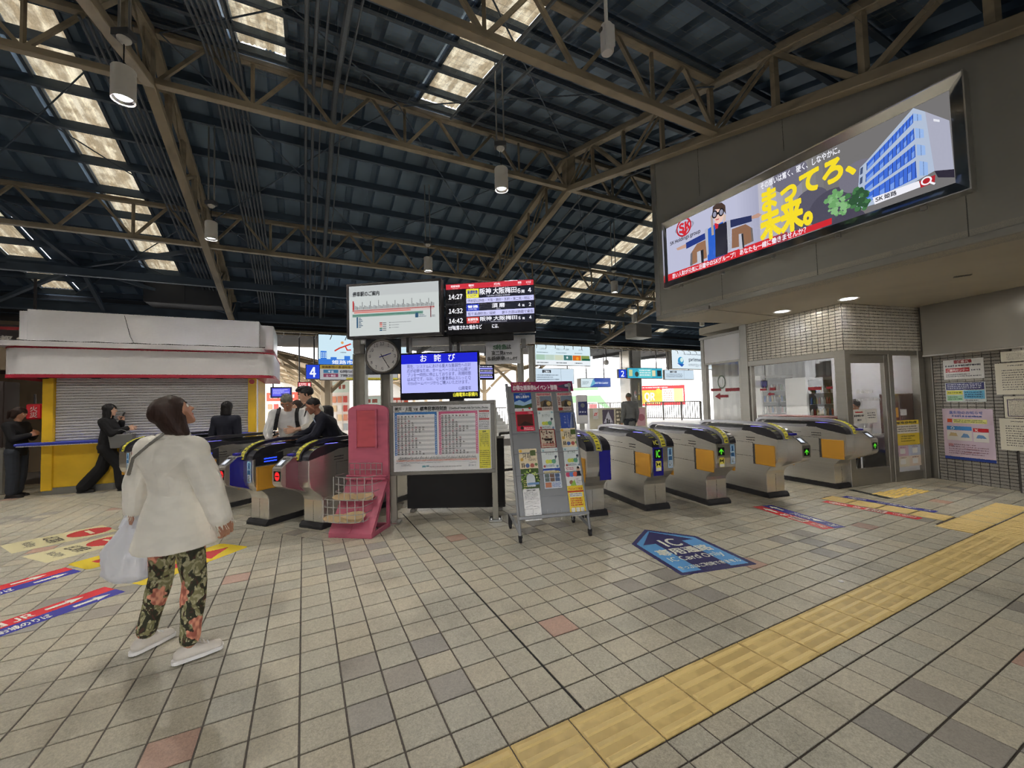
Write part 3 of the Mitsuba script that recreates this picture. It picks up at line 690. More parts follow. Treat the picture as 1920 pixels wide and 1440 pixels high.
# the office behind the glass
IM = frame(OC, G1, G2, Z)                                    # plan frame of the office: x along the front, y into it
struct('wall_office_inner', MB().b3(1.82, 1.9, 0.0, 1.5, 0, SOF), 'white_panel', M=IM)
struct('ceiling_2', MB().b3(0.02, 1.82, 0.05, 3.0, 2.5, 2.6), 'white_paint', M=IM)
k = thing('ceiling_light', 'flat ceiling light inside the glazed office', 'ceiling light', IM)
put('body', MB().b3(0.5, 1.4, 1.0, 1.2, 2.46, 2.5, ch=0.006), 'white_paint', k)
put('diffuser', ply(MB().add([[0.52, 1.02, 2.458], [1.38, 1.02, 2.458], [1.38, 1.18, 2.458], [0.52, 1.18, 2.458]], [[3, 2, 1, 0]]), 'lamp_white', emitter={'type': 'area', 'radiance': {'type': 'rgb', 'value': [45.0, 45.0, 43.0]}}), None, k)
# ---------------------------------------------------------------- ticket gates: frame origin under the nose, x across, y away from the viewer
mat('flap_orange', (206, 150, 52), 0.42)
mat('gate_blue', (34, 30, 138), 0.35)
mat('gate_red', (196, 40, 52), 0.35)
mat('gate_maroon', (122, 70, 84), 0.35)
mat('cap_black', (40, 40, 46), 0.22)
mat('rail_silver', (176, 176, 182), 0.25, 0.7)
mat('warn_yellow', (214, 204, 72), 0.45)
mat('sticker_blue', (150, 190, 222), 0.4)
def SIDE(x):  # extrude a (y, z) outline along x, starting at x
    return np.array([[0, 0, 1, x], [1, 0, 0, 0], [0, 1, 0, 0], [0, 0, 0, 1.0]])
def side_prism(poly, x0, x1): return MB().prism(poly, 0, x1 - x0, SIDE(x0))
def sign_face(k, name, art, o, tilt=0.0, m='print'):
    """a printed or lit face on the nose, lower left corner at o, turned up by tilt"""
    c, s = math.cos(tilt), math.sin(tilt)
    M = frame(np.array(o, float), np.array([1.0, 0, 0]), np.array([0, s, c]), np.array([0, -c, s]))
    if m == 'lit':
        return screen(name, art, k, M=place[k] @ M)
    return put(name, ply(art.mb, m, False, True), None, k, M=place[k] @ M)
def sticker_art(w=0.075, h=0.26):
    a = Art(); a.rect(0, 0, w, h, (120, 170, 215)); a.rect(0.006, 0.006, w - 0.006, h - 0.006, (214, 228, 238))
    a.rect(0.012, h * 0.62, w - 0.012, h - 0.012, (120, 168, 208)); a.poly([(w * .35, h * .66), (w * .65, h * .66), (w * .6, h * .9), (w * .4, h * .9)], (36, 70, 120)); a.disc(w / 2, h * .9, w * .1, (36, 70, 120))
    a.rect(0.012, h * 0.38, w - 0.012, h * 0.58, (64, 110, 158)); a.greek(0.014, h * .05, w - 0.014, h * .34, 4, (80, 96, 120), 3); a.disc(w * .35, h * .15, w * .12, (90, 120, 90))
    return a
def arrow_art(s=0.10):
    a = Art(); a.rect(0, 0, s, s, (8, 10, 8)); g = (86, 226, 40)
    a.rect(s * .42, s * .14, s * .58, s * .7, g); a.poly([(s * .14, s * .5), (s * .5, s * .88), (s * .86, s * .5), (s * .86, s * .36), (s * .5, s * .68), (s * .14, s * .36)], g); return a
def stop_art(s=0.11):
    a = Art(); a.rect(0, 0, s, s, (10, 8, 8)); a.disc(s / 2, s / 2, s * .36, (255, 40, 44), ry=s * .44); a.rect(s * .24, s * .45, s * .76, s * .55, (20, 8, 8)); return a
def ic_art():
    a = Art(); a.rect(0, 0, 0.15, 0.36, (30, 26, 132)); return a
def ic_lit(w=0.11, h=0.12):
    a = Art(); a.rect(0, 0, w, h, (8, 10, 8)); a.text('IC', w * .5, h * .16, h * .95, (96, 226, 52), 'c', w * .66, 40, 1); return a
def qr_hint():
    a = Art(); a.rect(0, 0, 0.08, 0.125, (236, 224, 96)); a.rect(0.004, 0.004, 0.076, 0.04, (235, 233, 224)); a.poly([(0.012, .05), (0.036, .082), (0.012, .112)], (20, 20, 20)); a.poly([(0.068, .05), (0.044, .082), (0.068, .112)], (20, 20, 20)); a.rect(0.036, 0.072, 0.044, 0.092, (20, 20, 20)); return a
def yellow_strip(k, x, pts, w=0.05):
    from shapely.geometry import LineString
    ls = LineString(pts).buffer(0.004, cap_style='flat')
    put('warning_strip', side_prism(ls, x - w / 2, x + w / 2), 'warn_yellow', k)
    m = MB(); P = np.array(pts)
    L = np.r_[0, np.cumsum(np.linalg.norm(np.diff(P, axis=0), axis=1))]
    for s in np.arange(0.02, L[-1], 0.045):
        y, z = np.interp(s, L, P[:, 0]), np.interp(s, L, P[:, 1]); y2, z2 = np.interp(s + 0.012, L, P[:, 0]), np.interp(s + 0.012, L, P[:, 1])
        dy, dz = y2 - y, z2 - z; nrm = math.hypot(dy, dz) + 1e-9
        o = np.array([-dz, dy]) / nrm * (0.0052)
        m.add([[x - w * .32, y + o[0], z + o[1]], [x + w * .32, y + o[0], z + o[1]], [x + w * .32, y2 + o[0], z2 + o[1]], [x - w * .32, y2 + o[0], z2 + o[1]]], [[0, 1, 2, 3]])
    put('warning_text', m, 'cap_black', k)
def gate(label, M, L=1.8, head=None, face='plain', plate=None, cap_rear='rail_silver', flap=True, lit='arrow', body='stainless', reader_glow=(120, 116, 255), group='ticket gates', strip_side=-0.012):
    k = thing('ticket_gate', label, 'ticket gate', M, group)
    W = 0.165
    put('plinth', side_prism([(0.17, 0), (L + 0.03, 0), (L + 0.03, 0.03), (L, 0.07), (0.2, 0.07), (0.17, 0.03)], -W - 0.02, W + 0.02), 'rubber', k)
    curve = [(0.22, 0.07), (0.22, 0.33), (0.205, 0.375), (0.165, 0.42), (0.09, 0.475), (0.045, 0.52), (0.025, 0.58), (0.02, 0.64)]
    top = [(0.02, 0.84), (0.2, 0.875), (0.34, 0.90), (0.46, 0.935), (0.62, 0.94), (0.7, 0.925), (L, 0.925)]
    prof = Polygon(curve + top + [(L, 0.07)])
    b = MB()
    for x0, x1, q in ((-W, -W + 0.012, prof.buffer(-0.006)), (-W + 0.006, W - 0.006, prof), (W - 0.012, W, prof.buffer(-0.006))): b.join(side_prism(q, x0, x1))
    put('body', b, body, k)
    # seams and vents of the side panels
    m = MB()
    for s in (-1, 1):
        x = s * (W + 0.0008)
        for z, y0, y1 in ((0.765, 0.42, L - 0.02), (0.56, 0.42, L - 0.02), (0.835, 0.7, L - 0.02)): m.box((x, (y0 + y1) / 2, z), (0.0016, y1 - y0, 0.005))
        for y in (0.42, 1.2): m.box((x, y, 0.42 if y > 1 else 0.66), (0.0016, 0.005, 0.66 if y > 1 else 0.2))
        for y in (0.46, L - 0.32):
            for z in (0.80, 0.835): m.box((x, y, z), (0.004, 0.15, 0.012))
    put('seams', m, 'frame_dark', k)
    for x in (-0.09, 0.09): put('bolt', MB().lathe([(0.012, 0), (0.012, 0.004), (0, 0.004)], 10, (x, 0.22, 0.13), np.array([[1, 0, 0], [0, 0, -1], [0, 1, 0]])), 'chrome', k)
    put('foot_seam', MB().box((0, 0.2195, 0.2), (0.003, 0.002, 0.25)), 'frame_dark', k)
    # cap, rear deck and the long hand rail
    cap = Polygon([(0.018, 0.835), (0.028, 0.885), (0.06, 0.925), (0.13, 0.965), (0.25, 0.99), (0.52, 0.995), (0.6, 0.965), (0.62, 0.93), (0.46, 0.93), (0.34, 0.895), (0.2, 0.87)])
    put('cap', side_prism(cap, -W + 0.001, W - 0.001), 'cap_black', k, smooth=30)
    put('rear_deck', side_prism([(0.55, 0.92), (0.6, 0.962), (L - 0.03, 0.955), (L, 0.92)], -W + 0.002, W - 0.002), cap_rear, k)
    from shapely.geometry import LineString
    path = [(0.02, 0.84), (0.035, 0.90), (0.08, 0.955), (0.16, 1.0), (0.28, 1.03), (0.45, 1.045), (L - 0.42, 1.045), (L - 0.28, 1.035), (L - 0.2, 1.0), (L - 0.2, 0.95)]
    put('hand_rail', side_prism(LineString(path).buffer(0.019, join_style='round', quad_segs=3), -0.06, 0.045), cap_rear, k, smooth=30)
    put('rail_slot', side_prism([(0.3, 0.985), (0.5, 1.005), (L - 0.4, 1.01), (L - 0.32, 0.96), (0.55, 0.96)], -0.05, 0.035), 'black_gloss', k)
    yellow_strip(k, -0.008, [(-0.0005, 0.84), (0.016, 0.91), (0.066, 0.97), (0.153, 1.018), (0.27, 1.048), (0.33, 1.053)][0:5], 0.06)
    # oval card reader on the sloping cap
    a = np.arange(24) * 2 * np.pi / 24
    rd = -0.115 if head != 'left' else 0.105
    put('card_reader', ply(MB().add(np.c_[rd + 0.042 * np.cos(a), 0.40 + 0.1 * np.sin(a), np.full(24, 0.9995)], [[0, q, q + 1] for q in range(1, 23)], reader_glow), 'screen_face', False, True, emitter={'type': 'area', 'radiance': rgb(reader_glow)}), None, k)
    m = MB()
    for s in ((-0.15, -0.075) if head != 'left' else (0.07, 0.15),):
        x0, x1 = s
        for u0, u1, v0, v1 in ((x0, x1, .1, .108), (x0, x1, .18, .188), (x0, x0 + .008, .1, .188), (x1 - .008, x1, .1, .188)):
            z = lambda y: float(np.interp(y, [0.06, 0.13, 0.25], [0.925, 0.965, 0.99])) + 0.002
            m.add([[u0, v0, z(v0)], [u1, v0, z(v0)], [u1, v1, z(v1)], [u0, v1, z(v1)]], [[0, 1, 2, 3]])
    put('ticket_slot', m, 'warn_yellow', k)
    if flap:
        for s in (-1, 1):
            x = s * (W + 0.001)
            put('flap', MB().b3(min(x, x + s * .014), max(x, x + s * .014), 0.06, 0.385, 0.455, 0.745, ch=0.006), 'flap_orange', k)
            put('flap_slot', MB().b3(min(x, x + s * .008), max(x, x + s * .008), 0.385, 0.42, 0.455, 0.75), 'frame_dark', k)
    if face == 'ic':
        sign_face(k, 'front_panel', ic_art(), (-0.158, 0.0185, 0.475)); sign_face(k, 'sign', ic_lit(), (-0.137, 0.0165, 0.69), 0, 'lit'); sign_face(k, 'hint_sticker', qr_hint(), (-0.12, 0.0165, 0.535))
        a = Art(); a.text('IC', 0, 0, 0.075, (226, 216, 90), 'c', 0.085, 40, 1); sign_face(k, 'cap_print', a, (-0.1, 0.017, 0.868), 0.5)
    elif face == 'arrow':
        sign_face(k, 'sign', arrow_art(0.105), (-0.135, 0.0185, 0.68), 0, 'lit'); sign_face(k, 'hint_sticker', qr_hint(), (-0.12, 0.0185, 0.53))
    elif face == 'blue':
        a = Art(); a.rect(0, 0, 0.155, 0.36, (34, 30, 138)); sign_face(k, 'front_panel', a, (0.005, 0.0185, 0.475))
    if face in ('ic', 'arrow', 'sticker'): sign_face(k, 'sticker', sticker_art(), (0.062, 0.0185, 0.56))
    if head:
        x0, x1 = (0.012, W - 0.004) if head == 'right' else (-W + 0.004, -0.012)
        hp = Polygon([(0.22, 0.375), (0.16, 0.43), (-0.12, 0.535), (-0.175, 0.565), (-0.195, 0.60), (-0.195, 0.765), (-0.18, 0.785), (-0.05, 0.885), (0.10, 0.895), (0.22, 0.9)])
        put('reader_head', side_prism(hp, x0, x1), body, k, smooth=25)
        tilt = math.atan2(0.13, 0.10)
        a = Art(); wv = x1 - x0
        a.rect(0, 0, wv - .02, 0.14, (70, 72, 76)); a.rect(0.012, 0.02, wv * .6, 0.125, (20, 20, 24)); a.rect(wv * .68, 0.09, wv * .8, 0.12, (30, 30, 34))
        sign_face(k, 'reader_panel', a, (x0 + 0.01, -0.176, 0.789), tilt)
        a = Art(); a.rect(0, 0, wv * .44, 0.085, (206, 214, 226)); a.rect(0.006, 0.02, wv * .44 - .006, 0.06, (236, 240, 246)); sign_face(k, 'reader_screen', a, (x0 + 0.03, -0.1645, 0.8015), tilt, 'lit')
        sign_face(k, 'sign', arrow_art(0.1) if lit == 'arrow' else stop_art(0.115), ((x0 + x1) / 2 - 0.05, -0.1965, 0.625), 0, 'lit')
        put('coin_light', MB().b3(x0 + 0.02, x1 - 0.02, -0.03, 0.05, 0.888, 0.915, ch=0.004), 'gate_blue', k)
        if plate:
            q = hp.intersection(sbox(-0.15, 0.4, 0.4, 0.9)).buffer(-0.012)
            xx = x1 if head == 'left' else x0 - 0.003
            put('side_plate', side_prism(q, xx, xx + 0.003), plate, k)
            if flap:
                put('light_window', side_prism(Polygon([(0.05, 0.755), (0.42, 0.755), (0.42, 0.90), (0.05, 0.86)]), W, W + 0.003), 'cap_black', k)
                for z in (0.79, 0.825):
                    put('light_bar', ply(MB().b3(W + 0.003, W + 0.006, 0.16, 0.33, z, z + 0.016), 'screen_face', emitter={'type': 'area', 'radiance': {'type': 'rgb', 'value': [0.02, 0.06, 1.1]}}), None, k)
    return k
def gate_at(px, py, deg, back=0.22, axis=None):
    """frame of a gate whose foot stands at this floor pixel"""
    p = on_z(px, py); M = FR(np.zeros(3), deg); M[:3, 3] = p - M[:3, 1] * back; return M
RD = 16.5
gate('stainless ticket gate with plain dark blue front panel, half hidden behind the leaflet rack', gate_at(1112, 967, RD), face='blue', body='stainless')
gate('stainless ticket gate with blue IC panel and green IC sign', gate_at(1230, 954.5, RD), face='ic')
gate('stainless ticket gate with green arrow on its front, second from the blue IC gate', gate_at(1345, 944.5, RD), face='arrow')
gate('stainless ticket gate with square reader head and green arrow, third from the IC gate', gate_at(1456, 931, RD), face='plain', head='right')
gate('long stainless ticket gate with wide orange flap beside the office door', gate_at(1580, 914, RD + 3), face='plain', head='right')
LD = -24.0

KW = dict(cap_rear='cap_black', body='stainless', group='ticket gates with red stop signs')
gate('ticket gate with maroon reader side and red stop sign, beside the pink stand', gate_at(588, 989, LD), head='left', plate='gate_maroon', lit='stop', flap=False, **KW)
gate('ticket gate with blue reader head, orange flap and red stop sign', gate_at(487, 983, LD), head='left', face='sticker', plate='gate_blue', lit='stop', **KW)
gate('dark topped ticket gate mostly hidden behind the woman in white', gate_at(368, 962, LD), head='left', face='sticker', plate='gate_blue', lit='stop', **KW)
k = gate('ticket gate with red end panel at the far left of the gate row', gate_at(262, 942, LD), face='sticker', **KW)
put('end_panel', side_prism([(0.03, 0.5), (0.35, 0.5), (0.4, 0.9), (0.1, 0.93), (0.04, 0.85)], 0.166, 0.172), 'gate_red', k)
# ---------------------------------------------------------------- the display group in the middle
def cr_(ox, oy, s): return lambda x, y: (ox + x / s, oy + y / s)      # enlarged crop -> pixel
def plate(M, w, h, t=0.05, ch=0.006, z1=0.0): return MB().b3(0, w, 0, h, z1 - t, z1, ch=ch)
def rim(M, w, h, b, t, d=0.012):
    m = MB()
    for x0, x1, y0, y1 in ((0, w, 0, b), (0, w, h - b, h), (0, b, b, h - b), (w - b, w, b, h - b)): m.b3(x0, x1, y0, y1, -t, d, ch=0.004)
    return m
WHITE, BLACK = (246, 246, 250), (24, 24, 26)
# timetable board on two posts
M, w, h = card((730, 755), (732, 892), (926, 750), 5.06, 5.10)
k = thing('timetable_board', 'silver framed train timetable board with blue and pink tables on two posts', 'timetable board', M)
put('frame', rim(M, w, h, 0.045, 0.05, 0.012), 'frame_grey', k)
put('back', MB().b3(0.02, w - 0.02, 0.02, h - 0.02, -0.045, -0.005), 'frame_grey', k)
zb = -M[2, 3]
for x in (0.012, w - 0.035): put('post', MB().b3(x - 0.012, x + 0.058, zb + 0.03, h, -0.055, -0.005, ch=0.004), 'post_metal', k)
for x in (0.012, w - 0.035): put('foot', MB().b3(x - 0.06, x + 0.10, zb, zb + 0.03, -0.12, 0.05, ch=0.006).box((x - 0.03, zb + 0.04, 0.02), (0.02, 0.02, 0.02)).box((x + 0.07, zb + 0.04, 0.02), (0.02, 0.02, 0.02)), 'chrome', k)
a = Art(0.0003); c5 = cr_(720, 740, 6.0); L = local(M)
def q(x0, y0, x1, y1, col, c=c5): # rectangle given by two opposite corners in the crop
    p, r = L(*c(x0, y0)), L(*c(x1, y1)); a.rect(min(p[0], r[0]), min(p[1], r[1]), max(p[0], r[0]), max(p[1], r[1]), col)
sx0, sx1, sy0, sy1 = 0.045, w - 0.045, 0.045, h - 0.045
X = lambda u: sx0 + (sx1 - sx0) * u
Y = lambda v: sy1 - (sy1 - sy0) * v
a.rect(sx0, sy0, sx1, sy1, (232, 232, 234))
a.text('神戸・大阪', X(.015), Y(.075), .052, BLACK, 'l', .215, 30, 1); a.text('方面', X(.205), Y(.075), .035, BLACK, 'l', .06, 26, 1)
a.text('標準発車時刻表', X(.27), Y(.075), .052, BLACK, 'l', .34, 30, 1); a.text('Standard Timetable for Kobe, Osaka', X(.57), Y(.07), .034, BLACK, 'l', .49, 26, 1)
a.rect(X(0), Y(.092), X(1), Y(.088), (60, 30, 40))
for x0, x1, c1, c2 in ((.015, .445, (52, 112, 178), (70, 128, 190)), (.465, .865, (196, 82, 128), (206, 100, 140))):
    a.rect(X(x0), Y(.135), X(x1), Y(.10), c1); a.rect(X(x0), Y(.755), X(x0 + .022), Y(.135), c1, False); a.rect(X(x1 - .022), Y(.755), X(x1), Y(.135), c1, False)
    rows = []
    for i in range(18):
        if i % 2: rows.append((X(x0 + .024), Y(.15 + (i + 1) * .0335), X(x1 - .024), Y(.15 + i * .0335)))
    a.rects(rows, (196, 197, 202)); r0 = np.random.default_rng(3)
    D, D2, Dn = [], [], []
    for i in range(18):
        n_ = int(r0.integers(5, 9)) if 2 < i < 15 else int(r0.integers(3, 10))
        for j in range(n_):
            u, v = x0 + .03 + j * .036, .156 + i * .0335
            (D2 if (i + j) % 5 == 0 else D).append((X(u), Y(v + .022), X(u + .010), Y(v))); D.append((X(u + .013), Y(v + .022), X(u + .018), Y(v + .004)))
        Dn.append((X(x0 + .007), Y(.156 + i * .0335 + .02), X(x0 + .015), Y(.156 + i * .0335))); Dn.append((X(x1 - .015), Y(.156 + i * .0335 + .02), X(x1 - .007), Y(.156 + i * .0335)))
    a.rects(D, (70, 66, 70)); a.rects(D2, (160, 70, 90)); a.rects(Dn, (226, 230, 240))
for v, c in ((.125, (176, 40, 44)), (.245, (176, 40, 44))): a.rect(X(.88), Y(v), X(.985), Y(v - .027), c)
a.greek(X(.88), Y(.215), X(.985), Y(.135), 3, (120, 118, 124), 1); a.greek(X(.88), Y(.39), X(.985), Y(.255), 5, (120, 118, 124), 2)
a.rect(X(.875), Y(.985), X(.99), Y(.40), (226, 218, 74)); a.text('備考', X(.93), Y(.435), .022, BLACK, 'c', .05)
for i in range(7): a.rects([(X(.888 + .013 * i), Y(.45 + .03 * s_ + .02), X(.893 + .013 * i), Y(.45 + .03 * s_)) for s_ in range(7 - (i * 2) % 3)], (96, 92, 50))
a.greek(X(.88), Y(.975), X(.985), Y(.70), 9, (96, 92, 50), 4, .35)
a.rects([(X(.05 + .0105 * i), Y(.82), X(.054 + .0105 * i), Y(.80 - .03 * ((i * 7) % 5) / 5)) for i in range(76)], (60, 58, 62))
a.rect(X(.03), Y(.832), X(.85), Y(.826), (200, 150, 130)); a.rect(X(.03), Y(.846), X(.85), Y(.838), (206, 130, 110)); a.rect(X(.03), Y(.868), X(.80), Y(.863), (150, 170, 176)); a.rect(X(.02), Y(.878), X(.5), Y(.875), (120, 120, 124))
a.greek(X(.08), Y(.92), X(.22), Y(.885), 2, (110, 112, 118), 5, .4); a.rect(X(.29), Y(.945), X(.325), Y(.915), (110, 160, 176)); a.rect(X(.33), Y(.935), X(.36), Y(.915), (90, 130, 150)); a.greek(X(.37), Y(.95), X(.70), Y(.925), 1, (130, 132, 138), 6, .5)
a.rects([(X(.765 + .013 * i), Y(.945), X(.768 + .013 * i), Y(.915)) for i in range(6)], (70, 80, 100)); a.rect(X(.765), Y(.892), X(.84), Y(.888), (70, 80, 100))
put('sheet', ply(a.mb, 'print_gloss', False, True), None, k)
# black partition behind
M, w, h = card((762, 822), (762, 958), (944, 819), 5.66, 5.62)
k = thing('partition', 'black freestanding partition behind the timetable board', 'partition', M)
put('panel', MB().b3(0, w, 0.03, h - 0.03, -0.06, 0, ch=0.004), 'black_matte', k); put('cap_rail', MB().b3(-0.01, w + 0.01, h - 0.03, h, -0.07, 0.01, ch=0.006), 'post_metal', k)
for x in (0.05, w - 0.1): put('foot', MB().b3(x, x + 0.06, -M[2, 3], 0.03, -0.12, 0.06, ch=0.006), 'frame_grey', k)
# support posts and beams of the displays
k = thing('display_stand', 'grey steel post and beam stand carrying the station displays', 'stand')
def hpost(x0, x1, ytop, Yd, nm='post'):
    p, r = at(x0, ytop, Yd), at(x1, ytop, Yd); m = MB(); w_ = r[0] - p[0]
    for s_ in (0.0, w_ - 0.02): m.b3(p[0] + s_, p[0] + s_ + 0.02, Yd, Yd + 0.15, 0, p[2], ch=0.003)
    m.b3(p[0], r[0], Yd + 0.06, Yd + 0.08, 0, p[2]); put(nm, m, 'post_metal', k); return p, r
for x0, x1, yt in ((661, 683, 664), (713, 731, 690), (969, 981, 652), (991, 1003, 650)): hpost(x0, x1, yt, 5.92)
p = at(664, 664, 5.95); r = at(677, 646, 5.95); put('bracket', MB().b3(p[0], r[0], 5.92, 6.05, p[2], r[2] + 0.15, ch=0.004), 'frame_grey', k)
p, r = at(664, 655, 5.98), at(1003, 640, 5.98); put('beam', MB().b3(p[0], r[0], 5.93, 6.03, p[2] + 0.02, p[2] + 0.14, ch=0.004), 'white_paint', k)
put('beam', MB().b3(p[0] + 0.1, r[0], 5.86, 5.96, p[2] + 0.22, p[2] + 0.30, ch=0.004), 'frame_dark', k)
for x in (770, 848, 862): s_ = at(x, 640, 5.9); put('hanger', MB().b3(s_[0] - 0.02, s_[0] + 0.02, 5.72, 5.9, p[2] - 0.1, p[2] + 0.5, ch=0.003), 'frame_dark', k)
for x, y in ((681, 655), (981, 645)):
    s_ = at(x, y, 5.9); put('junction_plate', MB().b3(s_[0] - 0.03, s_[0] + 0.035, 5.84, 5.9, s_[2] - 0.07, s_[2] + 0.07, ch=0.004).lathe([(0.016, 0), (0.016, 0.004), (0, 0.004)], 12, (s_[0], 5.837, s_[2] + 0.03), np.array([[1, 0, 0], [0, 0, -1], [0, 1, 0]])).lathe([(0.016, 0), (0.016, 0.004), (0, 0.004)], 12, (s_[0], 5.837, s_[2] - 0.03), np.array([[1, 0, 0], [0, 0, -1], [0, 1, 0]])), 'frame_grey', k)
# route map display
c6 = cr_(640, 520, 5.053)
M, w, h = card(c6(50, 68), c6(85, 585), c6(945, 38), 5.68, 5.50)
k = thing('route_map_display', 'lit white route map display in a grey frame, left of the departure board', 'display', M)
put('frame', rim(M, w, h, 0.035, 0.12, 0.01), 'frame_dark', k, ); put('housing', MB().b3(0.02, w - 0.02, 0.02, h - 0.02, -0.115, -0.005), 'frame_dark', k)
a = Art(0.0003); x0, x1, y0, y1 = .035, w - .035, .035, h - .035
X = lambda u: x0 + (x1 - x0) * u
Y = lambda v: y1 - (y1 - y0) * v
a.rect(x0, y0, x1, y1, (216, 222, 220)); a.rect(x0, Y(.21), x1, Y(0), (203, 208, 208)); a.text('停車駅のご案内', X(.04), Y(.20), .068, (40, 44, 48), 'l', .40, 34, 1)
a.rects([(X(.055 + .0132 * i), Y(.475), X(.0605 + .0132 * i), Y(.475 - .05 - .09 * (((i * 5) % 7) == 0) - .03 * ((i * 3) % 4) / 3)) for i in range(68)], (84, 84, 88))
a.rect(X(.04), Y(.50), X(.055), Y(.30), (200, 60, 62)); a.rect(X(.04), Y(.512), X(.95), Y(.482), (176, 84, 84)); a.rect(X(.055), Y(.548), X(.69), Y(.518), (222, 110, 96)); a.rect(X(.69), Y(.54), X(.94), Y(.525), (220, 180, 176))
a.rects([(X(.055 + .012 * i), Y(.55), X(.058 + .012 * i), Y(.48)) for i in range(74)], (236, 214, 208))
a.rects([(X(.04 + .0125 * i), Y(.625), X(.049 + .0125 * i), Y(.565)) for i in range(63)], (70, 134, 116)); a.rect(X(.04), Y(.60), X(.82), Y(.588), (60, 120, 104))
a.rect(X(.085), Y(.84), X(.10), Y(.625), (50, 88, 120)); a.rects([(X(.105), Y(.655 + i * .03), X(.135 + .01 * (i % 3)), Y(.64 + i * .03)) for i in range(7)], (90, 110, 130)); a.rect(X(.74), Y(.69), X(.775), Y(.60), (54, 92, 122)); a.greek(X(.78), Y(.69), X(.86), Y(.63), 2, (90, 110, 130), 8); a.rect(X(.905), Y(.70), X(.915), Y(.48), (120, 70, 76)); a.greek(X(.92), Y(.70), X(.96), Y(.65), 2, (110, 110, 120), 9)
for i, c in enumerate(((176, 60, 60), (222, 112, 100), (232, 160, 150), (60, 120, 104), (50, 88, 120))):
    a.rect(X(.345), Y(.775 + i * .036), X(.375), Y(.752 + i * .036), c); a.rect(X(.38), Y(.772 + i * .036), X(.42), Y(.758 + i * .036), (110, 112, 116))
for i in range(3):
    a.disc(X(.46), Y(.765 + .05 * i), .008, (120, 124, 128)); a.greek(X(.475), Y(.775 + .05 * i), X(.56 + (i == 0) * .14), Y(.755 + .05 * i), 1, (120, 124, 128), i)
screen('screen', a, k, 0.85)
# departure board
M, w, h = card(c6(990, 70), c6(1010, 545), c6(1820, 38), 5.62, 5.48)
k = thing('departure_board', 'black departure display with red header listing three trains', 'display', M)
put('housing', MB().b3(-.01, w + .01, -.01, h + .01, -.1, 0, ch=0.008), 'black_gloss', k); put('bracket', MB().b3(.05, w - .3, -.1, -.01, -.09, -.03), 'black_matte', k)
a = Art(0.0003); X = lambda u: w * u
Y = lambda v: h * (1 - v)
RED, PALE, NAVY = (206, 52, 66), (206, 206, 252), (30, 32, 44)
a.rect(0, 0, w, h, (6, 6, 10)); a.rect(0, Y(.105), w, h, RED)
for u, s_, t_ in ((.11, '発車時刻', .13), (.295, '種別', .08), (.59, '行先', .09), (.845, '両数', .055), (.945, 'のりば', .07)): a.text(s_, X(u), Y(.062), .032, (250, 220, 226), 'c', t_, 26, 1)
for u, s_ in ((.11, 'Dep.Time'), (.295, 'Type'), (.59, 'Destination'), (.845, 'Cars'), (.945, 'Track')): a.text(s_, X(u), Y(.098), .018, (250, 214, 220), 'c', None, 22, 0)
for v0, v1, tm, tag, sub, tc, tx, dest, rom, cars, trk, note, n0, n1 in ((.115, .295, '14:27', '直通特急', 'LTD.EXP.', (238, 232, 60), (30, 50, 160), '阪神 大阪梅田', 'Hanshin-Osaka-Umeda', '6', '4', '停車駅は飾磨・大塩・高砂・別府・東二見・明石・', .30, .40),
        (.42, .55, '14:32', '普通', 'LOCAL', (34, 60, 190), (250, 250, 255), '須 磨', 'Suma', '4', '2', '塩で直通特急に接続　　網干方面は飾磨で乗換', .555, .66), (.675, .80, '14:42', '直通特急', 'LTD.EXP.', (206, 60, 60), (250, 240, 240), '阪神 大阪梅田', 'Hanshin-Osaka-Umeda', '6', '4', None, 0, 0)):
    a.rect(X(.235), Y(v1), w, Y(v0), NAVY); H = (v1 - v0) * h
    a.rect(X(.235), Y(v1), X(.38), Y(v0), tc); a.text(tag, X(.3075), Y(v0) - H * .52, H * .42, tx, 'c', w * .125, 30, 1); a.text(sub, X(.3075), Y(v1) + H * .12, H * .3, tx, 'c', w * .10, 24, 0)
    big = .6 if v0 < .2 else .55
    a.text(dest, X(.60), Y(v0) - H * .62, H * .7, (246, 246, 255), 'c', w * (.43 if len(dest) > 4 else .15), 44, 1); a.text(rom, X(.60), Y(v1) + H * .06, H * .24, (220, 220, 240), 'c', None, 26, 0)
    a.text(cars, X(.835), Y(v0) - H * .72, H * .62, (246, 246, 255), 'c', None, 40, 1); a.text('両', X(.88), Y(v0) - H * .72, H * .38, (246, 246, 255), 'c', None, 30, 1); a.text(trk, X(.955), Y(v0) - H * .72, H * .66, (246, 246, 255), 'c', None, 40, 1)
    a.text(tm, X(.11), Y((v0 + max(v1, n1)) / 2) - .03, .085, (250, 250, 255), 'c', w * .17, 40, 1)
    if note: a.rect(X(.235), Y(n1), w, Y(n0), PALE); a.text(note, X(.25), Y(n1) + .016, .045, (40, 40, 60), 'l', w * .74, 30, 0)
a.rects([(0, Y(v) - .002, w, Y(v)) for v in (.41, .667, .81)], (90, 90, 110))
a.text('ｾが転落された場合など', X(.02), Y(.905), .062, (246, 246, 255), 'l', w * .39, 34, 1); a.text('には、', X(.52), Y(.905), .062, (246, 246, 255), 'l', w * .1, 34, 1)
screen('screen', a, k)
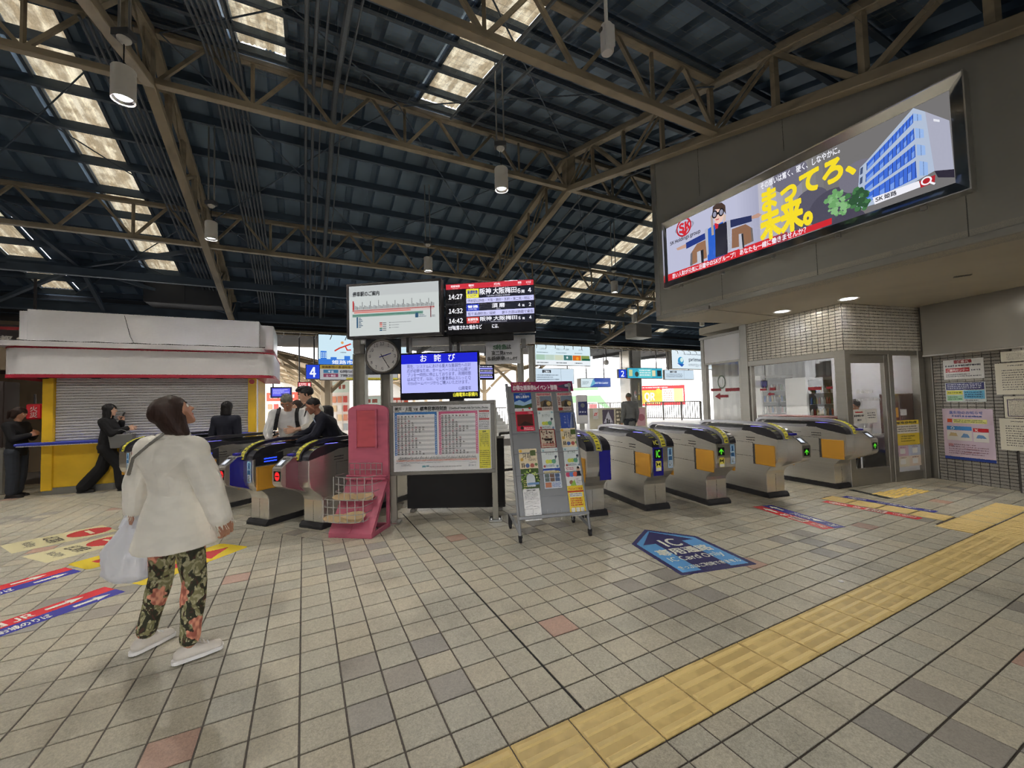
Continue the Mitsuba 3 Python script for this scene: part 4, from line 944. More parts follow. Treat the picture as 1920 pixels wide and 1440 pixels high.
# apology notice display
M, w, h = card(c6(558, 728), c6(575, 1160), c6(1295, 690), 5.30, 5.20)
k = thing('notice_display', 'lit display with a blue heading and apology notice, over the timetable board', 'display', M)
put('housing', MB().b3(-.008, w + .008, -.008, h + .008, -.06, 0, ch=0.006), 'black_gloss', k); put('stand', MB().b3(w * .62, w * .80, -.05, -.008, -.05, -.01), 'black_matte', k)
put('arm', MB().b3(w * .45, w * .55, h * .3, h * .5, -.72, -.06), 'frame_dark', k)
a = Art(0.0003); X = lambda u: w * u
Y = lambda v: h * (1 - v)
a.rect(0, 0, w, h, (8, 8, 14)); a.rect(.012, Y(.86), w - .012, h - .012, (186, 190, 255)); a.rect(.012, Y(.225), w - .012, h - .012, (26, 34, 208))
for u, s_ in ((.30, 'お'), (.48, '詫'), (.66, 'び')): a.text(s_, X(u), Y(.175), .098, (240, 240, 255), 'c', None, 44, 1)
for i, s_ in enumerate(('現在、システムにおける重大な脆弱性への対', '応が必要なため、ホームページおよび山陽ア', 'プリを一時的に停止しております。再開時期', 'は未定です。なお、ＱＲ乗車券はスルッとＱ', 'Ｒttoホームページからご購入いただけます。')):
    a.text(s_, X(.085), Y(.315 + i * .092), .052, (52, 56, 110), 'l', w * .82, 30, 0)
a.text('山陽電車', X(.745), Y(.815), .05, (52, 56, 110), 'l', w * .16, 30, 0); a.text('山陽電車の駅構内', X(.67), Y(.955), .055, (232, 226, 70), 'l', w * .315, 30, 1)
screen('screen', a, k)
# clock on its board
M, w, h = card(c6(225, 588), c6(225, 922), c6(557, 586), 5.86)
k = thing('station_clock', 'round white wall clock on a grey board left of the notice display', 'clock', M)
put('board', MB().b3(0, w, 0, h, -.05, -.02, ch=0.004), 'duct_dark', k)
cx, cy = w * .49, h * .505; R = .235
RZ = np.eye(3)
put('bezel', MB().lathe([(R, -.02), (R + .012, .0), (R + .01, .03), (R - .004, .04), (R - .014, .03), (R - .016, .012)], 48, (cx, cy, 0)), 'frame_grey', k, 30)
a = Art(0.0004); a.z = 0.008; a.disc(cx, cy, R - .012, (222, 220, 218), n=48)
for i in range(1, 13):
    t = math.radians(90 - 30 * i); a.text(str(i), cx + math.cos(t) * R * .76, cy + math.sin(t) * R * .76 - .02, .062, (92, 88, 96), 'c', None, 36, 0)
put('dial', ply(a.mb, 'print_gloss', False, True), None, k)
for nm, ang, ln, wd in (('hour_hand', 72.5, .13, .012), ('minute_hand', 150, .19, .009)):
    t = math.radians(90 - ang); d = np.array([math.cos(t), math.sin(t), 0]); o = np.array([cx, cy, .014 if nm[0] == 'h' else .018]); put(nm, MB().beam(o - d * .04, o + d * ln, wd, .003, (0, 0, 1)), 'gate_blue' if nm[0] == 'h' else 'frame_dark', k)
# paper notice
M, w, h = card(c6(1365, 607), c6(1370, 826), c6(1690, 592), 5.74, 5.68)
k = thing('paper_notice', 'wrinkled paper notice with green heading hung below the departure board', 'notice', M)
n_ = 12; gx, gy = np.meshgrid(np.linspace(0, w, n_), np.linspace(0, h, n_), indexing='ij'); gz = 0.02 * (meshkit.fbm(np.stack([gx * 9, gy * 9, gx * 0], -1), 3, 4) - .5)
V = np.stack([gx, gy, gz - .012], -1).reshape(-1, 3); idx = np.arange(n_ * n_).reshape(n_, n_)
F_ = np.stack([idx[:-1, :-1], idx[1:, :-1], idx[1:, 1:], idx[:-1, 1:]], -1).reshape(-1, 4)
put('sheet', MB().add(V, F_), 'white_panel', k, True)
a = Art(); GRN = (62, 104, 78)
a.z = .006
for s_, u, v, e, wd, c in (('S', .28, .36, .07, .07, GRN), ('特急', .47, .36, .075, .15, GRN), ('は', .68, .36, .07, .07, (70, 70, 74)), ('東二見', .35, .60, .062, .17, (70, 70, 74)), ('までの', .64, .60, .042, .13, (70, 70, 74)), ('各駅', .16, .83, .062, .12, (60, 60, 64)), ('に', .30, .83, .044, .04, (60, 60, 64)), ('停車', .43, .83, .062, .13, (60, 60, 64)), ('いたします', .74, .83, .046, .18, (60, 60, 64))): a.text(s_, w * u, h * (1 - v), e, c, 'c', wd * w / .47, 34, 1)
put('lettering', ply(a.mb, 'print', False, True), None, k)
# ---------------------------------------------------------------- pink stand with wire baskets
mat('pink_wood', wall_stain((176, 88, 110), 4.0, 0.2), 0.55)
mat('rose_panel', wall_stain((178, 78, 88), 4.0, 0.2), 0.5)
mat('pad_beige', wall_stain((203, 178, 138), 6.0, 0.15), 0.7)
PKM = FR([-2.09, 4.63, 0], -9.0)
k = thing('pink_stand', 'pink painted wooden stand with arched back board and wire baskets', 'stand', PKM)
put('back_board', MB().prism(Polygon([(0.0, 0.56), (0.515, 0.56), (0.515, 1.40)] + [(0.2575 + 0.2575 * math.cos(t), 1.40 + 0.075 * math.sin(t)) for t in np.linspace(0, math.pi, 16)[1:-1]] + [(0.0, 1.40)]), -0.02, 0.02, frame(np.array([0, 0.44, 0.0]), np.array([1.0, 0, 0]), Z, np.array([0, -1.0, 0]))), 'pink_wood', k)
put('poster_panel', MB().b3(0.11, 0.375, 0.405, 0.42, 0.955, 1.40, ch=0.004), 'rose_panel', k)
for x in (0.365, 0.10): put('panel_batten', MB().b3(x, x + 0.02, 0.40, 0.43, 0.95, 1.41), 'pink_wood', k)
for x in (0.0, 0.48): put('leg', MB().b3(x, x + 0.035, 0.42, 0.46, 0.0, 0.58, ch=0.004), 'pink_wood', k)
sl = Polygon([(0.0, 0.0), (0.44, 0.0), (0.44, 0.05), (0.05, 0.05), (0.40, 0.56), (0.35, 0.585), (0.0, 0.05)])
put('ramp', side_prism(Polygon([(0.0, 0.0), (0.03, 0.0), (0.425, 0.545), (0.40, 0.575), (0.0, 0.05)]), 0.0, 0.515), 'pink_wood', k)
put('ramp_ridge', side_prism(Polygon([(-0.004, 0.06), (0.0, 0.05), (0.40, 0.575), (0.395, 0.59)]), 0.245, 0.262), 'pink_wood', k)
for x in (0.0, 0.485): put('base_rail', MB().b3(x, x + 0.03, 0.03, 0.44, 0.0, 0.05, ch=0.004), 'pink_wood', k)
put('cross_rail', MB().b3(0.03, 0.485, 0.41, 0.44, 0.0, 0.05), 'pink_wood', k); put('ledge', MB().b3(0.0, 0.515, 0.34, 0.42, 0.575, 0.60, ch=0.004).b3(0.0, 0.515, 0.36, 0.42, 0.605, 0.625, ch=0.004), 'pink_wood', k)
def basket(x0, x1, y0, y1, zb, zt, back=0.0):
    m = MB(); n = 14; t = np.linspace(0, 1, n); r = 0.0044
    def loop(z): return [(x0, y1, z)] + [(x0 + (x1 - x0) * s, y0 + (y1 - y0) * (0.18 if s in (0, 1) else 0) - 0.05 * math.sin(math.pi * s) + 0.05, z) for s in t] + [(x1, y1, z)]
    for z in np.linspace(zb, zt, 4): m.tube(loop(z), r, 5)
    for s in np.linspace(0, 1, 7): y = y0 - 0.05 * math.sin(math.pi * s) + 0.05; x = x0 + (x1 - x0) * s; m.tube([(x, y, zt), (x, y, zb), (x, y1, zb + 0.03)], r, 5)
    for s in (0.33, 0.66): m.tube([(x0, y0 + (y1 - y0) * s, zb), (x1, y0 + (y1 - y0) * s, zb)], r, 5)
    if back:
        for z in np.linspace(zb, zt + back, 6): m.tube([(x0 + 0.06, y1, z), (x1, y1, z)], r, 5)
        for x in np.linspace(x0 + 0.06, x1, 7): m.tube([(x, y1, zb), (x, y1, zt + back)], r, 5)
    return m
put('wire_basket', basket(-0.03, 0.45, 0.10, 0.385, 0.385, 0.645, 0.12), 'wire', k)
put('wire_basket', basket(-0.06, 0.43, -0.07, 0.20, 0.185, 0.43), 'wire', k)
def pad(rx=0.13, ry=0.07):
    m = MB(); a = np.arange(28) * 2 * np.pi / 28; o = np.c_[rx * np.cos(a) * (1 - 0.12 * np.cos(a)), ry * np.sin(a) * (1 + 0.15 * np.cos(a))]
    return m.prism(o, 0, 0.008)
pad_ply = ply(pad(), 'pad_beige')
for x, y, z, ry_, lb in ((0.10, 0.17, 0.41, 8, 'beige oval pad at the left of the upper wire basket'), (0.33, 0.18, 0.415, 18, 'beige oval pad at the right of the upper wire basket'), (0.07, 0.02, 0.205, 0, 'beige oval pad at the left of the lower wire basket'), (0.30, 0.04, 0.235, 14, 'beige oval pad on top at the right of the lower wire basket'), (0.28, 0.02, 0.20, 10, 'beige oval pad lowest at the right of the lower wire basket')):
    put('oval_pad', pad_ply, None, M=PKM @ FR([x, y, z], ry_) @ np.array(trimesh.transformations.rotation_matrix(0.42, [1, 0, 0])), cat='pad', label=lb, group='beige pads in the wire baskets')
# ---------------------------------------------------------------- leaflet rack on casters
mat('rack_grey', (138, 140, 144), 0.4, 0.3)
RKM = FR([0.056, 4.30, 0], 12.3)
Wd = 0.745
lean = np.array([0, 0.50, 1.565]); lean_n = lean / np.linalg.norm(lean)
rx = RKM[:3, 0]; up_ = RKM[:3, :3] @ lean_n; RM = frame((RKM @ np.array([0, 0.015, 0.10, 1]))[:3], rx, up_, np.cross(rx, up_))
k = thing('leaflet_rack', 'grey leaning leaflet rack on casters with a maroon header', 'rack', RKM)
H = 1.62
Lr = local(RM)
for x in (-0.012, Wd + 0.012): put('upright', MB().tube([(x, 0.0, 0.07), (x, 0.50 + 0.02, 1.665)], 0.016, 10), 'rack_grey', k, 40)
for x in (-0.012, Wd + 0.012): put('base_rail', MB().tube([(x, 0.0, 0.10), (x, 0.50, 0.16)], 0.016, 10), 'rack_grey', k, 40)
put('back_panel', MB().b3(0.0, Wd, 0.16, H, -0.012, -0.006), 'rack_grey', k, M=RM)
put('bottom_rail', MB().b3(-0.02, Wd + 0.02, 0.12, 0.155, -0.02, 0.05, ch=0.006), 'rack_grey', k, M=RM)
put('rear_rail', MB().tube([(0, 0.50, 0.16), (Wd, 0.50, 0.16)], 0.014, 8), 'rack_grey', k, 40)
for s in range(1, 6): put('shelf_lip', MB().b3(0.0, Wd, H - 0.10 - s * 0.235, H - 0.085 - s * 0.235, -0.006, 0.012), 'rack_grey', k, M=RM)
for x, y in ((-0.012, 0.0), (Wd + 0.012, 0.0), (-0.012, 0.5), (Wd + 0.012, 0.5)):
    put('caster', MB().lathe([(0.0, -0.014), (0.026, -0.014), (0.03, -0.01), (0.03, 0.01), (0.026, 0.014), (0.0, 0.014)], 18, (x, y, 0.03), np.array([[0, 0, 1], [1, 0, 0], [0, 1, 0]])).b3(x - 0.02, x + 0.02, y - 0.015, y + 0.015, 0.05, 0.075 + (0.085 if y > 0 else 0)), 'rubber', k, 30)
c4 = cr_(940, 710, 4.5)
def rk(x0, y0, x1, y1): p, q_ = Lr(*c4(x0, y0)), Lr(*c4(x1, y1)); return p[0], q_[1], q_[0], p[1]
x0, y0, x1, y1 = rk(78, 30, 608, 104)
m = MB().b3(x0, x1, y0, y1, -0.006, 0.0); put('header', m, 'rack_grey', k, M=RM)
a = Art(); w, h = x1 - x0, y1 - y0; a.rect(0, 0, w, h, (152, 44, 92)); a.text('お得な乗車券&イベント情報', w * .02, h * .22, h * .52, (240, 226, 234), 'l', w * .72, 40, 2); a.text('山陽電車で、いい旅', w * .02, h * .74, h * .2, (226, 170, 120), 'l', w * .3, 24, 0)
a.poly([(w * .74, h * .55), (w * .98, h * .85), (w * .98, h * .15), (w * .76, h * .4)], (74, 70, 96)); a.poly([(w * .86, h * .66), (w * .97, h * .78), (w * .97, h * .45), (w * .87, h * .45)], (178, 176, 190)); a.greek(w * .5, h * .06, w * .8, h * .14, 1, (200, 150, 176), 2)
put('header_print', ply(a.mb, 'print', False, True), None, k, M=RM @ FR([x0, y0, 0.0005]))
wire = MB()
for cx_ in (200, 265, 385, 460, 500, 590, 640, 690):
    p = Lr(*c4(cx_, 1150)); wire.tube([(p[0], p[1] - 0.05, 0.0), (p[0], p[1] - 0.05, 0.035), (p[0], p[1] + 0.06, 0.035)], 0.002, 5)
put('wire_stop', wire, 'wire', k, M=RM)
def leaflet(box, label, draw, group=None):
    x0, y0, x1, y1 = rk(*box); w, h = x1 - x0, y1 - y0; a = Art(0.0003); draw(a, w, h)
    M = RM @ FR([x0, y0, 0.006]) @ np.array(trimesh.transformations.rotation_matrix(0.03, [1, 0, 0]))
    kk = thing('leaflet', label, 'leaflet', M, group)
    put('paper', MB().b3(0, w, 0, h, -0.006, 0.0), 'white_panel', kk); put('cover_print', ply(a.mb, 'print_gloss', False, True), None, kk)
def d_blue(a, w, h):
    a.rect(0, 0, w, h, (28, 74, 160)); a.poly([(0, h * .5), (w * .3, h * .62), (w * .6, h * .48), (w, h * .66), (w, h * .2), (0, h * .2)], (150, 186, 220)); a.poly([(0, h * .38), (w * .5, h * .30), (w, h * .42), (w, h * .18), (0, h * .18)], (60, 84, 56)); a.rect(0, 0, w, h * .17, (226, 226, 226)); a.text('運転士募集中', w * .5, h * .72, h * .16, (236, 240, 250), 'c', w * .8, 34, 1); a.text('山陽バス', w * .5, h * .9, h * .08, (236, 240, 250), 'c', None, 26, 0); a.disc(w * .45, h * .08, h * .05, (190, 50, 50)); a.disc(w * .85, h * .16, h * .06, (190, 50, 50))
def d_pic(a, w, h):
    a.rect(0, 0, w, h, (206, 192, 186)); a.rect(w * .24, h * .22, w * .97, h * .82, (120, 132, 150)); a.poly([(w * .24, h * .5), (w * .6, h * .62), (w * .97, h * .5), (w * .97, h * .22), (w * .24, h * .22)], (112, 96, 78)); a.poly([(w * .35, h * .22), (w * .5, h * .55), (w * .58, h * .55), (w * .7, h * .22)], (62, 60, 60)); a.disc(w * .75, h * .4, h * .12, (196, 172, 120)); a.greek(w * .05, h * .85, w * .95, h * .98, 2, (188, 60, 84), 1, .7); a.greek(w * .04, h * .3, w * .2, h * .8, 5, (140, 90, 90), 2, .7); a.rect(w * .02, h * .02, w * .3, h * .18, (150, 60, 56)); a.greek(w * .35, h * .04, w * .95, h * .17, 2, (90, 70, 66), 3)
def d_red(a, w, h):
    a.rect(0, 0, w, h, (200, 44, 72)); a.rect(w * .07, h * .26, w * .93, h * .84, (86, 34, 34)); a.poly([(w * .07, h * .26), (w * .5, h * .5), (w * .93, h * .3), (w * .93, h * .26)], (50, 26, 28)); a.greek(w * .4, h * .04, w * .95, h * .2, 2, (240, 200, 208), 4, .6); a.disc(w * .3, h * .16, h * .08, (40, 30, 34)); a.greek(w * .7, h * .86, w * .97, h * .97, 2, (240, 220, 220), 5)
def d_white(a, w, h):
    a.rect(0, 0, w, h, (222, 230, 230)); a.text('おでかけ', w * .5, h * .68, h * .16, (96, 120, 116), 'c', w * .5, 34, 0); a.disc(w * .32, h * .34, h * .10, (206, 210, 90)); a.disc(w * .5, h * .34, h * .10, (188, 206, 96)); a.disc(w * .7, h * .34, h * .11, (110, 168, 142)); a.disc(w * .84, h * .56, h * .06, (70, 80, 96)); a.line([(w * .84, h * .52), (w * .78, h * .4)], w * .04, (70, 80, 96)); a.disc(w * .12, h * .12, h * .06, (176, 92, 96)); a.disc(w * .88, h * .1, h * .06, (120, 146, 176)); a.greek(w * .2, h * .08, w * .75, h * .2, 2, (120, 130, 136), 3); a.disc(w * .12, h * .88, h * .05, (150, 190, 200)); a.disc(w * .9, h * .9, h * .05, (150, 190, 200))
def d_navy(a, w, h):
    a.rect(0, 0, w, h, (62, 86, 170)); a.poly([(w * .55, 0), (w, 0), (w, h), (w * .75, h)], (128, 142, 178)); a.poly([(w * .7, 0), (w * .98, 0), (w * .95, h * .8), (w * .8, h * .9)], (76, 88, 120)); a.text('夜', w * .3, h * .7, h * .13, (190, 200, 232), 'c', None, 30, 0); a.text('の', w * .3, h * .52, h * .13, (190, 200, 232), 'c', None, 30, 0); a.text('旅', w * .3, h * .34, h * .13, (190, 200, 232), 'c', None, 30, 0); a.greek(w * .45, h * .1, w * .55, h * .85, 9, (150, 160, 210), 5)
def d_frame(a, w, h):
    a.rect(0, 0, w, h, (120, 40, 42)); a.rect(w * .06, h * .05, w * .94, h * .95, (206, 190, 172)); r0 = np.random.default_rng(5)
    for i in range(26): a.disc(w * (.12 + .76 * r0.random()), h * (.28 + .62 * r0.random()), h * .045, [(76, 60, 54), (150, 120, 100), (90, 40, 40)][i % 3], n=10)
    a.rect(w * .28, h * .38, w * .72, h * .5, (44, 36, 36)); a.greek(w * .12, h * .1, w * .88, h * .26, 2, (170, 50, 50), 6, .6)
def d_beige(a, w, h):
    a.rect(0, 0, w, h, (228, 214, 184)); a.text('月報', w * .42, h * .55, h * .3, (60, 56, 50), 'c', w * .5, 34, 0); a.rect(w * .62, h * .66, w * .92, h * .92, (86, 104, 60)); a.disc(w * .14, h * .5, h * .08, (206, 170, 84)); a.disc(w * .42, h * .2, h * .1, (90, 110, 160)); a.disc(w * .68, h * .2, h * .1, (176, 96, 88)); a.disc(w * .9, h * .24, h * .07, (110, 140, 84)); a.rect(w * .1, h * .12, w * .16, h * .32, (86, 70, 60)); a.rect(w * .2, h * .12, w * .26, h * .32, (86, 70, 60)); a.greek(w * .5, h * .4, w * .92, h * .52, 2, (110, 96, 80), 6); a.disc(w * .1, h * .9, h * .07, (226, 180, 70))
def d_green(a, w, h):
    a.rect(0, 0, w, h, (66, 92, 44)); r0 = np.random.default_rng(9)
    for i in range(60): t = r0.random() * math.pi; rr = .36 + .16 * r0.random(); a.disc(w * (.5 + rr * math.cos(t)), h * (.42 + rr * math.sin(t)), h * .035, [(120, 156, 66), (206, 218, 130), (40, 60, 30)][i % 3], n=8)
    a.disc(w * .5, h * .56, w * .24, (206, 214, 222), ry=h * .2); a.rect(w * .26, h * .18, w * .74, h * .54, (206, 214, 222)); a.rect(w * .3, h * .26, w * .95, h * .36, (110, 150, 196)); a.greek(w * .08, h * .08, w * .25, h * .5, 5, (206, 200, 120), 3)
def d_grid(a, w, h):
    a.rect(0, 0, w, h, (206, 214, 226)); a.rect(0, h * .9, w, h, (60, 84, 170)); a.rect(w * .7, h * .84, w, h * .98, (60, 84, 170)); a.greek(w * .05, h * .76, w * .95, h * .88, 2, (200, 176, 80), 2, .7)
    for i in range(6): a.rect(w * (.06 + .3 * (i % 3)), h * (.34 + .2 * (i // 3)), w * (.32 + .3 * (i % 3)), h * (.52 + .2 * (i // 3)), [(96, 110, 110), (120, 96, 84), (84, 104, 140)][i % 3])
    a.rect(w * .05, h * .05, w * .4, h * .3, (186, 120, 90)); a.greek(w * .45, h * .05, w * .95, h * .3, 4, (110, 130, 190), 4)
def d_face(a, w, h):
    a.rect(0, 0, w, h, (230, 228, 226)); a.disc(w * .16, h * .6, h * .12, (206, 84, 122)); a.disc(w * .38, h * .6, h * .12, (90, 130, 196)); a.disc(w * .6, h * .6, h * .12, (224, 110, 84)); a.disc(w * .82, h * .84, h * .09, (208, 170, 150)); a.poly([(w * .68, h * .5), (w * .97, h * .5), (w * .92, h * .74), (w * .72, h * .74)], (40, 40, 50)); a.disc(w * .82, h * .91, h * .06, (40, 34, 34)); a.disc(w * .3, h * .22, h * .1, (150, 110, 84)); a.poly([(w * .2, h * .05), (w * .6, h * .05), (w * .5, h * .35)], (150, 190, 84)); a.greek(w * .08, h * .8, w * .6, h * .95, 2, (196, 110, 130), 3); a.greek(w * .6, h * .08, w * .95, h * .4, 4, (170, 170, 176), 5)
def d_text(a, w, h):
    a.rect(0, 0, w, h, (230, 230, 230)); a.text('乗車券のご案内', w * .5, h * .93, h * .05, (60, 60, 64), 'c', w * .55, 30, 1); a.greek(w * .06, h * .68, w * .9, h * .91, 8, (120, 120, 126), 5, .4); a.rects([(w * .05, h * v, w * .95, h * v + .002) for v in (.2, .36, .52, .66)], (110, 110, 116)); a.line([(w * .08, h * .56), (w * .3, h * .6), (w * .55, h * .56), (w * .92, h * .62)], .003, (120, 120, 124)); a.line([(w * .08, h * .42), (w * .4, h * .46), (w * .92, h * .4)], .003, (120, 120, 124)); a.greek(w * .06, h * .03, w * .9, h * .16, 4, (150, 150, 156), 6)
def d_yellow(a, w, h):
    a.rect(0, 0, w, h, (232, 200, 60)); a.text('フェニックス共済', w * .5, h * .86, h * .09, (190, 40, 40), 'c', w * .9, 34, 1); a.rect(0, h * .78, w, h * .83, (200, 60, 50)); a.rect(w * .1, h * .62, w * .9, h * .76, (236, 234, 228)); a.greek(w * .12, h * .64, w * .88, h * .75, 2, (110, 110, 110), 2); a.greek(w * .12, h * .32, w * .9, h * .6, 4, (200, 84, 50), 3, .6)
    for i in range(3): a.rect(w * (.12 + .28 * i), h * .13, w * (.34 + .28 * i), h * .27, (238, 234, 220))
    a.rect(w * .08, h * .0, w * .92, h * .1, (230, 228, 220)); a.greek(w * .2, h * .02, w * .8, h * .08, 1, (80, 80, 84), 4)
for box_, lb, dr_ in (((100, 125, 262, 275), 'blue leaflet with mountains and a white strip, top left of the rack', d_blue), ((285, 125, 437, 270), 'leaflet with a street photo and pink title, top middle of the rack', d_pic), ((460, 122, 612, 270), 'leaflet with a street photo and pink title, top right of the rack', d_pic),
        ((115, 280, 285, 440), 'red leaflet with a dark picture, second row left of the rack', d_red), ((300, 275, 455, 430), 'white leaflet with green and yellow spots, second row of the rack', d_white), ((488, 290, 635, 420), 'blue leaflet with a pale tower, second row right of the rack', d_navy),
        ((315, 430, 467, 585), 'leaflet with dark red border and crowded drawing, middle of the rack', d_frame), ((492, 422, 650, 575), 'cream leaflet with large characters, third row right of the rack', d_beige), ((142, 598, 312, 765), 'cream leaflet with large characters, fourth row left of the rack', d_beige),
        ((330, 590, 490, 755), 'white leaflet with green and yellow spots, fourth row middle of the rack', d_white), ((515, 580, 672, 745), 'white leaflet with green and yellow spots, fourth row right of the rack', d_white), ((160, 765, 328, 942), 'leaflet with a green flower arch, fifth row left of the rack', d_green),
        ((348, 762, 513, 920), 'pale blue leaflet with a grid of small pictures, fifth row middle', d_grid), ((530, 742, 690, 908), 'white leaflet with three coloured discs and a face, fifth row right', d_face), ((178, 935, 345, 1190), 'tall white leaflet with plain text, bottom left of the rack', d_text), ((550, 908, 718, 1150), 'tall yellow leaflet with red title, bottom right of the rack', d_yellow)): leaflet(box_, lb, dr_)
# fence rails and a control box between the boards and the gates
M, w, h = card((1081, 741), (1083, 795), (1101, 739), 5.75)
k = thing('control_box', 'cream control box with a dark blue label behind the leaflet rack', 'control box', M)
put('body', MB().b3(0, w, 0, h, -0.1, 0, ch=0.01), 'white_paint', k); a = Art(); a.rect(0, 0, w * .84, h * .47, (34, 40, 104)); a.disc(w * .42, h * .34, w * .2, (120, 122, 126)); a.greek(w * .1, h * .06, w * .76, h * .16, 1, (200, 204, 220), 3)
put('label_plate', ply(a.mb, 'print', False, True), None, k, M=M @ FR([w * .12, h * .30, 0.0006])); put('post', MB().b3(w * .3, w * .7, -M[2, 3], 0, -0.09, -0.03), 'post_metal', k)
k = thing('fence_rail', 'dark steel pipe fence between the timetable board and the leaflet rack', 'railing')
p0, p1 = on_z(940, 935), on_z(1000, 925)
d_ = (p1 - p0) / np.linalg.norm(p1 - p0); p1 = p0 + d_ * 1.3
for z in (0.42, 0.98): put('rail', MB().tube([p0 + Z * z, p1 + Z * z], 0.02, 8), 'frame_dark', k, 40)
for s in (0.0, 0.5, 1.0): put('post', MB().tube([p0 + (p1 - p0) * s, p0 + (p1 - p0) * s + Z * 0.98], 0.018, 8), 'frame_dark', k, 40)
# ---------------------------------------------------------------- lit billboard on the wall
LEM = WM.copy(); LEM[:3, 3] += WM[:3, 2] * 0.055
Lb = local(LEM)
OUTM = WM.copy(); OUTM[:3, 3] += WM[:3, 2] * 0.13
c5b, c6b, c3b = cr_(1230, 380, 5.82), cr_(1540, 120, 4.5), cr_(1200, 0, 2.667)
Lo = local(OUTM)
o0, o1 = Lo(1240, 421), Lo(1823, 355); oy1 = (Lo(1240, 421)[1] + Lo(1805, 126)[1]) / 2; oy0 = (Lo(1254, 538)[1] + Lo(1823, 356)[1]) / 2
i_l = (Lb(1249, 425)[0] + Lb(1253, 528)[0]) / 2; i_r = (Lb(1781, 173)[0] + Lb(1791, 340)[0]) / 2; i_t = (Lb(1250, 426)[1] + Lb(1781, 173)[1]) / 2 ; i_b = (Lb(1254, 528)[1] + Lb(1791, 342)[1]) / 2
ox0, ox1 = o0[0], (Lo(1806, 126)[0] + Lo(1823, 355)[0]) / 2
k = thing('billboard', 'large lit advertising billboard with yellow Japanese slogan and office building on the wall', 'billboard', WM)
m = MB()
ring_o = [(ox0, oy0), (ox1, oy0), (ox1, oy1), (ox0, oy1)]; ring_i = [(i_l, i_b), (i_r, i_b), (i_r, i_t), (i_l, i_t)]
for q in range(4):
    a0, a1, b0, b1 = ring_o[q], ring_o[(q + 1) % 4], ring_i[q], ring_i[(q + 1) % 4]
    put('bevel', MB().add([(*a0, 0.13), (*a1, 0.13), (*b1, 0.06), (*b0, 0.06)], [[0, 1, 2, 3]]), 'chrome', k)
put('casing', MB().prism(Polygon(ring_o).difference(Polygon(ring_o).buffer(-0.012, join_style='mitre')), -0.02, 0.14), 'stainless', k)
ct = LEM.copy(); ct[:3, 3] += LEM[:3, 0] * i_l + LEM[:3, 1] * i_b
Lc = local(ct); bw, bh = i_r - i_l, i_t - i_b
a = Art(0.0003)
P_ = lambda pts, c=c5b: [Lc(*c(x, y)) for x, y in pts]
clipb = sbox(0, 0, bw, bh)
def pg(pts, col, c=c5b, raw=False):
    g = Polygon(pts if raw else P_(pts, c)); g = (g if g.is_valid else g.buffer(0)).intersection(clipb)
    if not g.is_empty: a.poly(g, col)
def tx(s, p0, p1, ytop, col, c, bold=1, px=44): ptext(a, Lc, s, c(*p0), c(*p1), c(p0[0], ytop)[1], col, bold, px)
a.rect(0, 0, bw, bh, (188, 190, 214))
for q in range(24): a.rect(bw * (0.46 + 0.54 * q / 24), 0, bw * (0.46 + 0.54 * (q + 1) / 24), bh, tuple(int(188 - 72 * min(1, q / 10)) - (0, 2, -8)[j] - (10 if j == 2 and q > 6 else 0) for j in range(3)), lift=(q == 0))
for q in range(8): a.rect(bw * (0.36 + 0.10 * q / 8), 0, bw * (0.36 + 0.10 * (q + 1) / 8), bh, tuple(v - 3 * q for v in (188, 190, 213)), lift=(q == 0))
pg([(480, 350), (530, 300), (560, 330), (600, 420), (520, 430)], (96, 94, 112), cr_(1200, 0, 1.0)) if False else None
for (x, y, r_, cc) in ((1480, 330, .22, (112, 110, 126)), (1520, 380, .2, (90, 88, 104)), (1560, 390, .26, (78, 76, 92)), (1610, 330, .2, (118, 116, 130)), (1500, 420, .12, (84, 82, 98)), (1590, 420, .18, (74, 70, 86))):
    px_, py_ = Lc(x, y); g = Polygon([(px_ + r_ * math.cos(t), py_ + r_ * .9 * math.sin(t)) for t in np.linspace(0, 6.28, 24)[:-1]]).intersection(clipb)
    if not g.is_empty: a.poly(g, cc)
# red band and its line
pg([(135, 805), (135, 865), (1920, 235), (1920, 165)], (206, 40, 50)); pg([(690, 1150), (690, 1330), (1120, 1200), (1120, 1060)], (206, 40, 50), cr_(1540, 120, 100)) if False else None
b0, b1 = Lc(*c5b(135, 862)), Lc(*c5b(135, 795)); a.rect(0, 0, bw * .515, b1[1] - b0[1] + .012, (206, 40, 50))
a.rect(bw * .515, 0, bw * .56, b1[1] - b0[1] + .012, (150, 60, 72))
band = b1[1] - b0[1] + .012
tA, tB = Lc(*c5b(180, 850))[0], Lc(*c5b(1675, 300))[0]; a.text('若い人財が元気に活躍中のSKグループ！ あなたも一緒に働きませんか？', tA, band * .22, band * .72, (240, 236, 246), 'l', tB - tA, 44, 1)
# emblem and name
ecx, ecy = Lc(*c5b(310, 270)); er = .16
a.ring(ecx, ecy, er * 1.02, er * 1.2, (150, 154, 172), ky=.42); a.ring(ecx - .01, ecy + .005, er * .80, er * .96, (182, 40, 52), ky=1.0); a.poly([(ecx - .09, ecy - .04), (ecx + .01, ecy - .15), (ecx + .10, ecy + .0), (ecx + .03, ecy - .06)], (206, 44, 56)); a.text('SK', ecx + .005, ecy - .06, .19, (206, 44, 56), 'c', .25, 60, 3)
tx('SK Holdings group', (155, 465), (488, 330), 420, (50, 50, 60), c5b, 1)
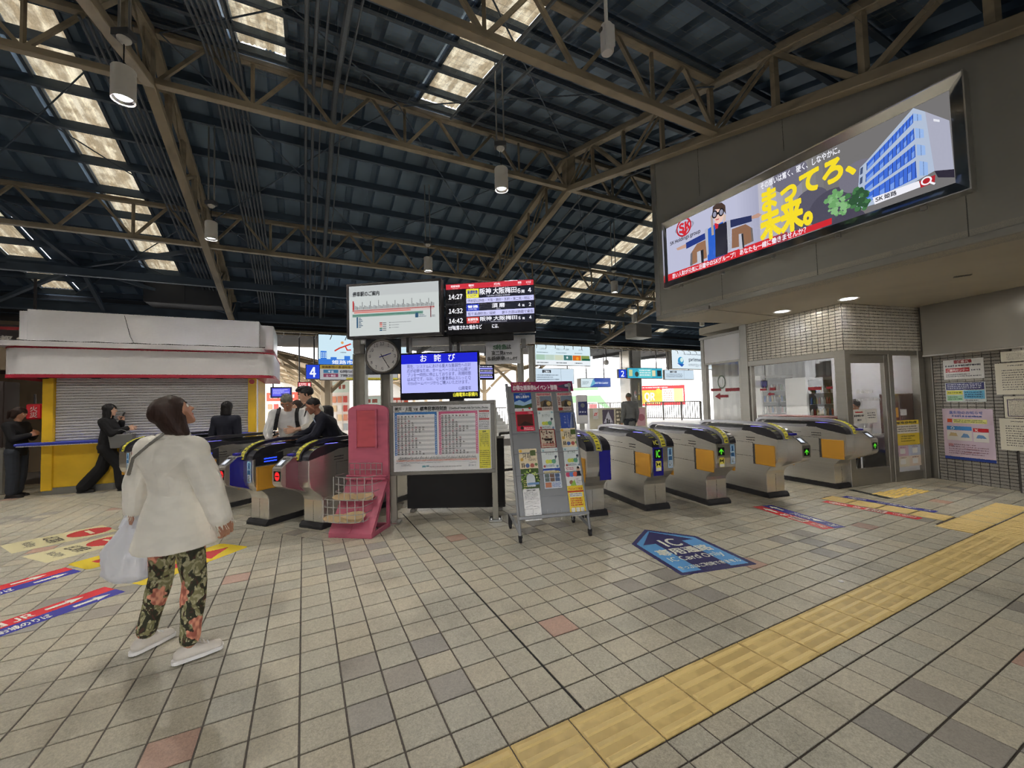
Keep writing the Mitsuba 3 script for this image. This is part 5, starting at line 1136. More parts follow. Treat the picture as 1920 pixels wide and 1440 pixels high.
# child in aviator cap with wooden wings
pg([(375, 690), (380, 560), (450, 450), (560, 400), (560, 600)], (150, 110, 84)); pg([(830, 290), (980, 235), (1055, 280), (1068, 420), (960, 470), (830, 500)], (142, 104, 80)); pg([(375, 690), (380, 560), (400, 540), (400, 685)], (110, 106, 110)); pg([(1035, 270), (1055, 280), (1068, 420), (1048, 428)], (110, 104, 104))
pg([(450, 540), (495, 520), (500, 660), (455, 672)], (190, 192, 204)); pg([(490, 522), (520, 512), (525, 650), (500, 660)], (40, 40, 46)); pg([(905, 345), (945, 335), (955, 505), (912, 515)], (186, 188, 200)); pg([(935, 340), (955, 338), (968, 490), (950, 500)], (48, 48, 54))
pg([(330, 440), (560, 320), (580, 380), (335, 505)], (40, 58, 130)); pg([(770, 200), (1045, 140), (1050, 205), (800, 280)], (44, 52, 92)); pg([(225, 500), (330, 450), (335, 490), (240, 522)], (196, 158, 140)); pg([(1045, 150), (1120, 115), (1160, 130), (1120, 165), (1050, 180)], (190, 150, 132))
pg([(555, 300), (660, 230), (760, 205), (800, 250), (785, 560), (570, 640)], (44, 96, 200)); pg([(650, 300), (690, 240), (770, 210), (800, 250), (785, 560), (655, 600)], (40, 40, 52)); pg([(640, 230), (690, 215), (680, 280), (655, 290)], (206, 44, 60)); pg([(535, 300), (570, 275), (580, 560), (560, 590)], (178, 182, 196)); pg([(775, 200), (815, 190), (830, 500), (790, 550)], (176, 178, 190))
f0 = Lc(*c5b(690, 140)); a.disc(f0[0], f0[1], .085, (232, 196, 180), ry=.13); pg([(622, 120), (625, 50), (660, 15), (720, 0), (760, 30), (768, 130), (745, 90), (700, 70), (650, 75)], (74, 58, 52)); pg([(605, 230), (600, 150), (622, 130), (640, 350), (612, 360)], (176, 160, 150)); pg([(745, 130), (768, 130), (765, 200), (740, 230)], (206, 186, 172))
for gx, gy in ((645, 130), (718, 105)):
    g0 = Lc(*c5b(gx, gy)); a.disc(g0[0], g0[1], .046, (30, 28, 32), ry=.062); a.disc(g0[0], g0[1], .03, (150, 150, 170), ry=.042)
pg([(670, 110), (695, 100), (695, 125), (672, 135)], (30, 28, 32)); pg([(655, 185), (695, 172), (690, 186), (660, 195)], (190, 90, 96))
# slogan
YEL = (246, 222, 44)
ptext(a, Lc, 'まってろ、', (1424, 402), (1640, 300), 362, YEL, 5, 90); ptext(a, Lc, '未来。', (1426, 452), (1556, 396), 398, YEL, 5, 90)
ptext(a, Lc, 'その想いは篤く、硬く、しなやかに。', (1427, 360), (1583, 277), 348, (242, 242, 250), 1, 50)
# office building
STEEL, GL = (176, 190, 212), (64, 108, 214)
pg([(780, 375), (880, 405), (960, 905), (470, 1180), (300, 1235), (330, 880), (380, 830)], STEEL, c6b); pg([(880, 405), (1085, 480), (1125, 890), (960, 905)], (170, 172, 190), c6b); pg([(960, 905), (1125, 890), (1130, 960), (990, 960)], (46, 42, 56), c6b)
def band_(p00, p01, p10, p11, n, rows):   # left-top, left-bottom, right-top, right-bottom of a glass band
    pg([p00, p01, p11, p10], GL, c6b); out = []
    for q in range(n + 1):
        u = (q / n) ** 0.75; x = p00[0] + (p10[0] - p00[0]) * u; yt = p00[1] + (p10[1] - p00[1]) * u; yb = p01[1] + (p11[1] - p01[1]) * u
        pg([(x - 2, yt), (x - 2, yb), (x + 2, yb), (x + 2, yt)], (36, 48, 96), c6b)
        if q < n and q % 2 == 0:
            u2 = ((q + 1) / n) ** 0.75; x2 = p00[0] + (p10[0] - p00[0]) * u2; y2 = p00[1] + (p10[1] - p00[1]) * u2; y3 = p01[1] + (p11[1] - p01[1]) * u2
            pg([(x + 3, yt + (yb - yt) * .5), (x + 3, yb - 3), (x2 - 3, y3 - 3), (x2 - 3, y2 + (y3 - y2) * .5)], (118, 156, 232), c6b)
band_((390, 840), (390, 900), (780, 425), (780, 500), 11, 2); band_((385, 935), (380, 1000), (788, 548), (795, 640), 11, 2); band_((378, 1030), (375, 1095), (800, 685), (805, 790), 11, 2); band_((372, 1120), (365, 1190), (808, 825), (818, 965), 10, 2)
for y0, y1, x1 in ((425, 490, 862), (548, 635, 880), (685, 780, 893), (825, 950, 915)): pg([(x1 - 75, y0), (x1 - 72, y1), (x1, y1 - 5), (x1 - 4, y0 + 12)], (150, 182, 232), c6b); pg([(x1 - 40, y0 + 6), (x1 - 38, y1), (x1 - 35, y1), (x1 - 37, y0 + 6)], (40, 50, 90), c6b)
for x0, y0 in ((345, 890), (342, 970), (338, 1060), (330, 1140)): pg([(x0, y0), (x0 + 22, y0 - 18), (x0 + 18, y0 + 40), (x0 - 4, y0 + 55)], (70, 84, 116), c6b)
pg([(960, 472), (1012, 480), (1012, 500), (960, 492)], (226, 228, 236), c6b)
r0 = np.random.default_rng(11)
for q in range(130):
    t, rr = r0.random() * 6.28, math.sqrt(r0.random()); cx_, cy_ = (160, 1170) if q % 2 else (330, 1140); x, y = cx_ + rr * 95 * math.cos(t), cy_ + rr * 110 * math.sin(t) * (1 if q % 2 else .8) + 10
    p = Lc(*c6b(x, y)); s_ = .016 + .02 * r0.random(); g = Polygon([(p[0] + s_ * math.cos(v), p[1] + s_ * math.sin(v)) for v in np.linspace(0, 6.28, 7)[:-1]]).intersection(clipb)
    if not g.is_empty: a.poly(g, [(70, 120, 74), (110, 164, 104), (48, 84, 56), (134, 184, 126)][q % 4])
pg([(462, 1140), (850, 1000), (870, 1050), (480, 1198)], (238, 238, 246), c6b); pg([(855, 1005), (990, 950), (985, 1010), (868, 1060)], (176, 36, 46), c6b); ptext(a, Lc, 'SK 姫路', c6b(484, 1176), c6b(668, 1112), c6b(484, 1138)[1], (56, 56, 66), 1, 44)
g0 = Lc(*c6b(915, 1000)); a.ring(g0[0], g0[1], .028, .042, (244, 244, 250)); a.line([(g0[0] + .028, g0[1] - .03), (g0[0] + .06, g0[1] - .062)], .018, (244, 244, 250))
screen('screen', a, k, SCREEN, M=ct)
m = MB()
for s_ in np.linspace(ox0 + .35, ox1 - .35, 5): m.box((s_, oy0 - 0.03, 0.10), (0.05, 0.04, 0.04))
put('bracket', m, 'chrome', k)
# ---------------------------------------------------------------- floor stickers
mat('sticker_base', (60, 60, 66), 0.5)
def floor_art(name, label, M, art, cat='floor sticker', group=None):
    return put(name, ply(art.mb, 'print', False, True), None, M=M, cat=cat, label=label, group=group)
def fM(o, xdir): x = np.asarray(xdir, float) / np.linalg.norm(xdir); return frame(np.array([o[0], o[1], 0.0006]), x, np.cross(Z, x), Z)
def fl(M):
    def g(px, py): p = on_z(px, py) - M[:3, 3]; return float(p @ M[:3, 0]), float(p @ M[:3, 1])
    return g
# IC lane sticker: a pointed tag
o, rgt = on_z(1279, 1077), on_z(1413, 1057)
M = fM(o, rgt - o); g = fl(M); cI = cr_(1180, 980, 8.0)
W_ = np.linalg.norm((rgt - o)[:2]); tipL, tip, tipR = g(1186, 1021), g(*cI(330, 120)), g(*cI(1010, 205))
a = Art(0.0003); hs = (tipL[1] + tipR[1]) / 2; ht = max(tip[1], hs + 0.06)
out = Polygon([(0, 0), (W_, 0), (W_, hs), (W_ / 2, ht + .03), (0, hs)]); BLUE, NAV = (88, 150, 206), (44, 42, 92)
a.poly(out.buffer(.02).buffer(-.0), NAV); inn = out.buffer(-.025, join_style='mitre'); a.poly(inn, BLUE)
cx = W_ / 2; a.poly([(cx - .15, 0.025), (cx + .15, 0.025), (cx + .15, hs - .06), (W_ - .07, hs - .06), (cx, ht - .03), (.07, hs - .06), (cx - .15, hs - .06)], NAV)
WHT = (232, 232, 224); a.text('IC', cx, hs - .17, .26, WHT, 'c', .22, 60, 1); a.text('専用通路', cx, hs * .53, .155, WHT, 'c', W_ * .82, 60, 2); a.text('IC Card Only', cx, hs * .33, .115, WHT, 'c', W_ * .80, 50, 1); a.text('きっぷはご利用できません', cx, hs * .11, .075, WHT, 'c', W_ * .88, 40, 1)
floor_art('floor_sticker', 'blue pointed floor sticker for the IC card lane', M, a)
# red and blue guide strips
RD_, BL_ = (190, 42, 52), (48, 50, 140)
def strip(o, e, wd, label, kind, arrow_at='end', text_flip=False):
    d = e - o; Ls = np.linalg.norm(d[:2]); M = fM(o, d); a = Art(0.0003)
    if kind == 'both': a.rect(0, 0, Ls, wd / 2, BL_); a.rect(0, wd / 2, Ls, wd, RD_, False); rows = ((0, wd / 2), (wd / 2, wd))
    else: a.rect(0, 0, Ls, wd, RD_ if kind == 'red' else BL_); rows = ((0, wd),)
    for i, (y0, y1) in enumerate(rows):
        hh = y1 - y0; ym = (y0 + y1) / 2; s = Ls * (.90 if i else .96)
        a.poly([(s, ym), (s - .10, ym + hh * .34), (s - .09, ym + hh * .13), (s - .22, ym + hh * .13), (s - .22, ym - hh * .13), (s - .09, ym - hh * .13), (s - .10, ym - hh * .34)], WHT)
        red = RD_ if len(rows) == 2 and i == 1 or kind == 'red' else BL_
        if red is RD_: a.text('JR', s - .34, ym - hh * .3, hh * .8, WHT, 'c', .11, 40, 1); a.rect(s - .62, ym - hh * .36, s - .42, ym + hh * .36, WHT); a.text('新幹線', s - .52, ym - hh * .24, hh * .6, (120, 60, 60), 'c', .17, 36, 1); a.text('のりかえはこちらへ', s - .68, ym - hh * .26, hh * .6, WHT, 'r', min(.55, s - .72), 36, 1)
        else: a.text('お城のりば', s - .34, ym - hh * .26, hh * .6, WHT, 'r', .26, 36, 1); a.poly([(s - .75, ym - hh * .25), (s - .66, ym + hh * .2), (s - .58, ym - hh * .25)], WHT); a.text('バスのりばはこちらへ', s - .80, ym - hh * .26, hh * .6, WHT, 'r', min(.48, s - .84), 36, 1)
    return floor_art('floor_sticker', label, M, a)
for e_, d_, ln, lb in (((-4.02, 3.85, 0), (.37, .93, 0), 1.5, 'red and blue floor strip ending by the yellow arrow sheet at the far left'), ((-3.19, 3.40, 0), (.35, .937, 0), 1.6, 'red and blue floor strip nearest the woman in white')):
    e_, d_ = np.array(e_), np.array(d_) / np.linalg.norm(d_); strip(e_ - d_ * ln, e_, 0.29, lb, 'both')
strip(np.array([3.60, 4.53, 0]), np.array([3.40, 5.50, 0]), 0.30, 'red and blue floor strip in front of the third and fourth gates', 'both')
strip(ab(6.87, 0.47), ab(6.88, -0.48), 0.13, 'blue floor strip on the far side of the yellow tactile line', 'blue')
strip(ab(6.38, 0.49), ab(6.38, -0.48), 0.14, 'red floor strip on the near side of the yellow tactile line', 'red')
# no entry sheets
def no_entry(o, xd, w, h, label):
    M = fM(o, xd); a = Art(0.0003); a.rect(0, 0, w, h, (206, 198, 160)); a.disc(w / 2, h * .78, w * .36, (164, 46, 48), ry=w * .36); a.rect(w * .28, h * .755, w * .72, h * .805, (222, 216, 186)); a.text('出口専用', w / 2, h * .36, w * .26, (60, 56, 52), 'c', w * .62, 44, 1); a.text('No Entry', w / 2, h * .16, w * .2, (110, 106, 96), 'c', w * .55, 44, 1); return floor_art('floor_sticker', label, M, a)
no_entry(np.array([-5.78, 4.65, 0]), np.array([.46, -.27, 0]), 0.54, 0.84, 'cream no entry floor sheet farther from the woman')
no_entry(np.array([-5.09, 4.277, 0]), np.array([.49, -.20, 0]), 0.52, 0.76, 'cream no entry floor sheet nearer the woman')
# yellow sheets with a red arrow towards the gates
def arrow_sheet(o, xd, w, h, label):
    M = fM(np.array([*o, 0]), np.array([*xd, 0])); a = Art(0.0003); a.poly(sbox(0, 0, w, h).buffer(-.05).buffer(.05), (212, 186, 40))
    a.poly([(w * .36, h * .12), (w * .64, h * .12), (w * .64, h * .62), (w * .86, h * .62), (w * .5, h * .93), (w * .14, h * .62), (w * .36, h * .62)], (168, 42, 46)); floor_art('floor_sticker', label, M, a)
arrow_sheet((-4.36, 4.03), (.36, -.15), 0.40, 1.05, 'yellow floor sheet with a red arrow beside the no entry sheets')
arrow_sheet((-3.52, 3.63), (.40, -.13), 0.42, 0.95, 'yellow floor sheet with a red arrow behind the legs of the woman in white')
put('floor_plate', MB().beam(ab(7.36, -0.64, 0.001), ab(7.16, -0.10, 0.001), 0.09, 0.004), 'joint_black', cat='floor plate', label='dark narrow floor plate beside the dotted tactile tiles')
put('litter', MB().box(on_z(1577, 1090, 0.004), (0.035, 0.025, 0.008), ch=0.003), 'white_paint', cat='litter', label='small scrap of white paper on the floor tiles')
# ---------------------------------------------------------------- the shuttered kiosk
mat('kiosk_yellow', wall_stain((214, 172, 30), 1.2, 0.18), 0.45)
mat('kiosk_white', wall_stain((228, 226, 228), 0.8, 0.06), 0.32)
mat('kiosk_red', (150, 34, 52), 0.4)
mat('counter_blue', (46, 56, 150), 0.3)
mat('shutter_grey', wall_stain((190, 188, 188), 1.5, 0.1), 0.38)
KM = FR([-8.281, 7.418, 0.0], math.degrees(TH))
k = thing('kiosk', 'closed kiosk with yellow base, grey roller shutter and white curved fascia', 'kiosk', KM)
DEP = 2.4
for x in (-0.17, 2.95): put('corner_post', MB().b3(x, x + 0.145, 0.0, 0.16, 0.08, 2.14, ch=0.006), 'kiosk_yellow', k)
put('base_panel', MB().b3(-0.03, 2.95, 0.05, 0.12, 0.12, 0.90, ch=0.004), 'kiosk_yellow', k)
put('kick_plate', MB().b3(-0.16, 3.09, 0.03, 0.14, 0.0, 0.12), 'frame_grey', k)
put('counter', MB().b3(-0.42, 3.1, -0.22, 0.12, 0.905, 0.95, ch=0.012), 'counter_blue', k)
put('counter_underside', MB().b3(-0.40, 3.08, -0.20, 0.12, 0.893, 0.905), 'kiosk_white', k)
put('side_wall', MB().b3(-0.17, -0.13, 0.16, DEP, 0.0, 2.14), 'kiosk_yellow', k)
put('side_wall', MB().b3(3.05, 3.095, 0.16, 0.5, 0.0, 2.14), 'white_paint', k); put('side_wall', MB().b3(3.05, 3.095, 0.5, DEP, 0.0, 2.14), 'kiosk_yellow', k)
put('back_wall', MB().b3(-0.17, 3.09, DEP, DEP + 0.05, 0.0, 2.14), 'kiosk_white', k)
sh = put('shutter', MB().b3(-0.02, 2.95, 0.095, 0.11, 0.95, 2.14), 'frame_grey', k)
slat = ply(side_prism([(0.095, 0.0), (0.081, 0.002), (0.076, 0.014), (0.076, 0.030), (0.081, 0.042), (0.095, 0.044)], -0.02, 2.95), 'shutter_grey', False)
for q in range(23): put('slat', slat, None, sh, M=KM @ FR([0, 0, 0.955 + 0.0512 * q]))
def rr(x0, x1, y0, y1, r):
    t = np.linspace(math.pi, 1.5 * math.pi, 10); l = [(x0 + r + r * math.cos(v), y0 + r + r * math.sin(v)) for v in t]
    t = np.linspace(1.5 * math.pi, 2 * math.pi, 10); return l + [(x1 - r + r * math.cos(v), y0 + r + r * math.sin(v)) for v in t] + [(x1, y1), (x0, y1)]
put('fascia', MB().prism(rr(-0.66, 3.44, -0.18, DEP, 0.32), 2.15, 2.62), 'kiosk_white', k, smooth=40)
put('fascia_trim', MB().prism(rr(-0.668, 3.448, -0.188, DEP, 0.325), 2.10, 2.16), 'kiosk_red', k, smooth=40)
put('fascia_trim', MB().prism(rr(-0.668, 3.448, -0.188, DEP, 0.325), 2.62, 2.65), 'kiosk_red', k, smooth=40)
put('cornice', MB().prism(rr(-0.72, 3.24, -0.24, DEP, 0.05), 2.65, 2.74), 'kiosk_white', k)
put('light_cable', MB().tube([KP for KP in [(-0.5 + 0.18 * q, -0.2 + 0.008 * (q % 2), 2.752 - 0.006 * (q % 3)) for q in range(22)]], 0.012, 6), 'black_matte', k)
put('sign_box', MB().b3(-0.36, 3.16, -0.05, 0.4, 2.74, 3.33, ch=0.006), 'kiosk_white', k)
put('sign_box', MB().b3(-0.50, -0.36, 0.05, 0.4, 2.74, 3.31, ch=0.006), 'kiosk_white', k); put('sign_box', MB().b3(3.16, 3.42, 0.12, 1.6, 2.74, 3.28, ch=0.006), 'kiosk_white', k)
put('cable', MB().tube([(1.10, -0.06, 2.76), (1.04, -0.055, 2.9), (0.95, -0.055, 3.3)], 0.004, 5), 'frame_dark', k)
for u in (-0.2, 0.5, 1.2, 1.8, 2.4): put('downlight_slot', MB().b3(u, u + 0.12, -0.1, -0.02, 2.088, 2.10), 'black_matte', k)
put('bell', MB().lathe([(0.0, 0.0), (0.05, 0.0), (0.055, 0.02), (0.05, 0.05), (0.02, 0.07), (0, 0.07)], 20, (3.02, -0.002, 2.03), np.array([[1, 0, 0], [0, 0, 1], [0, -1, 0]])), 'gate_red', k, 40)
# left of the kiosk: dark passage, noren sign, extinguisher box
mat('passage_wall', wall_stain((116, 100, 80), 1.0, 0.15), 0.6)
mat('brown_dark', (42, 32, 30), 0.6)
struct('wall_left', MB().beam(ab(-13.5, -12.2, 1.9), ab(-4.4, -12.2, 1.9), 0.15, 3.8, up=(0, 0, 1)), 'passage_wall')
put('dark_cabinet', MB().box(ab(-5.35, -9.0, 1.05), (0.55, 0.5, 2.1), np.stack([A, B, Z], 1), ch=0.01), 'brown_dark', cat='cabinet', label='tall dark brown cabinet standing left of the kiosk')
k = thing('red_sign_box', 'small red hanging sign box with white characters left of the kiosk', 'sign', frame(at(47, 787, 8.05) * 1.0, A, Z, B))
put('case', MB().b3(-0.0, 0.23, 0.0, 0.31, -0.08, 0.0, ch=0.025), 'gate_red', k); a = Art(); a.text('火', 0.115, 0.17, 0.11, (236, 220, 220), 'c'); a.text('災', 0.115, 0.05, 0.11, (236, 220, 220), 'c')
put('lettering', ply(a.mb, 'print', False, True), None, k)
put('bracket', MB().b3(0.1, 0.13, 0.3, 0.5, -0.06, -0.03), 'frame_dark', k); 
M = frame(ab(-6.6, -10.5, 1.96), A, Z, B)
k = thing('shop_sign', 'dark shop sign with white characters and red bands behind the left end of the kiosk', 'sign', frame(at(-120, 700, 8.6), A, Z, B))
put('board', MB().b3(0, 1.75, 0.0, 1.1, -0.1, 0, ch=0.006), 'brown_dark', k); a = Art(); a.rect(0, 0.98, 1.75, 1.05, (160, 40, 44)); a.text('姫路 都 弁当', 0.45, 0.68, 0.2, (236, 230, 220), 'l', 1.1); a.rect(0, 0.22, 1.75, 0.5, (226, 222, 214)); a.text('お食事処', 0.5, 0.27, 0.2, (50, 46, 46), 'l', 0.9); a.rect(0, 0.10, 1.75, 0.20, (160, 40, 44))
put('lettering', ply(a.mb, 'print', False, True), None, k)
put('hanger', MB().b3(0.3, 0.34, 1.1, 2.2, -0.08, -0.04).b3(1.4, 1.44, 1.1, 2.2, -0.08, -0.04), 'frame_dark', k)
put('bin', MB().box(ab(-5.05, -8.5, 0.42), (0.38, 0.34, 0.84), np.stack([A, B, Z], 1), ch=0.02), 'frame_grey', cat='bin', label='grey bin between the far left woman and the kiosk')
struct('wall_passage_side', MB().beam(ab(-8.3, -5.3, 1.9), ab(-8.3, -12.2, 1.9), 0.12, 3.8), 'passage_wall')
put('lintel', MB().beam(ab(-13.5, -10.2, 2.72), ab(-4.9, -10.2, 2.72), 0.2, 0.6), 'passage_wall', 'wall_left')
# ---------------------------------------------------------------- platforms and the far side, bright with daylight
mat('canopy_beige', wall_stain((196, 178, 150), 0.8, 0.2), 0.6)
mat('canopy_dark', wall_stain((60, 62, 64), 0.8, 0.2), 0.7)
mat('far_white', wall_stain((226, 226, 224), 0.3, 0.06), 0.6)
mat('far_grey', (176, 178, 178), 0.6)
mat('pale_green', (150, 206, 150), 0.6)
mat('dark_canopy_edge', (40, 42, 46), 0.7)
# dark gutter canopy between hall roof and platforms
put('gutter_canopy', MB().prism([tuple(rf(-17, -8.9, 0)[:2]), tuple(rf(16, -8.9, 0)[:2]), tuple(rf(16, -12.2, 0)[:2]), tuple(rf(-17, -12.2, 0)[:2])], 4.05, 4.25), 'dark_canopy_edge', cat='canopy', label='dark flat canopy between the hall roof and the platforms')
for q in range(9): put('joist', MB().beam(rf(-15 + q * 3.6, -8.9, 3.98), rf(-15 + q * 3.6, -12.2, 3.98), 0.12, 0.16), 'canopy_dark', 'gutter_canopy')
# two platform canopies running away from the hall, butterfly section on arched brackets
def canopy(a_c, width, b0, b1, label, n=6, step=3.6):
    k = thing('platform_canopy', label, 'platform canopy')
    h0, h1 = 3.35, 4.15
    for s in (-1, 1):
        v = [rf(a_c, b0, h0), rf(a_c, b1, h0), rf(a_c + s * width / 2, b1, h1), rf(a_c + s * width / 2, b0, h1)]; m = MB().add(v + [p + Z * 0.06 for p in v], [[0, 1, 2, 3], [7, 6, 5, 4], [0, 4, 5, 1], [1, 5, 6, 2], [2, 6, 7, 3], [3, 7, 4, 0]]); put('roof_sheet', m, 'canopy_beige', k)
        for q in range(1, 5): u = q / 5; put('purlin', MB().beam(rf(a_c + s * width / 2 * u, b0, h0 + (h1 - h0) * u - 0.06), rf(a_c + s * width / 2 * u, b1, h0 + (h1 - h0) * u - 0.06), 0.07, 0.10), 'beige_steel', k)
    for q in range(n):
        b = b0 - 0.4 - q * step
        if b < b1: break
        c = MB().beam(rf(a_c, b, 0), rf(a_c, b, h0), 0.26, 0.26, ch=0.02); put('column', c, 'canopy_beige', k)
        for s in (-1, 1):
            t = np.linspace(0, 1, 9); pts = [rf(a_c + s * (0.1 + (width / 2 - 0.3) * v), b, 2.1 + (h1 - 2.25) * math.sin(v * math.pi / 2)) for v in t]
            m = MB()
            for p, r in zip(pts[:-1], pts[1:]): m.beam(p, r, 0.12, 0.14)
            put('arch_bracket', m, 'canopy_beige', k); put('rafter', MB().beam(rf(a_c, b, h0 - 0.1), rf(a_c + s * width / 2, b, h1 - 0.1), 0.1, 0.18), 'beige_steel', k)
    return k
canopy(-4.6, 6.6, -12.2, -46, 'beige steel platform canopy with arched brackets beyond the left gates', 6, 5.0)
canopy(5.4, 6.6, -12.6, -46, 'beige steel platform canopy beyond the right gates', 6, 5.0)
struct('wall_back', MB().beam(ab(-30, -44, 3.0), ab(45, -44, 3.0), 0.3, 6.0), 'far_white')
# advertising wall across the tracks on the right
def flat(name, TL, BL, TR, YL, YR, label, cat, bsdf='far_white', t=0.06):
    M, w, h = card(TL, BL, TR, YL, YR); k = thing(name, label, cat, M); put('board', MB().b3(0, w, 0, h, -t, 0, ch=0.005), bsdf, k); return k, w, h
k, w, h = flat('advert_wall', (1070, 722), (1070, 796), (1400, 700), 33, 34, 'white advertising wall with pale green shapes across the tracks', 'advertising wall')
a = Art(0.003); a.rect(0, 0, w, h, (236, 238, 236)); a.poly([(0, h * .72), (w * .16, h * .72), (w * .22, h * .35), (w * .2, h * .35), (w * .14, h * .55), (0, h * .55)], (150, 206, 146)); a.rect(0, h * .86, w * .15, h * .92, (150, 206, 146)); a.rect(w * .10, h * .34, w * .14, h * .5, (214, 120, 120)); a.rect(w * .2, 0, w * .203, h, (180, 184, 184)); a.greek(w * .05, h * .1, w * .2, h * .3, 3, (190, 170, 170), 2); a.line([(w * .88, h * .9), (w * .90, h * .5), (w * .93, h * .4), (w * .92, h * .2)], .05, (206, 140, 140))
put('print', ply(a.mb, 'print', False, True), None, k)
put('top_panel', MB().b3(0, w, h + .02, h + 1.3, -.1, .1), 'far_grey', k); 
for q in range(8): put('post', MB().b3(w * q / 7 - .05, w * q / 7 + .05, -place[k][2, 3], 0, -.1, 0), 'far_grey', k)
k, w, h = flat('red_poster', (1198, 724), (1198, 761), (1283, 719), 31, 31.2, 'large red and yellow poster on the advertising wall', 'poster')
a = Art(0.003); a.rect(0, 0, w, h, (206, 48, 52)); a.rect(w * .02, h * .15, w * .52, h * .78, (236, 170, 60)); a.rect(w * .5, h * .14, w * .97, h * .84, (240, 232, 216)); a.rect(w * .76, h * .14, w * .96, h * .84, (244, 214, 130)); a.text('QR', w * .22, h * .28, h * .48, (250, 232, 200), 'c', w * .24, 60, 3); a.disc(w * .42, h * .72, h * .13, (240, 220, 60)); a.greek(w * .05, h * .05, w * .5, h * .18, 1, (250, 220, 120), 3); a.greek(w * .53, h * .2, w * .74, h * .78, 5, (206, 150, 140), 4); a.greek(w * .05, h * .86, w * .9, h * .96, 1, (244, 220, 220), 5)
put('print', ply(a.mb, 'print', False, True), None, k); [put('post', MB().b3(w * u, w * u + .12, -place[k][2, 3], 0, -.06, 0), 'far_grey', k) for u in (.1, .86)]
# iron fences
def fence(p0, p1, hgt, label, pitch=0.14):
    k = thing('platform_fence', label, 'fence'); p0, p1 = np.asarray(p0, float), np.asarray(p1, float); L = np.linalg.norm(p1 - p0); m = 'frame_grey'
    for z in (hgt, 0.12): put('rail', MB().beam(p0 + Z * z, p1 + Z * z, 0.05, 0.05), m, k)
    for u in np.arange(0, L + 0.01, L / 3): put('post', MB().beam(p0 + (p1 - p0) * u / L, p0 + (p1 - p0) * u / L + Z * hgt, 0.07, 0.07), m, k)
    for u in np.arange(pitch, L, pitch): put('bar', MB().beam(p0 + (p1 - p0) * u / L + Z * 0.12, p0 + (p1 - p0) * u / L + Z * hgt, 0.025, 0.025), m, k)
f0, f1 = on_z(1212, 787), on_z(1315, 788)
fence(f0, f1, 1.15, 'grey barred platform fence below the red poster'); fence(on_z(1102, 786.5), on_z(1166, 784.5), 1.15, 'grey barred platform fence left of the stainless column')
fence(on_z(905, 800), on_z(985, 800), 1.1, 'grey barred platform fence behind the departure displays', 0.16)
# low beige wall with posters
k, w, h = flat('low_wall', (1105, 766), (1105, 806), (1212, 764), 19.3, 19.8, 'low beige end wall with posters on the platform', 'low wall', 'white_panel', 0.4)
a = Art(0.002); a.rect(0, 0, w, h, (214, 208, 190)); a.rect(w * .06, h * .5, w * .15, h * .96, (236, 234, 230)); a.ring(w * .105, h * .72, .05, .075, (196, 60, 60)); a.line([(w * .07, h * .63), (w * .14, h * .8)], .03, (196, 60, 60)); a.rect(w * .22, h * .08, w * .42, h * .92, (84, 76, 96)); a.poly([(w * .24, h * .3), (w * .32, h * .85), (w * .40, h * .3)], (206, 206, 222)); a.rect(w * .29, h * .2, w * .31, h * .5, (30, 28, 36)); a.rect(w * .32, h * .2, w * .34, h * .45, (30, 28, 36)); a.rect(w * .45, h * .1, w * .55, h * .92, (96, 90, 80)); a.greek(w * .46, h * .15, w * .54, h * .88, 4, (216, 208, 190), 3, .6); a.rect(w * .82, h * .1, w * .97, h * .95, (190, 150, 160)); a.disc(w * .9, h * .5, .17, (150, 90, 104))
put('poster_print', ply(a.mb, 'print', False, True), None, k)
# stainless column with number 2
k = thing('column', 'stainless clad column beside the platform 2 sign', 'column'); c0 = on_z(1186, 798)
M = frame(c0, A, -B, Z); put('cladding', MB().prism(fit((0, 0), 0.82, 0.82, 0.08), 0, 3.95, M), 'stainless', k, smooth=30); put('base', MB().prism(fit((0, 0), 0.88, 0.88, 0.08), 0, 0.15, M), 'frame_grey', k)
M2 = frame(c0 + B * 0.415 - A * 0.38 + Z * 1.35, A, Z, B); a = Art(0.002); a.rect(.18, .1, .34, .5, (236, 236, 236)); a.ring(.26, .38, .04, .06, (190, 60, 60)); a.greek(.2, .12, .32, .28, 3, (110, 110, 110), 2); a.rect(.44, .3, .58, .9, (214, 206, 180)); a.greek(.45, .34, .57, .88, 6, (120, 110, 90), 3, .6); a.rect(.44, .0, .58, .25, (210, 190, 90)); put('notice_print', ply(a.mb, 'print', False, True), None, k, M=M2)
# hanging platform signs
def hang(k, w, h, top=4.02, n=(0.15, 0.85)):
    z0 = place[k][2, 3]
    for u in n: put('hanger', MB().tube([(w * u, h, -0.04), (w * u, top - z0, -0.04)], 0.022, 6), 'frame_dark', k)
HANG = -8.26
def sign(TL, BL, TR, YL, YR, label, draw, lit=True, cat='sign', n=(0.15, 0.85), t=0.12, kk=1.0):
    pl = rf(0, HANG, 0)
    if YL == 'tray': YL, YR = on_plane(*TL, pl, B)[1], on_plane(*TR, pl, B)[1]
    M, w, h = card(TL, BL, TR, YL, YR); k = thing('platform_sign', label, cat, M); put('case', MB().b3(-.02, w + .02, -.02, h + .02, -t, -0.002, ch=0.01), 'frame_grey', k); a = Art(0.001); draw(a, w, h)
    if lit: screen('face', a, k, kk)
    else: put('face', ply(a.mb, 'print_gloss', False, True), None, k)
    hang(k, w, h, n=n); return k
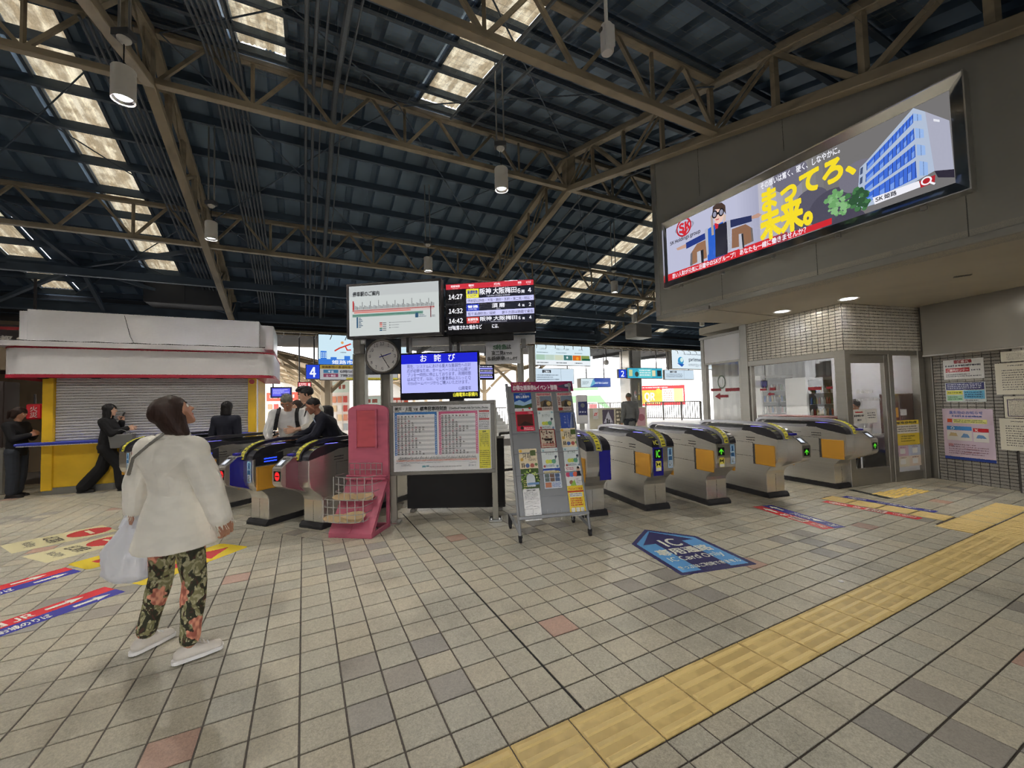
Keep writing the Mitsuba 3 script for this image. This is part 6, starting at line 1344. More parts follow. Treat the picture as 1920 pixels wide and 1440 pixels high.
def s_ad1(a, w, h):
    a.rect(0, 0, w, h, (206, 232, 244)); a.rect(0, 0, w, h * .18, (58, 120, 216)); a.text('姫路市大津区平松', w * .13, h * .03, h * .14, (240, 246, 255), 'l', w * .6, 44, 1)
    for i, (x, hh) in enumerate(((.02, .28), (.12, .08), (.26, .13), (.38, .10), (.55, .08), (.7, .12))): a.rect(w * x, h * .17, w * (x + .06), h * (.17 + hh), (58, 120, 216))
    a.rects([(w * (.025 + .02 * i), h * (.22 + .05 * j), w * (.038 + .02 * i), h * (.25 + .05 * j)) for i in range(3) for j in range(4)], (206, 232, 244))
    a.disc(w * .24, h * .75, h * .045, (226, 160, 90)); a.line([(w * .16, h * .46), (w * .21, h * .56), (w * .33, h * .72)], h * .045, (206, 60, 46)); a.line([(w * .27, h * .64), (w * .29, h * .50), (w * .33, h * .51)], h * .04, (206, 60, 46)); a.text('HARIMA', w * .25, h * .40, h * .05, (110, 120, 130), 'c'); a.text('はりま', w * .38, h * .46, h * .26, (70, 74, 84), 'l', w * .36, 50, 1); a.greek(w * .40, h * .78, w * .9, h * .86, 1, (120, 140, 150), 2)
sign((597, 627), (600, 683), (770, 640), 'tray', 0, 'large lit pale blue advertising sign with a red mark, behind the clock', s_ad1, True, 'sign', (0.1, 0.9), .15)
def s_times(a, w, h):
    a.rect(0, 0, w, h, (186, 186, 188)); a.rect(0, h * .74, w, h, (176, 150, 62)); a.text('姫路駅発の直通特急は、', w * .02, h * .79, h * .18, (70, 44, 30), 'l', w * .44, 40, 1); a.rect(w * .04, h * .46, w * .22, h * .68, (66, 118, 156)); a.text('平 日', w * .13, h * .49, h * .16, (220, 230, 240), 'c'); a.rect(w * .04, h * .18, w * .22, h * .42, (136, 70, 96)); a.text('土・休日', w * .13, h * .22, h * .15, (230, 214, 220), 'c'); a.text('6時56分～', w * .24, h * .48, h * .22, (54, 54, 60), 'l', w * .30, 40, 1); a.text('7時28分～', w * .24, h * .20, h * .22, (54, 54, 60), 'l', w * .30, 40, 1); a.rect(w * .32, 0, w, h * .14, (206, 190, 70)); a.greek(w * .34, h * .02, w * .98, h * .12, 1, (100, 80, 40), 3)
sign((600, 684), (600, 712), (745, 684), 'tray', 0, 'platform time sign with yellow band, right of the blue 4', s_times, True, 'sign', (0.05, 0.95), kk=.8)
def s_num(t):
    def d(a, w, h): a.rect(0, 0, w, h, (34, 66, 206)); a.text(t, w / 2, h * .14, h * .92, (240, 244, 255), 'c', w * .52, 60, 2)
    return d
sign((574, 684), (576, 710), (599, 684), 'tray', 0, 'square lit blue platform sign with white number 4', s_num('4'), True, 'sign', (0.6,))
sign((1160, 693), (1160, 708), (1174, 693), 'tray', 0, 'square blue platform sign with white number 2', s_num('2'), True, 'sign', (0.5,))
def s_sea(a, w, h):
    a.rect(0, 0, w, h, (60, 168, 196)); a.rect(w * .3, h * .05, w * .7, h * .95, (96, 200, 206)); a.rect(w * .04, h * .2, w * .14, h * .85, (200, 206, 150)); a.disc(w * .26, h * .4, h * .25, (60, 70, 60)); a.rect(w * .70, h * .2, w * .80, h * .8, (226, 220, 180)); a.rect(w * .85, h * .2, w * .97, h * .8, (30, 50, 60)); a.greek(w * .34, h * .2, w * .66, h * .9, 3, (230, 244, 246), 2, .6)
sign((1176, 690), (1176, 709), (1241, 691), 'tray', 0, 'long turquoise lit advertisement beside the platform 2 sign', s_sea)
def s_three(a, w, h):
    a.rect(0, 0, w, h, (214, 234, 242)); a.rect(0, 0, w, h * .24, (236, 242, 246))
    for i, c in enumerate(((170, 200, 180), (190, 210, 196), (206, 214, 190), (70, 120, 116), (214, 110, 40), (130, 150, 80))): a.rect(w * (.01 + .163 * i), h * .26, w * (.165 + .163 * i), h * .52, c)
    a.disc(w * .75, h * .36, h * .09, (240, 160, 40)); a.disc(w * .56, h * .40, h * .06, (220, 230, 230)); a.rect(w * .84, h * .26, w * .99, h * .36, (30, 90, 70))
    for u, t in ((.13, 'しまなみ'), (.48, '京阪ハンナリ温泉'), (.82, 'みかも')): a.text(t, w * u, h * .78, h * .10, (90, 104, 110), 'c', None, 30, 0)
    for u in (.12, .46, .8): a.greek(w * (u - .1), h * .08, w * (u + .1), h * .16, 1, (80, 90, 96), int(u * 10), .6); a.greek(w * (u - .1), h * .60, w * (u + .1), h * .66, 1, (120, 140, 146), int(u * 9), .6)
sign((1003, 646), (1003, 684), (1106, 649), 'tray', 0, 'lit white advertising sign with a row of small pictures, right of the display posts', s_three)
def s_note(a, w, h):
    a.rect(0, 0, w, h, (206, 224, 238)); a.rect(w * .66, 0, w * .665, h, (90, 100, 104)); a.rect(w * .18, h * .72, w * .4, h * .92, (50, 56, 62)); a.text('ご案内', w * .29, h * .75, h * .15, (220, 230, 236), 'c', w * .16); a.greek(w * .05, h * .2, w * .62, h * .64, 3, (70, 84, 96), 4, .4)
sign((1003, 691), (1003, 719), (1075, 692), 'tray', 0, 'lit pale notice sign with a dark title plate, under the sign of small pictures', s_note)
sign((1246, 694), (1248, 711), (1300, 693), 'tray', 0, 'lit pale notice sign with a dark title plate, right of the turquoise advertisement', s_note)
def s_prime(a, w, h):
    a.rect(0, 0, w, h, (224, 238, 246)); a.disc(w * .18, h * .42, h * .22, (60, 150, 200)); a.disc(w * .2, h * .48, h * .12, (210, 236, 230)); a.poly([(w * .1, h * .3), (w * .2, h * .1), (w * .25, h * .24)], (40, 90, 180)); a.text('prime planet', w * .34, h * .42, h * .24, (70, 80, 90), 'l', w * .62, 44, 1); a.text('energy & solutions', w * .34, h * .16, h * .2, (110, 120, 130), 'l', w * .62, 44, 0); a.greek(w * .25, h * .74, w * .8, h * .84, 1, (140, 150, 160), 5)
sign((1259, 656), (1259, 691), (1345, 655), 'tray', 0, 'large lit white sign with a blue round mark beside the office', s_prime, True, 'sign', (0.05, 0.6), .4)
def s_bl(a, w, h): a.rect(0, 0, w, h, (214, 230, 236)); a.poly([(w * .3, 0), (w, 0), (w, h), (w * .45, h)], (60, 88, 166)); a.poly([(w * .3, 0), (w * .42, h), (w * .5, h * .4)], (110, 176, 206)); a.text('ASTRA Coater', w * .7, h * .35, h * .32, (220, 230, 246), 'c', w * .45, 36, 1); a.greek(w * .04, h * .3, w * .28, h * .7, 3, (110, 130, 140), 3)
sign((1089, 710), (1090, 726), (1144, 707), 22.6, 23.0, 'blue and white hanging advertisement above the platform wall', s_bl, True, 'sign', (.2, .8), .5)
def s_dep(a, w, h):
    a.rect(0, 0, w, h, (16, 16, 22))
    for i in range(3): a.rect(w * .05, h * (.08 + .3 * i), w * .9, h * (.2 + .3 * i), (150, 150, 240)); a.greek(w * .08, h * (.23 + .3 * i), w * .9, h * (.34 + .3 * i), 1, (220, 220, 240), i, .6)
sign((898, 684), (898, 711), (926, 684), 'tray', 0, 'small dark lit departure display seen between the notice display and the right posts', s_dep, True, 'display', (.5,))
def s_blue(a, w, h): a.rect(0, 0, w, h, (28, 30, 90)); a.rect(w * .06, h * .1, w * .94, h * .92, (96, 96, 236)); a.greek(w * .1, h * .3, w * .9, h * .85, 4, (190, 190, 255), 3, .6); a.rect(w * .5, h * .1, w * .94, h * .4, (60, 60, 150))
sign((508, 727), (509, 745), (546, 726), 'tray', 0, 'small blue lit display hanging above the grey haired man', s_blue, True, 'display', (.1,))
def s_red(a, w, h): a.rect(0, 0, w, h, (206, 50, 56)); a.greek(w * .06, h * .15, w * .7, h * .9, 2, (250, 220, 220), 2, .7); a.rect(w * .76, h * .15, w * .94, h * .85, (244, 214, 214))
sign((559, 717), (560, 727), (583, 717), 'tray', 0, 'small red lit sign beyond the blue platform sign 4', s_red, True, 'sign', (.1,))
# shops, kiosks and clutter beyond the left gates
def d_shop(a, w, h, seed):
    r = np.random.default_rng(seed); a.rect(0, 0, w, h, (232, 226, 220)); a.rect(0, h * .78, w, h * .98, (206, 222, 214) if seed % 2 else (206, 90, 70)); a.greek(w * .1, h * .82, w * .9, h * .95, 1, (150, 90, 80) if seed % 2 else (246, 232, 226), seed, .6)
    for i in range(5):
        for j in range(4): a.rect(w * (.04 + .19 * i), h * (.08 + .17 * j), w * (.18 + .19 * i), h * (.2 + .17 * j), [(196, 84, 76), (240, 236, 230), (220, 150, 120), (176, 184, 190), (226, 200, 160)][int(r.integers(5))])
for (TL, BL, TR, Y0, lb, sd) in (((600, 715), (600, 815), (655, 715), 24, 'bright shop front with shelves seen over the man in the dark suit', 1), ((684, 742), (684, 830), (716, 742), 22, 'bright shop front with pale green band left of the clock post', 3), ((725, 745), (725, 820), (765, 745), 22, 'bright shop front with red and white goods under the notice display', 2), ((500, 735), (500, 815), (560, 735), 26, 'bright shop front behind the grey haired man', 4)):
    M, w, h = card(TL, BL, TR, Y0); k = thing('shop', lb, 'shop', M); put('wall', MB().b3(0, w, -M[2, 3], h, -.8, 0), 'far_white', k); a = Art(0.003); d_shop(a, w, h, sd); put('shelves', ply(a.mb, 'print', False, True), None, k)
k = thing('platform_stair', 'white stairs with steel handrails beyond the displays', 'stairs', FR(on_z(925, 812), 25))
for q in range(9): put('step', MB().b3(-0.9, 0.9, 0.3 * q, 0.3 * q + 0.32, 0.0, 0.16 * (q + 1)), 'far_white', k)
for x in (-0.95, 0.95): put('handrail', MB().tube([(x, 0, 0.9), (x, 2.7, 2.35)], 0.03, 6), 'stainless', k); put('stile', MB().tube([(x, 0, 0), (x, 0, 0.9)], 0.03, 6), 'stainless', k)
k = thing('speaker_cabinet', 'white rounded horn speaker box hanging on a pipe under the near roof slope', 'speaker', FR(rf(-3.0, 4.85, 4.77), 20))
put('body', MB().lathe([(0.0, 0.0), (0.05, 0.0), (0.062, 0.015), (0.062, 0.26), (0.05, 0.28), (0.0, 0.28)], 20).box((0, -0.04, 0.14), (0.1, 0.06, 0.22), ch=0.01), 'white_paint', k, 40); put('pipe', MB().tube([(0, 0, 0.28), (0, 0, 1.35)], 0.018, 8), 'white_paint', k, 40); put('clamp', MB().b3(-0.075, 0.075, -0.02, 0.02, 0.2, 0.23), 'frame_dark', k)
k = thing('security_camera', 'small dome camera on a pole under the right platform canopy', 'camera', FR(on_plane(1137, 685, rf(0, HANG, 0), B)))
put('dome', MB().lathe([(0, 0), (0.10, 0.04), (0.13, 0.12), (0.12, 0.22), (0.05, 0.28), (0, 0.28)], 18), 'white_paint', k, 40); put('pole', MB().tube([(0, 0, 0.28), (0, 0, 1.35)], 0.03, 6), 'frame_dark', k)
put('box_unit', MB().box(at(1197, 622, 15.0), (0.75, 0.6, 0.5), np.stack([A, B, Z], 1), ch=0.02), 'stainless_dull', cat='equipment box', label='grey equipment box wrapped in wire under the right roof edge')
# ---------------------------------------------------------------- people
def V3(*a): return np.array(a, float)
def ball(p, r, n=14, s=(1, 1, 1)): return m3.Manifold.sphere(1.0, n).scale([r * s[0], r * s[1], r * s[2]]).translate([float(v) for v in p])
def hull(*parts): return m3.Manifold.batch_hull(list(parts))
def cap_(p, q, rp, rq, n=14): return hull(ball(p, rp, n), ball(q, rq, n))
def union(parts): return m3.Manifold.batch_boolean([p for p in parts if not p.is_empty()], m3.OpType.Add)
def to_tm(man, length=0.02, it=8, wob=0.0, wf=9.0, seed=0):
    m = man.refine_to_length(length).to_mesh() if length else man.to_mesh()
    t = trimesh.Trimesh(np.array(m.vert_properties)[:, :3], np.array(m.tri_verts), process=True)
    if it: trimesh.smoothing.filter_taubin(t, lamb=0.5, nu=0.5, iterations=it)
    if wob:
        v = np.array(t.vertices); q = v * [wf, wf, wf * 0.55]
        n = (meshkit.fbm(q + seed * 3.1, 3, seed) - 0.5) * 2; t.vertices = v + t.vertex_normals * (n * wob)[:, None]
    return t
def rotm(ax, deg): return trimesh.transformations.rotation_matrix(math.radians(deg), ax)[:3, :3]
def basis(d, up=(0, 0, 1)):
    y = np.asarray(d, float) / np.linalg.norm(d); up = np.asarray(up, float)
    x = np.cross(y, up); x = x / np.linalg.norm(x) if np.linalg.norm(x) > 1e-3 else V3(1, 0, 0)
    return np.stack([x, y, np.cross(x, y)], 1)
def place_man(parts, R, o): M = np.c_[R, np.asarray(o, float)]; return [p.transform(M.tolist()) for p in parts]
def hand_parts(side, curl=(20, 25, 20), spread=4, thumb=35, n=8):
    """palm at the wrist, fingers along +y, palm facing -z, thumb on the side given by the sign"""
    P = [hull(ball(V3(-.028, .012, 0), .013, n), ball(V3(.028, .012, 0), .013, n), ball(V3(-.034, .082, 0), .0125, n), ball(V3(.034, .082, 0), .0125, n), ball(V3(0, .05, -.004), .017, n))]
    for i, (x, L) in enumerate(((-.033, .062), (-.011, .078), (.011, .084), (.033, .076)) if side > 0 else ((.033, .062), (.011, .078), (-.011, .084), (-.033, .076))):
        p, a = V3(x, .088, 0), 0.0; sp_ = math.radians(-x / .033 * spread); r = .0095 if i else .0082
        for s, c in zip((.44, .31, .25), curl):
            a += math.radians(c); q = p + L * s * V3(-math.sin(sp_), math.cos(a) * math.cos(sp_), -math.sin(a)); P.append(cap_(p, q, r, r * .92, n)); p, r = q, r * .92
    a = math.radians(thumb); p = V3(side * .03, .028, -.006); q = p + .040 * V3(side * math.sin(a), math.cos(a) * .8, -.35); P.append(cap_(p, q, .0135, .011, n)); P.append(cap_(q, q + .032 * V3(side * math.sin(a * .4), math.cos(a * .4), -.35), .011, .0085, n))
    return P
def head_parts(n=18):
    """centre of the head at the origin, facing +y, crown at .115 and chin at -.115"""
    P = [ball((0, -.012, .028), 1, 24, (.076, .094, .088)), hull(ball((0, .066, -.088), .022, n), ball((.046, .005, -.062), .022, n), ball((-.046, .005, -.062), .022, n), ball((.052, .045, .0), .024, n), ball((-.052, .045, .0), .024, n), ball((.034, .062, .045), .024, n), ball((-.034, .062, .045), .024, n), ball((0, .074, -.045), .018, n)),
         hull(ball((0, .082, .022), .008, n), ball((0, .106, -.016), .011, n), ball((.012, .088, -.022), .008, n), ball((-.012, .088, -.022), .008, n)), hull(ball((.016, .084, -.05), .007, 10), ball((-.016, .084, -.05), .007, 10), ball((0, .09, -.05), .008, 10))]
    for s in (-1, 1): P.append(hull(ball((s * .078, -.008, .018), .013, 10, (.5, .9, 1.5)), ball((s * .076, -.002, -.025), .009, 10, (.5, 1, 1))))
    h = union(P)
    for s in (-1, 1): h = h - ball((s * .032, .094, .016), .0155, 12, (1.1, .8, .8))
    return h
HEAD = head_parts()
SKIN = {}
def skin_mat(key, c):
    mat(key, wall_stain(c, 9.0, 0.12), 0.5, spec=0.35); return key
skin_mat('skin_light', (206, 164, 140)); skin_mat('skin_tan', (176, 128, 104)); skin_mat('skin_deep', (150, 104, 84))
def hair_fn(c):
    c0 = [float(v) for v in lin(c)]
    return mikit.proc(lambda p, n, uv: mi.Color3f(*c0) * (0.6 + 0.8 * mikit.noise(p.x * 170, p.y * 170, p.z * 22)))
for nm, c in (('hair_brown', (44, 30, 26)), ('hair_black', (24, 22, 24)), ('hair_grey', (92, 92, 84))): mat(nm, hair_fn(c), 0.55, spec=0.25)
def cloth(key, c, rough=0.85, amt=0.12):
    mat(key, wall_stain(c, 12.0, amt), rough, sheen=0.3, spec=0.25); return key
cloth('cloth_white', (232, 228, 218), amt=0.06); cloth('cloth_shirt', (226, 226, 228), amt=0.06); cloth('cloth_black', (24, 24, 27)); cloth('cloth_navy', (26, 28, 40)); cloth('cloth_denim', (48, 52, 60)); cloth('cloth_greysuit', (116, 118, 120)); cloth('cloth_strap', (28, 28, 32)); cloth('cloth_lightblue', (186, 196, 214)); mat('eye_white', (222, 218, 212), 0.25); mat('iris', (36, 26, 22), 0.2); mat('lip', (164, 96, 92), 0.5); mat('shoe_black', (26, 24, 25), 0.35); mat('shoe_white', (212, 206, 198), 0.55)
def person(label, M, H, pose, wear, skin='skin_light', hair='hair_black', hair_cut='short', fine=False, group=None):
    """a figure facing +y in frame M; pose gives joints as fractions of the height H"""
    k = thing('person', label, 'person', M, group)
    J = dict(hipL=(-.052, 0, .50), hipR=(.052, 0, .50), kneeL=(-.055, .012, .275), kneeR=(.055, .012, .275), ankL=(-.055, 0, .05), ankR=(.055, 0, .05), waist=(0, .005, .605), chest=(0, .0, .715), shL=(-.108, -.008, .80), shR=(.108, -.008, .80),
             elL=(-.135, -.02, .63), elR=(.135, -.02, .63), wrL=(-.13, .04, .485), wrR=(.13, .04, .485), neck=(0, -.005, .835), head=(0, .018, .932), hdirL=None, hdirR=None, toeL=(0, 1, 0), toeR=(0, 1, 0), look=(0, 1, 0), curlL=(25, 30, 20), curlR=(25, 30, 20), palmL=(1, 0, 0), palmR=(-1, 0, 0))
    J.update(pose); G = {q: np.array(v, float) * H for q, v in J.items() if v is not None and len(v) == 3 and not q.startswith(('hdir', 'toe', 'look', 'curl', 'palm'))}
    s = H / 1.7; n = 16 if fine else 12
    nb = (12 if fine else 8)
    def arm(side, extra=0.0, upto=1.0, wide=0.0):
        a, b, c = G['sh' + side], G['el' + side], G['wr' + side]; c = b + (c - b) * upto
        return [cap_(a, b, .052 * s + extra, .041 * s + extra + wide * .5, n), cap_(b, c, .040 * s + extra + wide * .5, .028 * s + extra + wide, n)]
    def leg(side, extra=0.0, upto=1.0, flare=0.0):
        a, b, c = G['hip' + side], G['knee' + side], G['ank' + side]; c = b + (c - b) * upto
        return [cap_(a, b, .084 * s + extra, .056 * s + extra + flare * .5, n), hull(ball(b, .056 * s + extra + flare * .5, n), ball(b + (c - b) * .35, .055 * s + extra + flare * .6, n)), cap_(b + (c - b) * .3, c, .054 * s + extra + flare * .6, .036 * s + extra + flare, n)]
    def trunk(extra=0.0, hem=None, hem_w=0.0):
        p = [hull(*[ball(G[q], r * s + extra, n) for q, r in (('shL', .055), ('shR', .055))], ball(G['chest'] + V3(0, .03, .0) * s, .105 * s + extra, n, (1.25, .9, 1)), ball(G['chest'] + V3(0, -.02, .02) * s, .10 * s + extra, n, (1.25, .9, 1))),
             hull(ball(G['chest'], .10 * s + extra, n, (1.3, 1, 1)), ball(G['waist'], .10 * s + extra, n, (1.2, 1, 1))), hull(ball(G['waist'], .10 * s + extra, n, (1.2, 1, 1)), ball((G['hipL'] + G['hipR']) / 2, .112 * s + extra + hem_w, n, (1.25, 1.05, 1)))]
        return p
    R = basis(J['look'], (0, 0, 1)); hs = s * .98
    neck = [cap_(G['neck'] - V3(0, 0, .03) * s, G['neck'] + (G['head'] - G['neck']) * .55, .056 * s, .05 * s, n)]
    hd = [HEAD.scale([hs, hs, hs]).transform(np.c_[R, G['head']].tolist())]
    hands = []
    for side, sg in (('L', 1), ('R', -1)):
        d = np.array(J['hdir' + side], float) if J['hdir' + side] is not None else G['wr' + side] - G['el' + side]; d /= np.linalg.norm(d); up = -np.array(J['palm' + side], float); up -= d * np.dot(up, d); up /= np.linalg.norm(up)
        x = np.cross(d, up); Rh = np.stack([x, d, up], 1)
        hands += place_man([p.scale([s, s, s]) for p in hand_parts(sg, J['curl' + side], n=nb)], Rh, G['wr' + side])
    coarse = union(trunk(-.01) + arm('L') + arm('R') + leg('L') + leg('R') + neck)
    body = union([coarse] + hd + hands) if True else None
    t = to_tm(body, 0.016 if fine else 0.03, 3)
    put('body', t, skin, k, smooth=True)
    for sg in (-1, 1):
        e = R @ (V3(sg * .032, .0835, .016) * hs) + G['head']
        put('eye', to_tm(ball(e, .0115 * hs, 14), 0, 0), 'eye_white', k, smooth=True); put('iris', to_tm(ball(e + R @ V3(0, .0075 * hs, 0), .0056 * hs, 10), 0, 0), 'iris', k, smooth=True)
        b = [R @ (V3(sg * x, .092 - .2 * (abs(x) - .02) ** 1.0 * .5, .038 + z) * hs) + G['head'] for x, z in ((.016, 0), (.03, .004), (.046, 0))]
        put('eyebrow', MB().tube(b, .0042 * hs, 6), hair, k, smooth=True)
    put('lips', to_tm(hull(*[ball(R @ (V3(x, .0905 - abs(x) * .2, -.05) * hs) + G['head'], .0055 * hs, 8, (1, 1, .8)) for x in (-.019, 0, .019)]), 0, 0), 'lip', k, smooth=True)
    # hair
    if hair_cut:
        full = ball((0, -.016, .034), 1, 28, (.086, .106, .096)); hp = None
        if hair_cut == 'short': hp = full - m3.Manifold.cube([.4, .2, .16], True).transform(np.c_[rotm([1, 0, 0], 18), V3(0, .118, -.045)].tolist()) - m3.Manifold.cube([.4, .4, .2], True).translate([0, 0, -.135])
        elif hair_cut == 'crop': hp = ball((0, -.014, .032), 1, 28, (.080, .099, .091)) - m3.Manifold.cube([.4, .2, .2], True).transform(np.c_[rotm([1, 0, 0], 24), V3(0, .112, -.04)].tolist()) - m3.Manifold.cube([.4, .4, .2], True).translate([0, 0, -.105])
        elif hair_cut == 'quiff': hp = union([full, hull(ball((0, .07, .10), .036, 14, (1.5, 1, .8)), ball((0, .0, .105), .05, 14, (1.4, 1, .7)), ball((0, .04, .125), .03, 14, (1.6, 1, .7)))]) - m3.Manifold.cube([.4, .2, .2], True).transform(np.c_[rotm([1, 0, 0], 12), V3(0, .135, -.045)].tolist()) - m3.Manifold.cube([.4, .4, .2], True).translate([0, 0, -.125])
        elif hair_cut in ('bob', 'long', 'tail'):
            low = {'bob': -.125, 'long': -.30, 'tail': -.07}[hair_cut]
            hp = union([ball((0, -.016, .034), 1, 30, (.094, .112, .10)), hull(ball((0, -.018, .03), .09, 20, (1.04, 1.1, 1)), ball((-.055, -.03, low), .045, 14), ball((.055, -.03, low), .045, 14), ball((0, -.075, low), .03, 14))])
            hp = hp - m3.Manifold.cube([.122, .24, .34], True).transform(np.c_[rotm([1, 0, 0], 8), V3(0, .135, -.125)].tolist()) - hull(ball((0, .14, -.02), .07, 16, (1.0, 1, 1.5)), ball((0, .08, -.10), .05, 14))
            if hair_cut == 'tail': hp = union([hp, cap_(V3(0, -.10, .02), V3(0, -.15, -.02), .03, .04, 14), cap_(V3(0, -.15, -.02), V3(0, -.14, -.14), .04, .02, 14)])
        hp = hp.scale([hs, hs, hs]).transform(np.c_[R, G['head']].tolist())
        put('hair', to_tm(hp, 0.012 if fine else 0.02, 4, .006 if fine else .004, 34, 3), hair, k, smooth=True)
    W = wear
    # trousers
    tx_, tm_ = W.get('trousers_extra', .022), W.get('trousers', 'cloth_black')
    put('trousers', to_tm(union([hull(ball(G['hipL'], .09 * s + tx_, n), ball(G['hipR'], .09 * s + tx_, n), ball((G['hipL'] + G['hipR']) / 2 + V3(0, -.02, .04) * s, .10 * s + tx_, n, (1.3, 1.05, 1)))] + leg('L', tx_, W.get('trouser_len', .93), W.get('flare', 0)) + leg('R', tx_, W.get('trouser_len', .93), W.get('flare', 0))), 0.018 if fine else .03, 5, .006 if fine else .004, 13, 5), tm_, k, smooth=True)
    for side in 'LR':
        d = np.array(J['toe' + side], float); d[2] = 0; d /= np.linalg.norm(d); a = G['ank' + side].copy(); a[2] = 0; z0 = max(0.0, G['ank' + side][2] - .05 * H); Rf = np.stack([np.cross(d, Z), d, Z], 1)
        up_ = union([hull(ball((0, -.045, .045), .036, 14), ball((.0, .05, .04), .037, 14), ball((0, .0, .075), .034, 14)), hull(ball((0, .05, .038), .037, 14), ball((-.012, .15, .026), .026, 14), ball((.016, .145, .026), .026, 14))]).scale([s, s * W.get('shoe_len', 1), s])
        so = m3.Manifold.batch_hull([m3.Manifold.cylinder(.022, r, r, 20).translate([x, y, 0]) for x, y, r in ((0, -.052, .037), (.004, .06, .043), (-.01, .155, .027), (.018, .15, .027))]).scale([s, s * W.get('shoe_len', 1), s])
        up_ = up_ - m3.Manifold.cube([.4, .6, .2], True).translate([0, 0, -.095])
        Mx = np.c_[Rf, V3(a[0], a[1], z0)].tolist()
        sk = put('shoe', to_tm(up_.transform(Mx), .014, 2), W.get('shoe', 'shoe_black'), k, smooth=True); put('sole', to_tm(so.transform(Mx), 0, 0), W.get('sole', 'rubber'), sk, smooth=30)
    ex, tm2 = W.get('top_extra', .028), W.get('top', 'cloth_white')
    if 'hem' in W:   # coat or blouse hanging over the hips
        hm, hw = W['hem'] * H, W.get('hem_w', .03); hc = (G['hipL'] + G['hipR']) / 2; hc = V3(hc[0], hc[1], hm)
        bd = trunk(ex)[:2] + [hull(ball(G['waist'], .11 * s + ex, n, (1.2, 1, 1)), *[m3.Manifold.cylinder(.02, .5, .5, 28).scale([2 * .148 * s * 1.0 + 2 * hw, 2 * .118 * s + 2 * hw, 1]).translate([float(v) for v in hc])])]
    else: bd = trunk(ex)
    bd = bd + [cap_(G['neck'] - V3(0, 0, .05) * s, G['neck'] - V3(0, 0, .005) * s, .085 * s, .066 * s, n)]
    up_to = W.get('sleeve', .95)
    put('top', to_tm(union(bd + arm('L', ex * .8, up_to, W.get('cuff', 0)) + arm('R', ex * .8, up_to, W.get('cuff', 0))), 0.016 if fine else .03, 5, W.get('folds', .008), W.get('fold_f', 11.0), 7), tm2, k, smooth=True)
    return k, G, R, s
def straps(k, G, s, m='cloth_strap', back=True):
    for sg, sh in ((-1, 'shL'), (1, 'shR')):
        o = G[sh] * V3(.62, 1, 1); pts = [o + V3(0, -.11, -.02) * s, o + V3(0, -.06, .078) * s, o + V3(0, .03, .085) * s, o + V3(0, .125, .01) * s, o + V3(sg * .01, .165, -.10) * s, o + V3(sg * .03, .15, -.22) * s, o + V3(sg * .06, .06, -.30) * s, o + V3(sg * .05, -.10, -.28) * s]
        mm = MB()
        for p, q in zip(pts[:-1], pts[1:]): mm.beam(p, q, .05 * s, .012, up=np.array([0, 1, .5]), ch=.003)
        put('backpack_strap', mm, m, k)
    if back: put('backpack', to_tm(hull(*[ball(G['chest'] + V3(x, -.2, z) * s, .06 * s, 12) for x in (-.09, .09) for z in (-.16, .12)]), .03, 3), m, k, smooth=True)
# the woman in white, seen from behind, looking up to the displays
def flower(p, n, uv):
    x, y, z = p.x + p.y * .5, p.y - p.x * .5, p.z
    wx, wz = mikit.noise(x * 22, y * 22, z * 22) - .5, mikit.noise(x * 22 + 31, y * 22, z * 22) - .5
    leaf = mikit.noise(x * 34 + wz * 2.5, y * 34, z * 20 + wx * 2.5); fine = mikit.noise(x * 95 + wx * 3, y * 95, z * 60 + wz * 3)
    col = mikit.mix((.024, .026, .014), (.19, .18, .085), mikit.smoothstep(.40, .60, leaf))
    col = dr.select((fine > .56) & (leaf > .40), mikit.mix((.42, .39, .27), (.22, .21, .11), mikit.noise(x * 60, y * 60, z * 60)), col)
    col = dr.select((fine < .33) & (leaf < .5), mi.Color3f(.055, .022, .016), col)
    d0, d1, r0 = mikit.voronoi(x * 8.0 + wx * .35, z * 6.5 + wz * .35)
    petal = (r0 > .27) & (d0 < .26 + .30 * mikit.noise(x * 48, y * 48, z * 48) * mikit.noise(x * 30 + 7, y * 30, z * 30) * 2.2)
    fl_ = mikit.mix((.66, .30, .20), (.34, .10, .07), mikit.smoothstep(.25, .75, mikit.noise(x * 70, y * 70, z * 38)))
    return dr.select(petal, fl_, col)
mat('floral', mikit.proc(flower), 0.85, sheen=0.2)
H = 1.56
WM_ = FR([-2.08, 2.55, 0], -22)
k, G, R, s = person('woman in a loose white blouse and floral trousers with a plastic bag, seen from behind', WM_, H,
    dict(hipL=(-.075, -.01, .485), hipR=(.062, 0, .485), kneeL=(-.105, .005, .275), kneeR=(.085, .015, .275), ankL=(-.135, -.035, .055), ankR=(.105, -.015, .055), waist=(-.008, .0, .60), chest=(-.005, -.015, .70), shL=(-.122, -.03, .785), shR=(.122, -.015, .785), neck=(.0, -.015, .83), head=(.008, -.02, .925),
         elL=(-.178, -.05, .645), elR=(.168, .02, .63), wrL=(-.215, -.035, .535), wrR=(.172, .06, .505), look=(.30, .82, .46), toeL=(-.12, 1, 0), toeR=(.38, 1, 0), curlL=(60, 70, 40), curlR=(35, 40, 30), hdirL=(-.1, .25, -1), hdirR=(.05, .35, -.9)),
    dict(top='cloth_white', hem=.412, hem_w=.095, top_extra=.034, cuff=.012, sleeve=.86, folds=.014, fold_f=9.0, trousers='floral', trousers_extra=.006, trouser_len=.90, flare=.012, shoe='shoe_white', sole='white_paint', shoe_len=1.02), 'skin_tan', 'hair_brown', 'bob', True)
cl = MB(); a_ = np.linspace(0, 2 * math.pi, 25)[:-1]
put('collar', MB().tube([G['neck'] + V3(.074 * math.cos(t), .068 * math.sin(t), .012 + .006 * math.sin(2 * t)) for t in a_], .016, 8, closed=True), 'cloth_white', k, smooth=True)
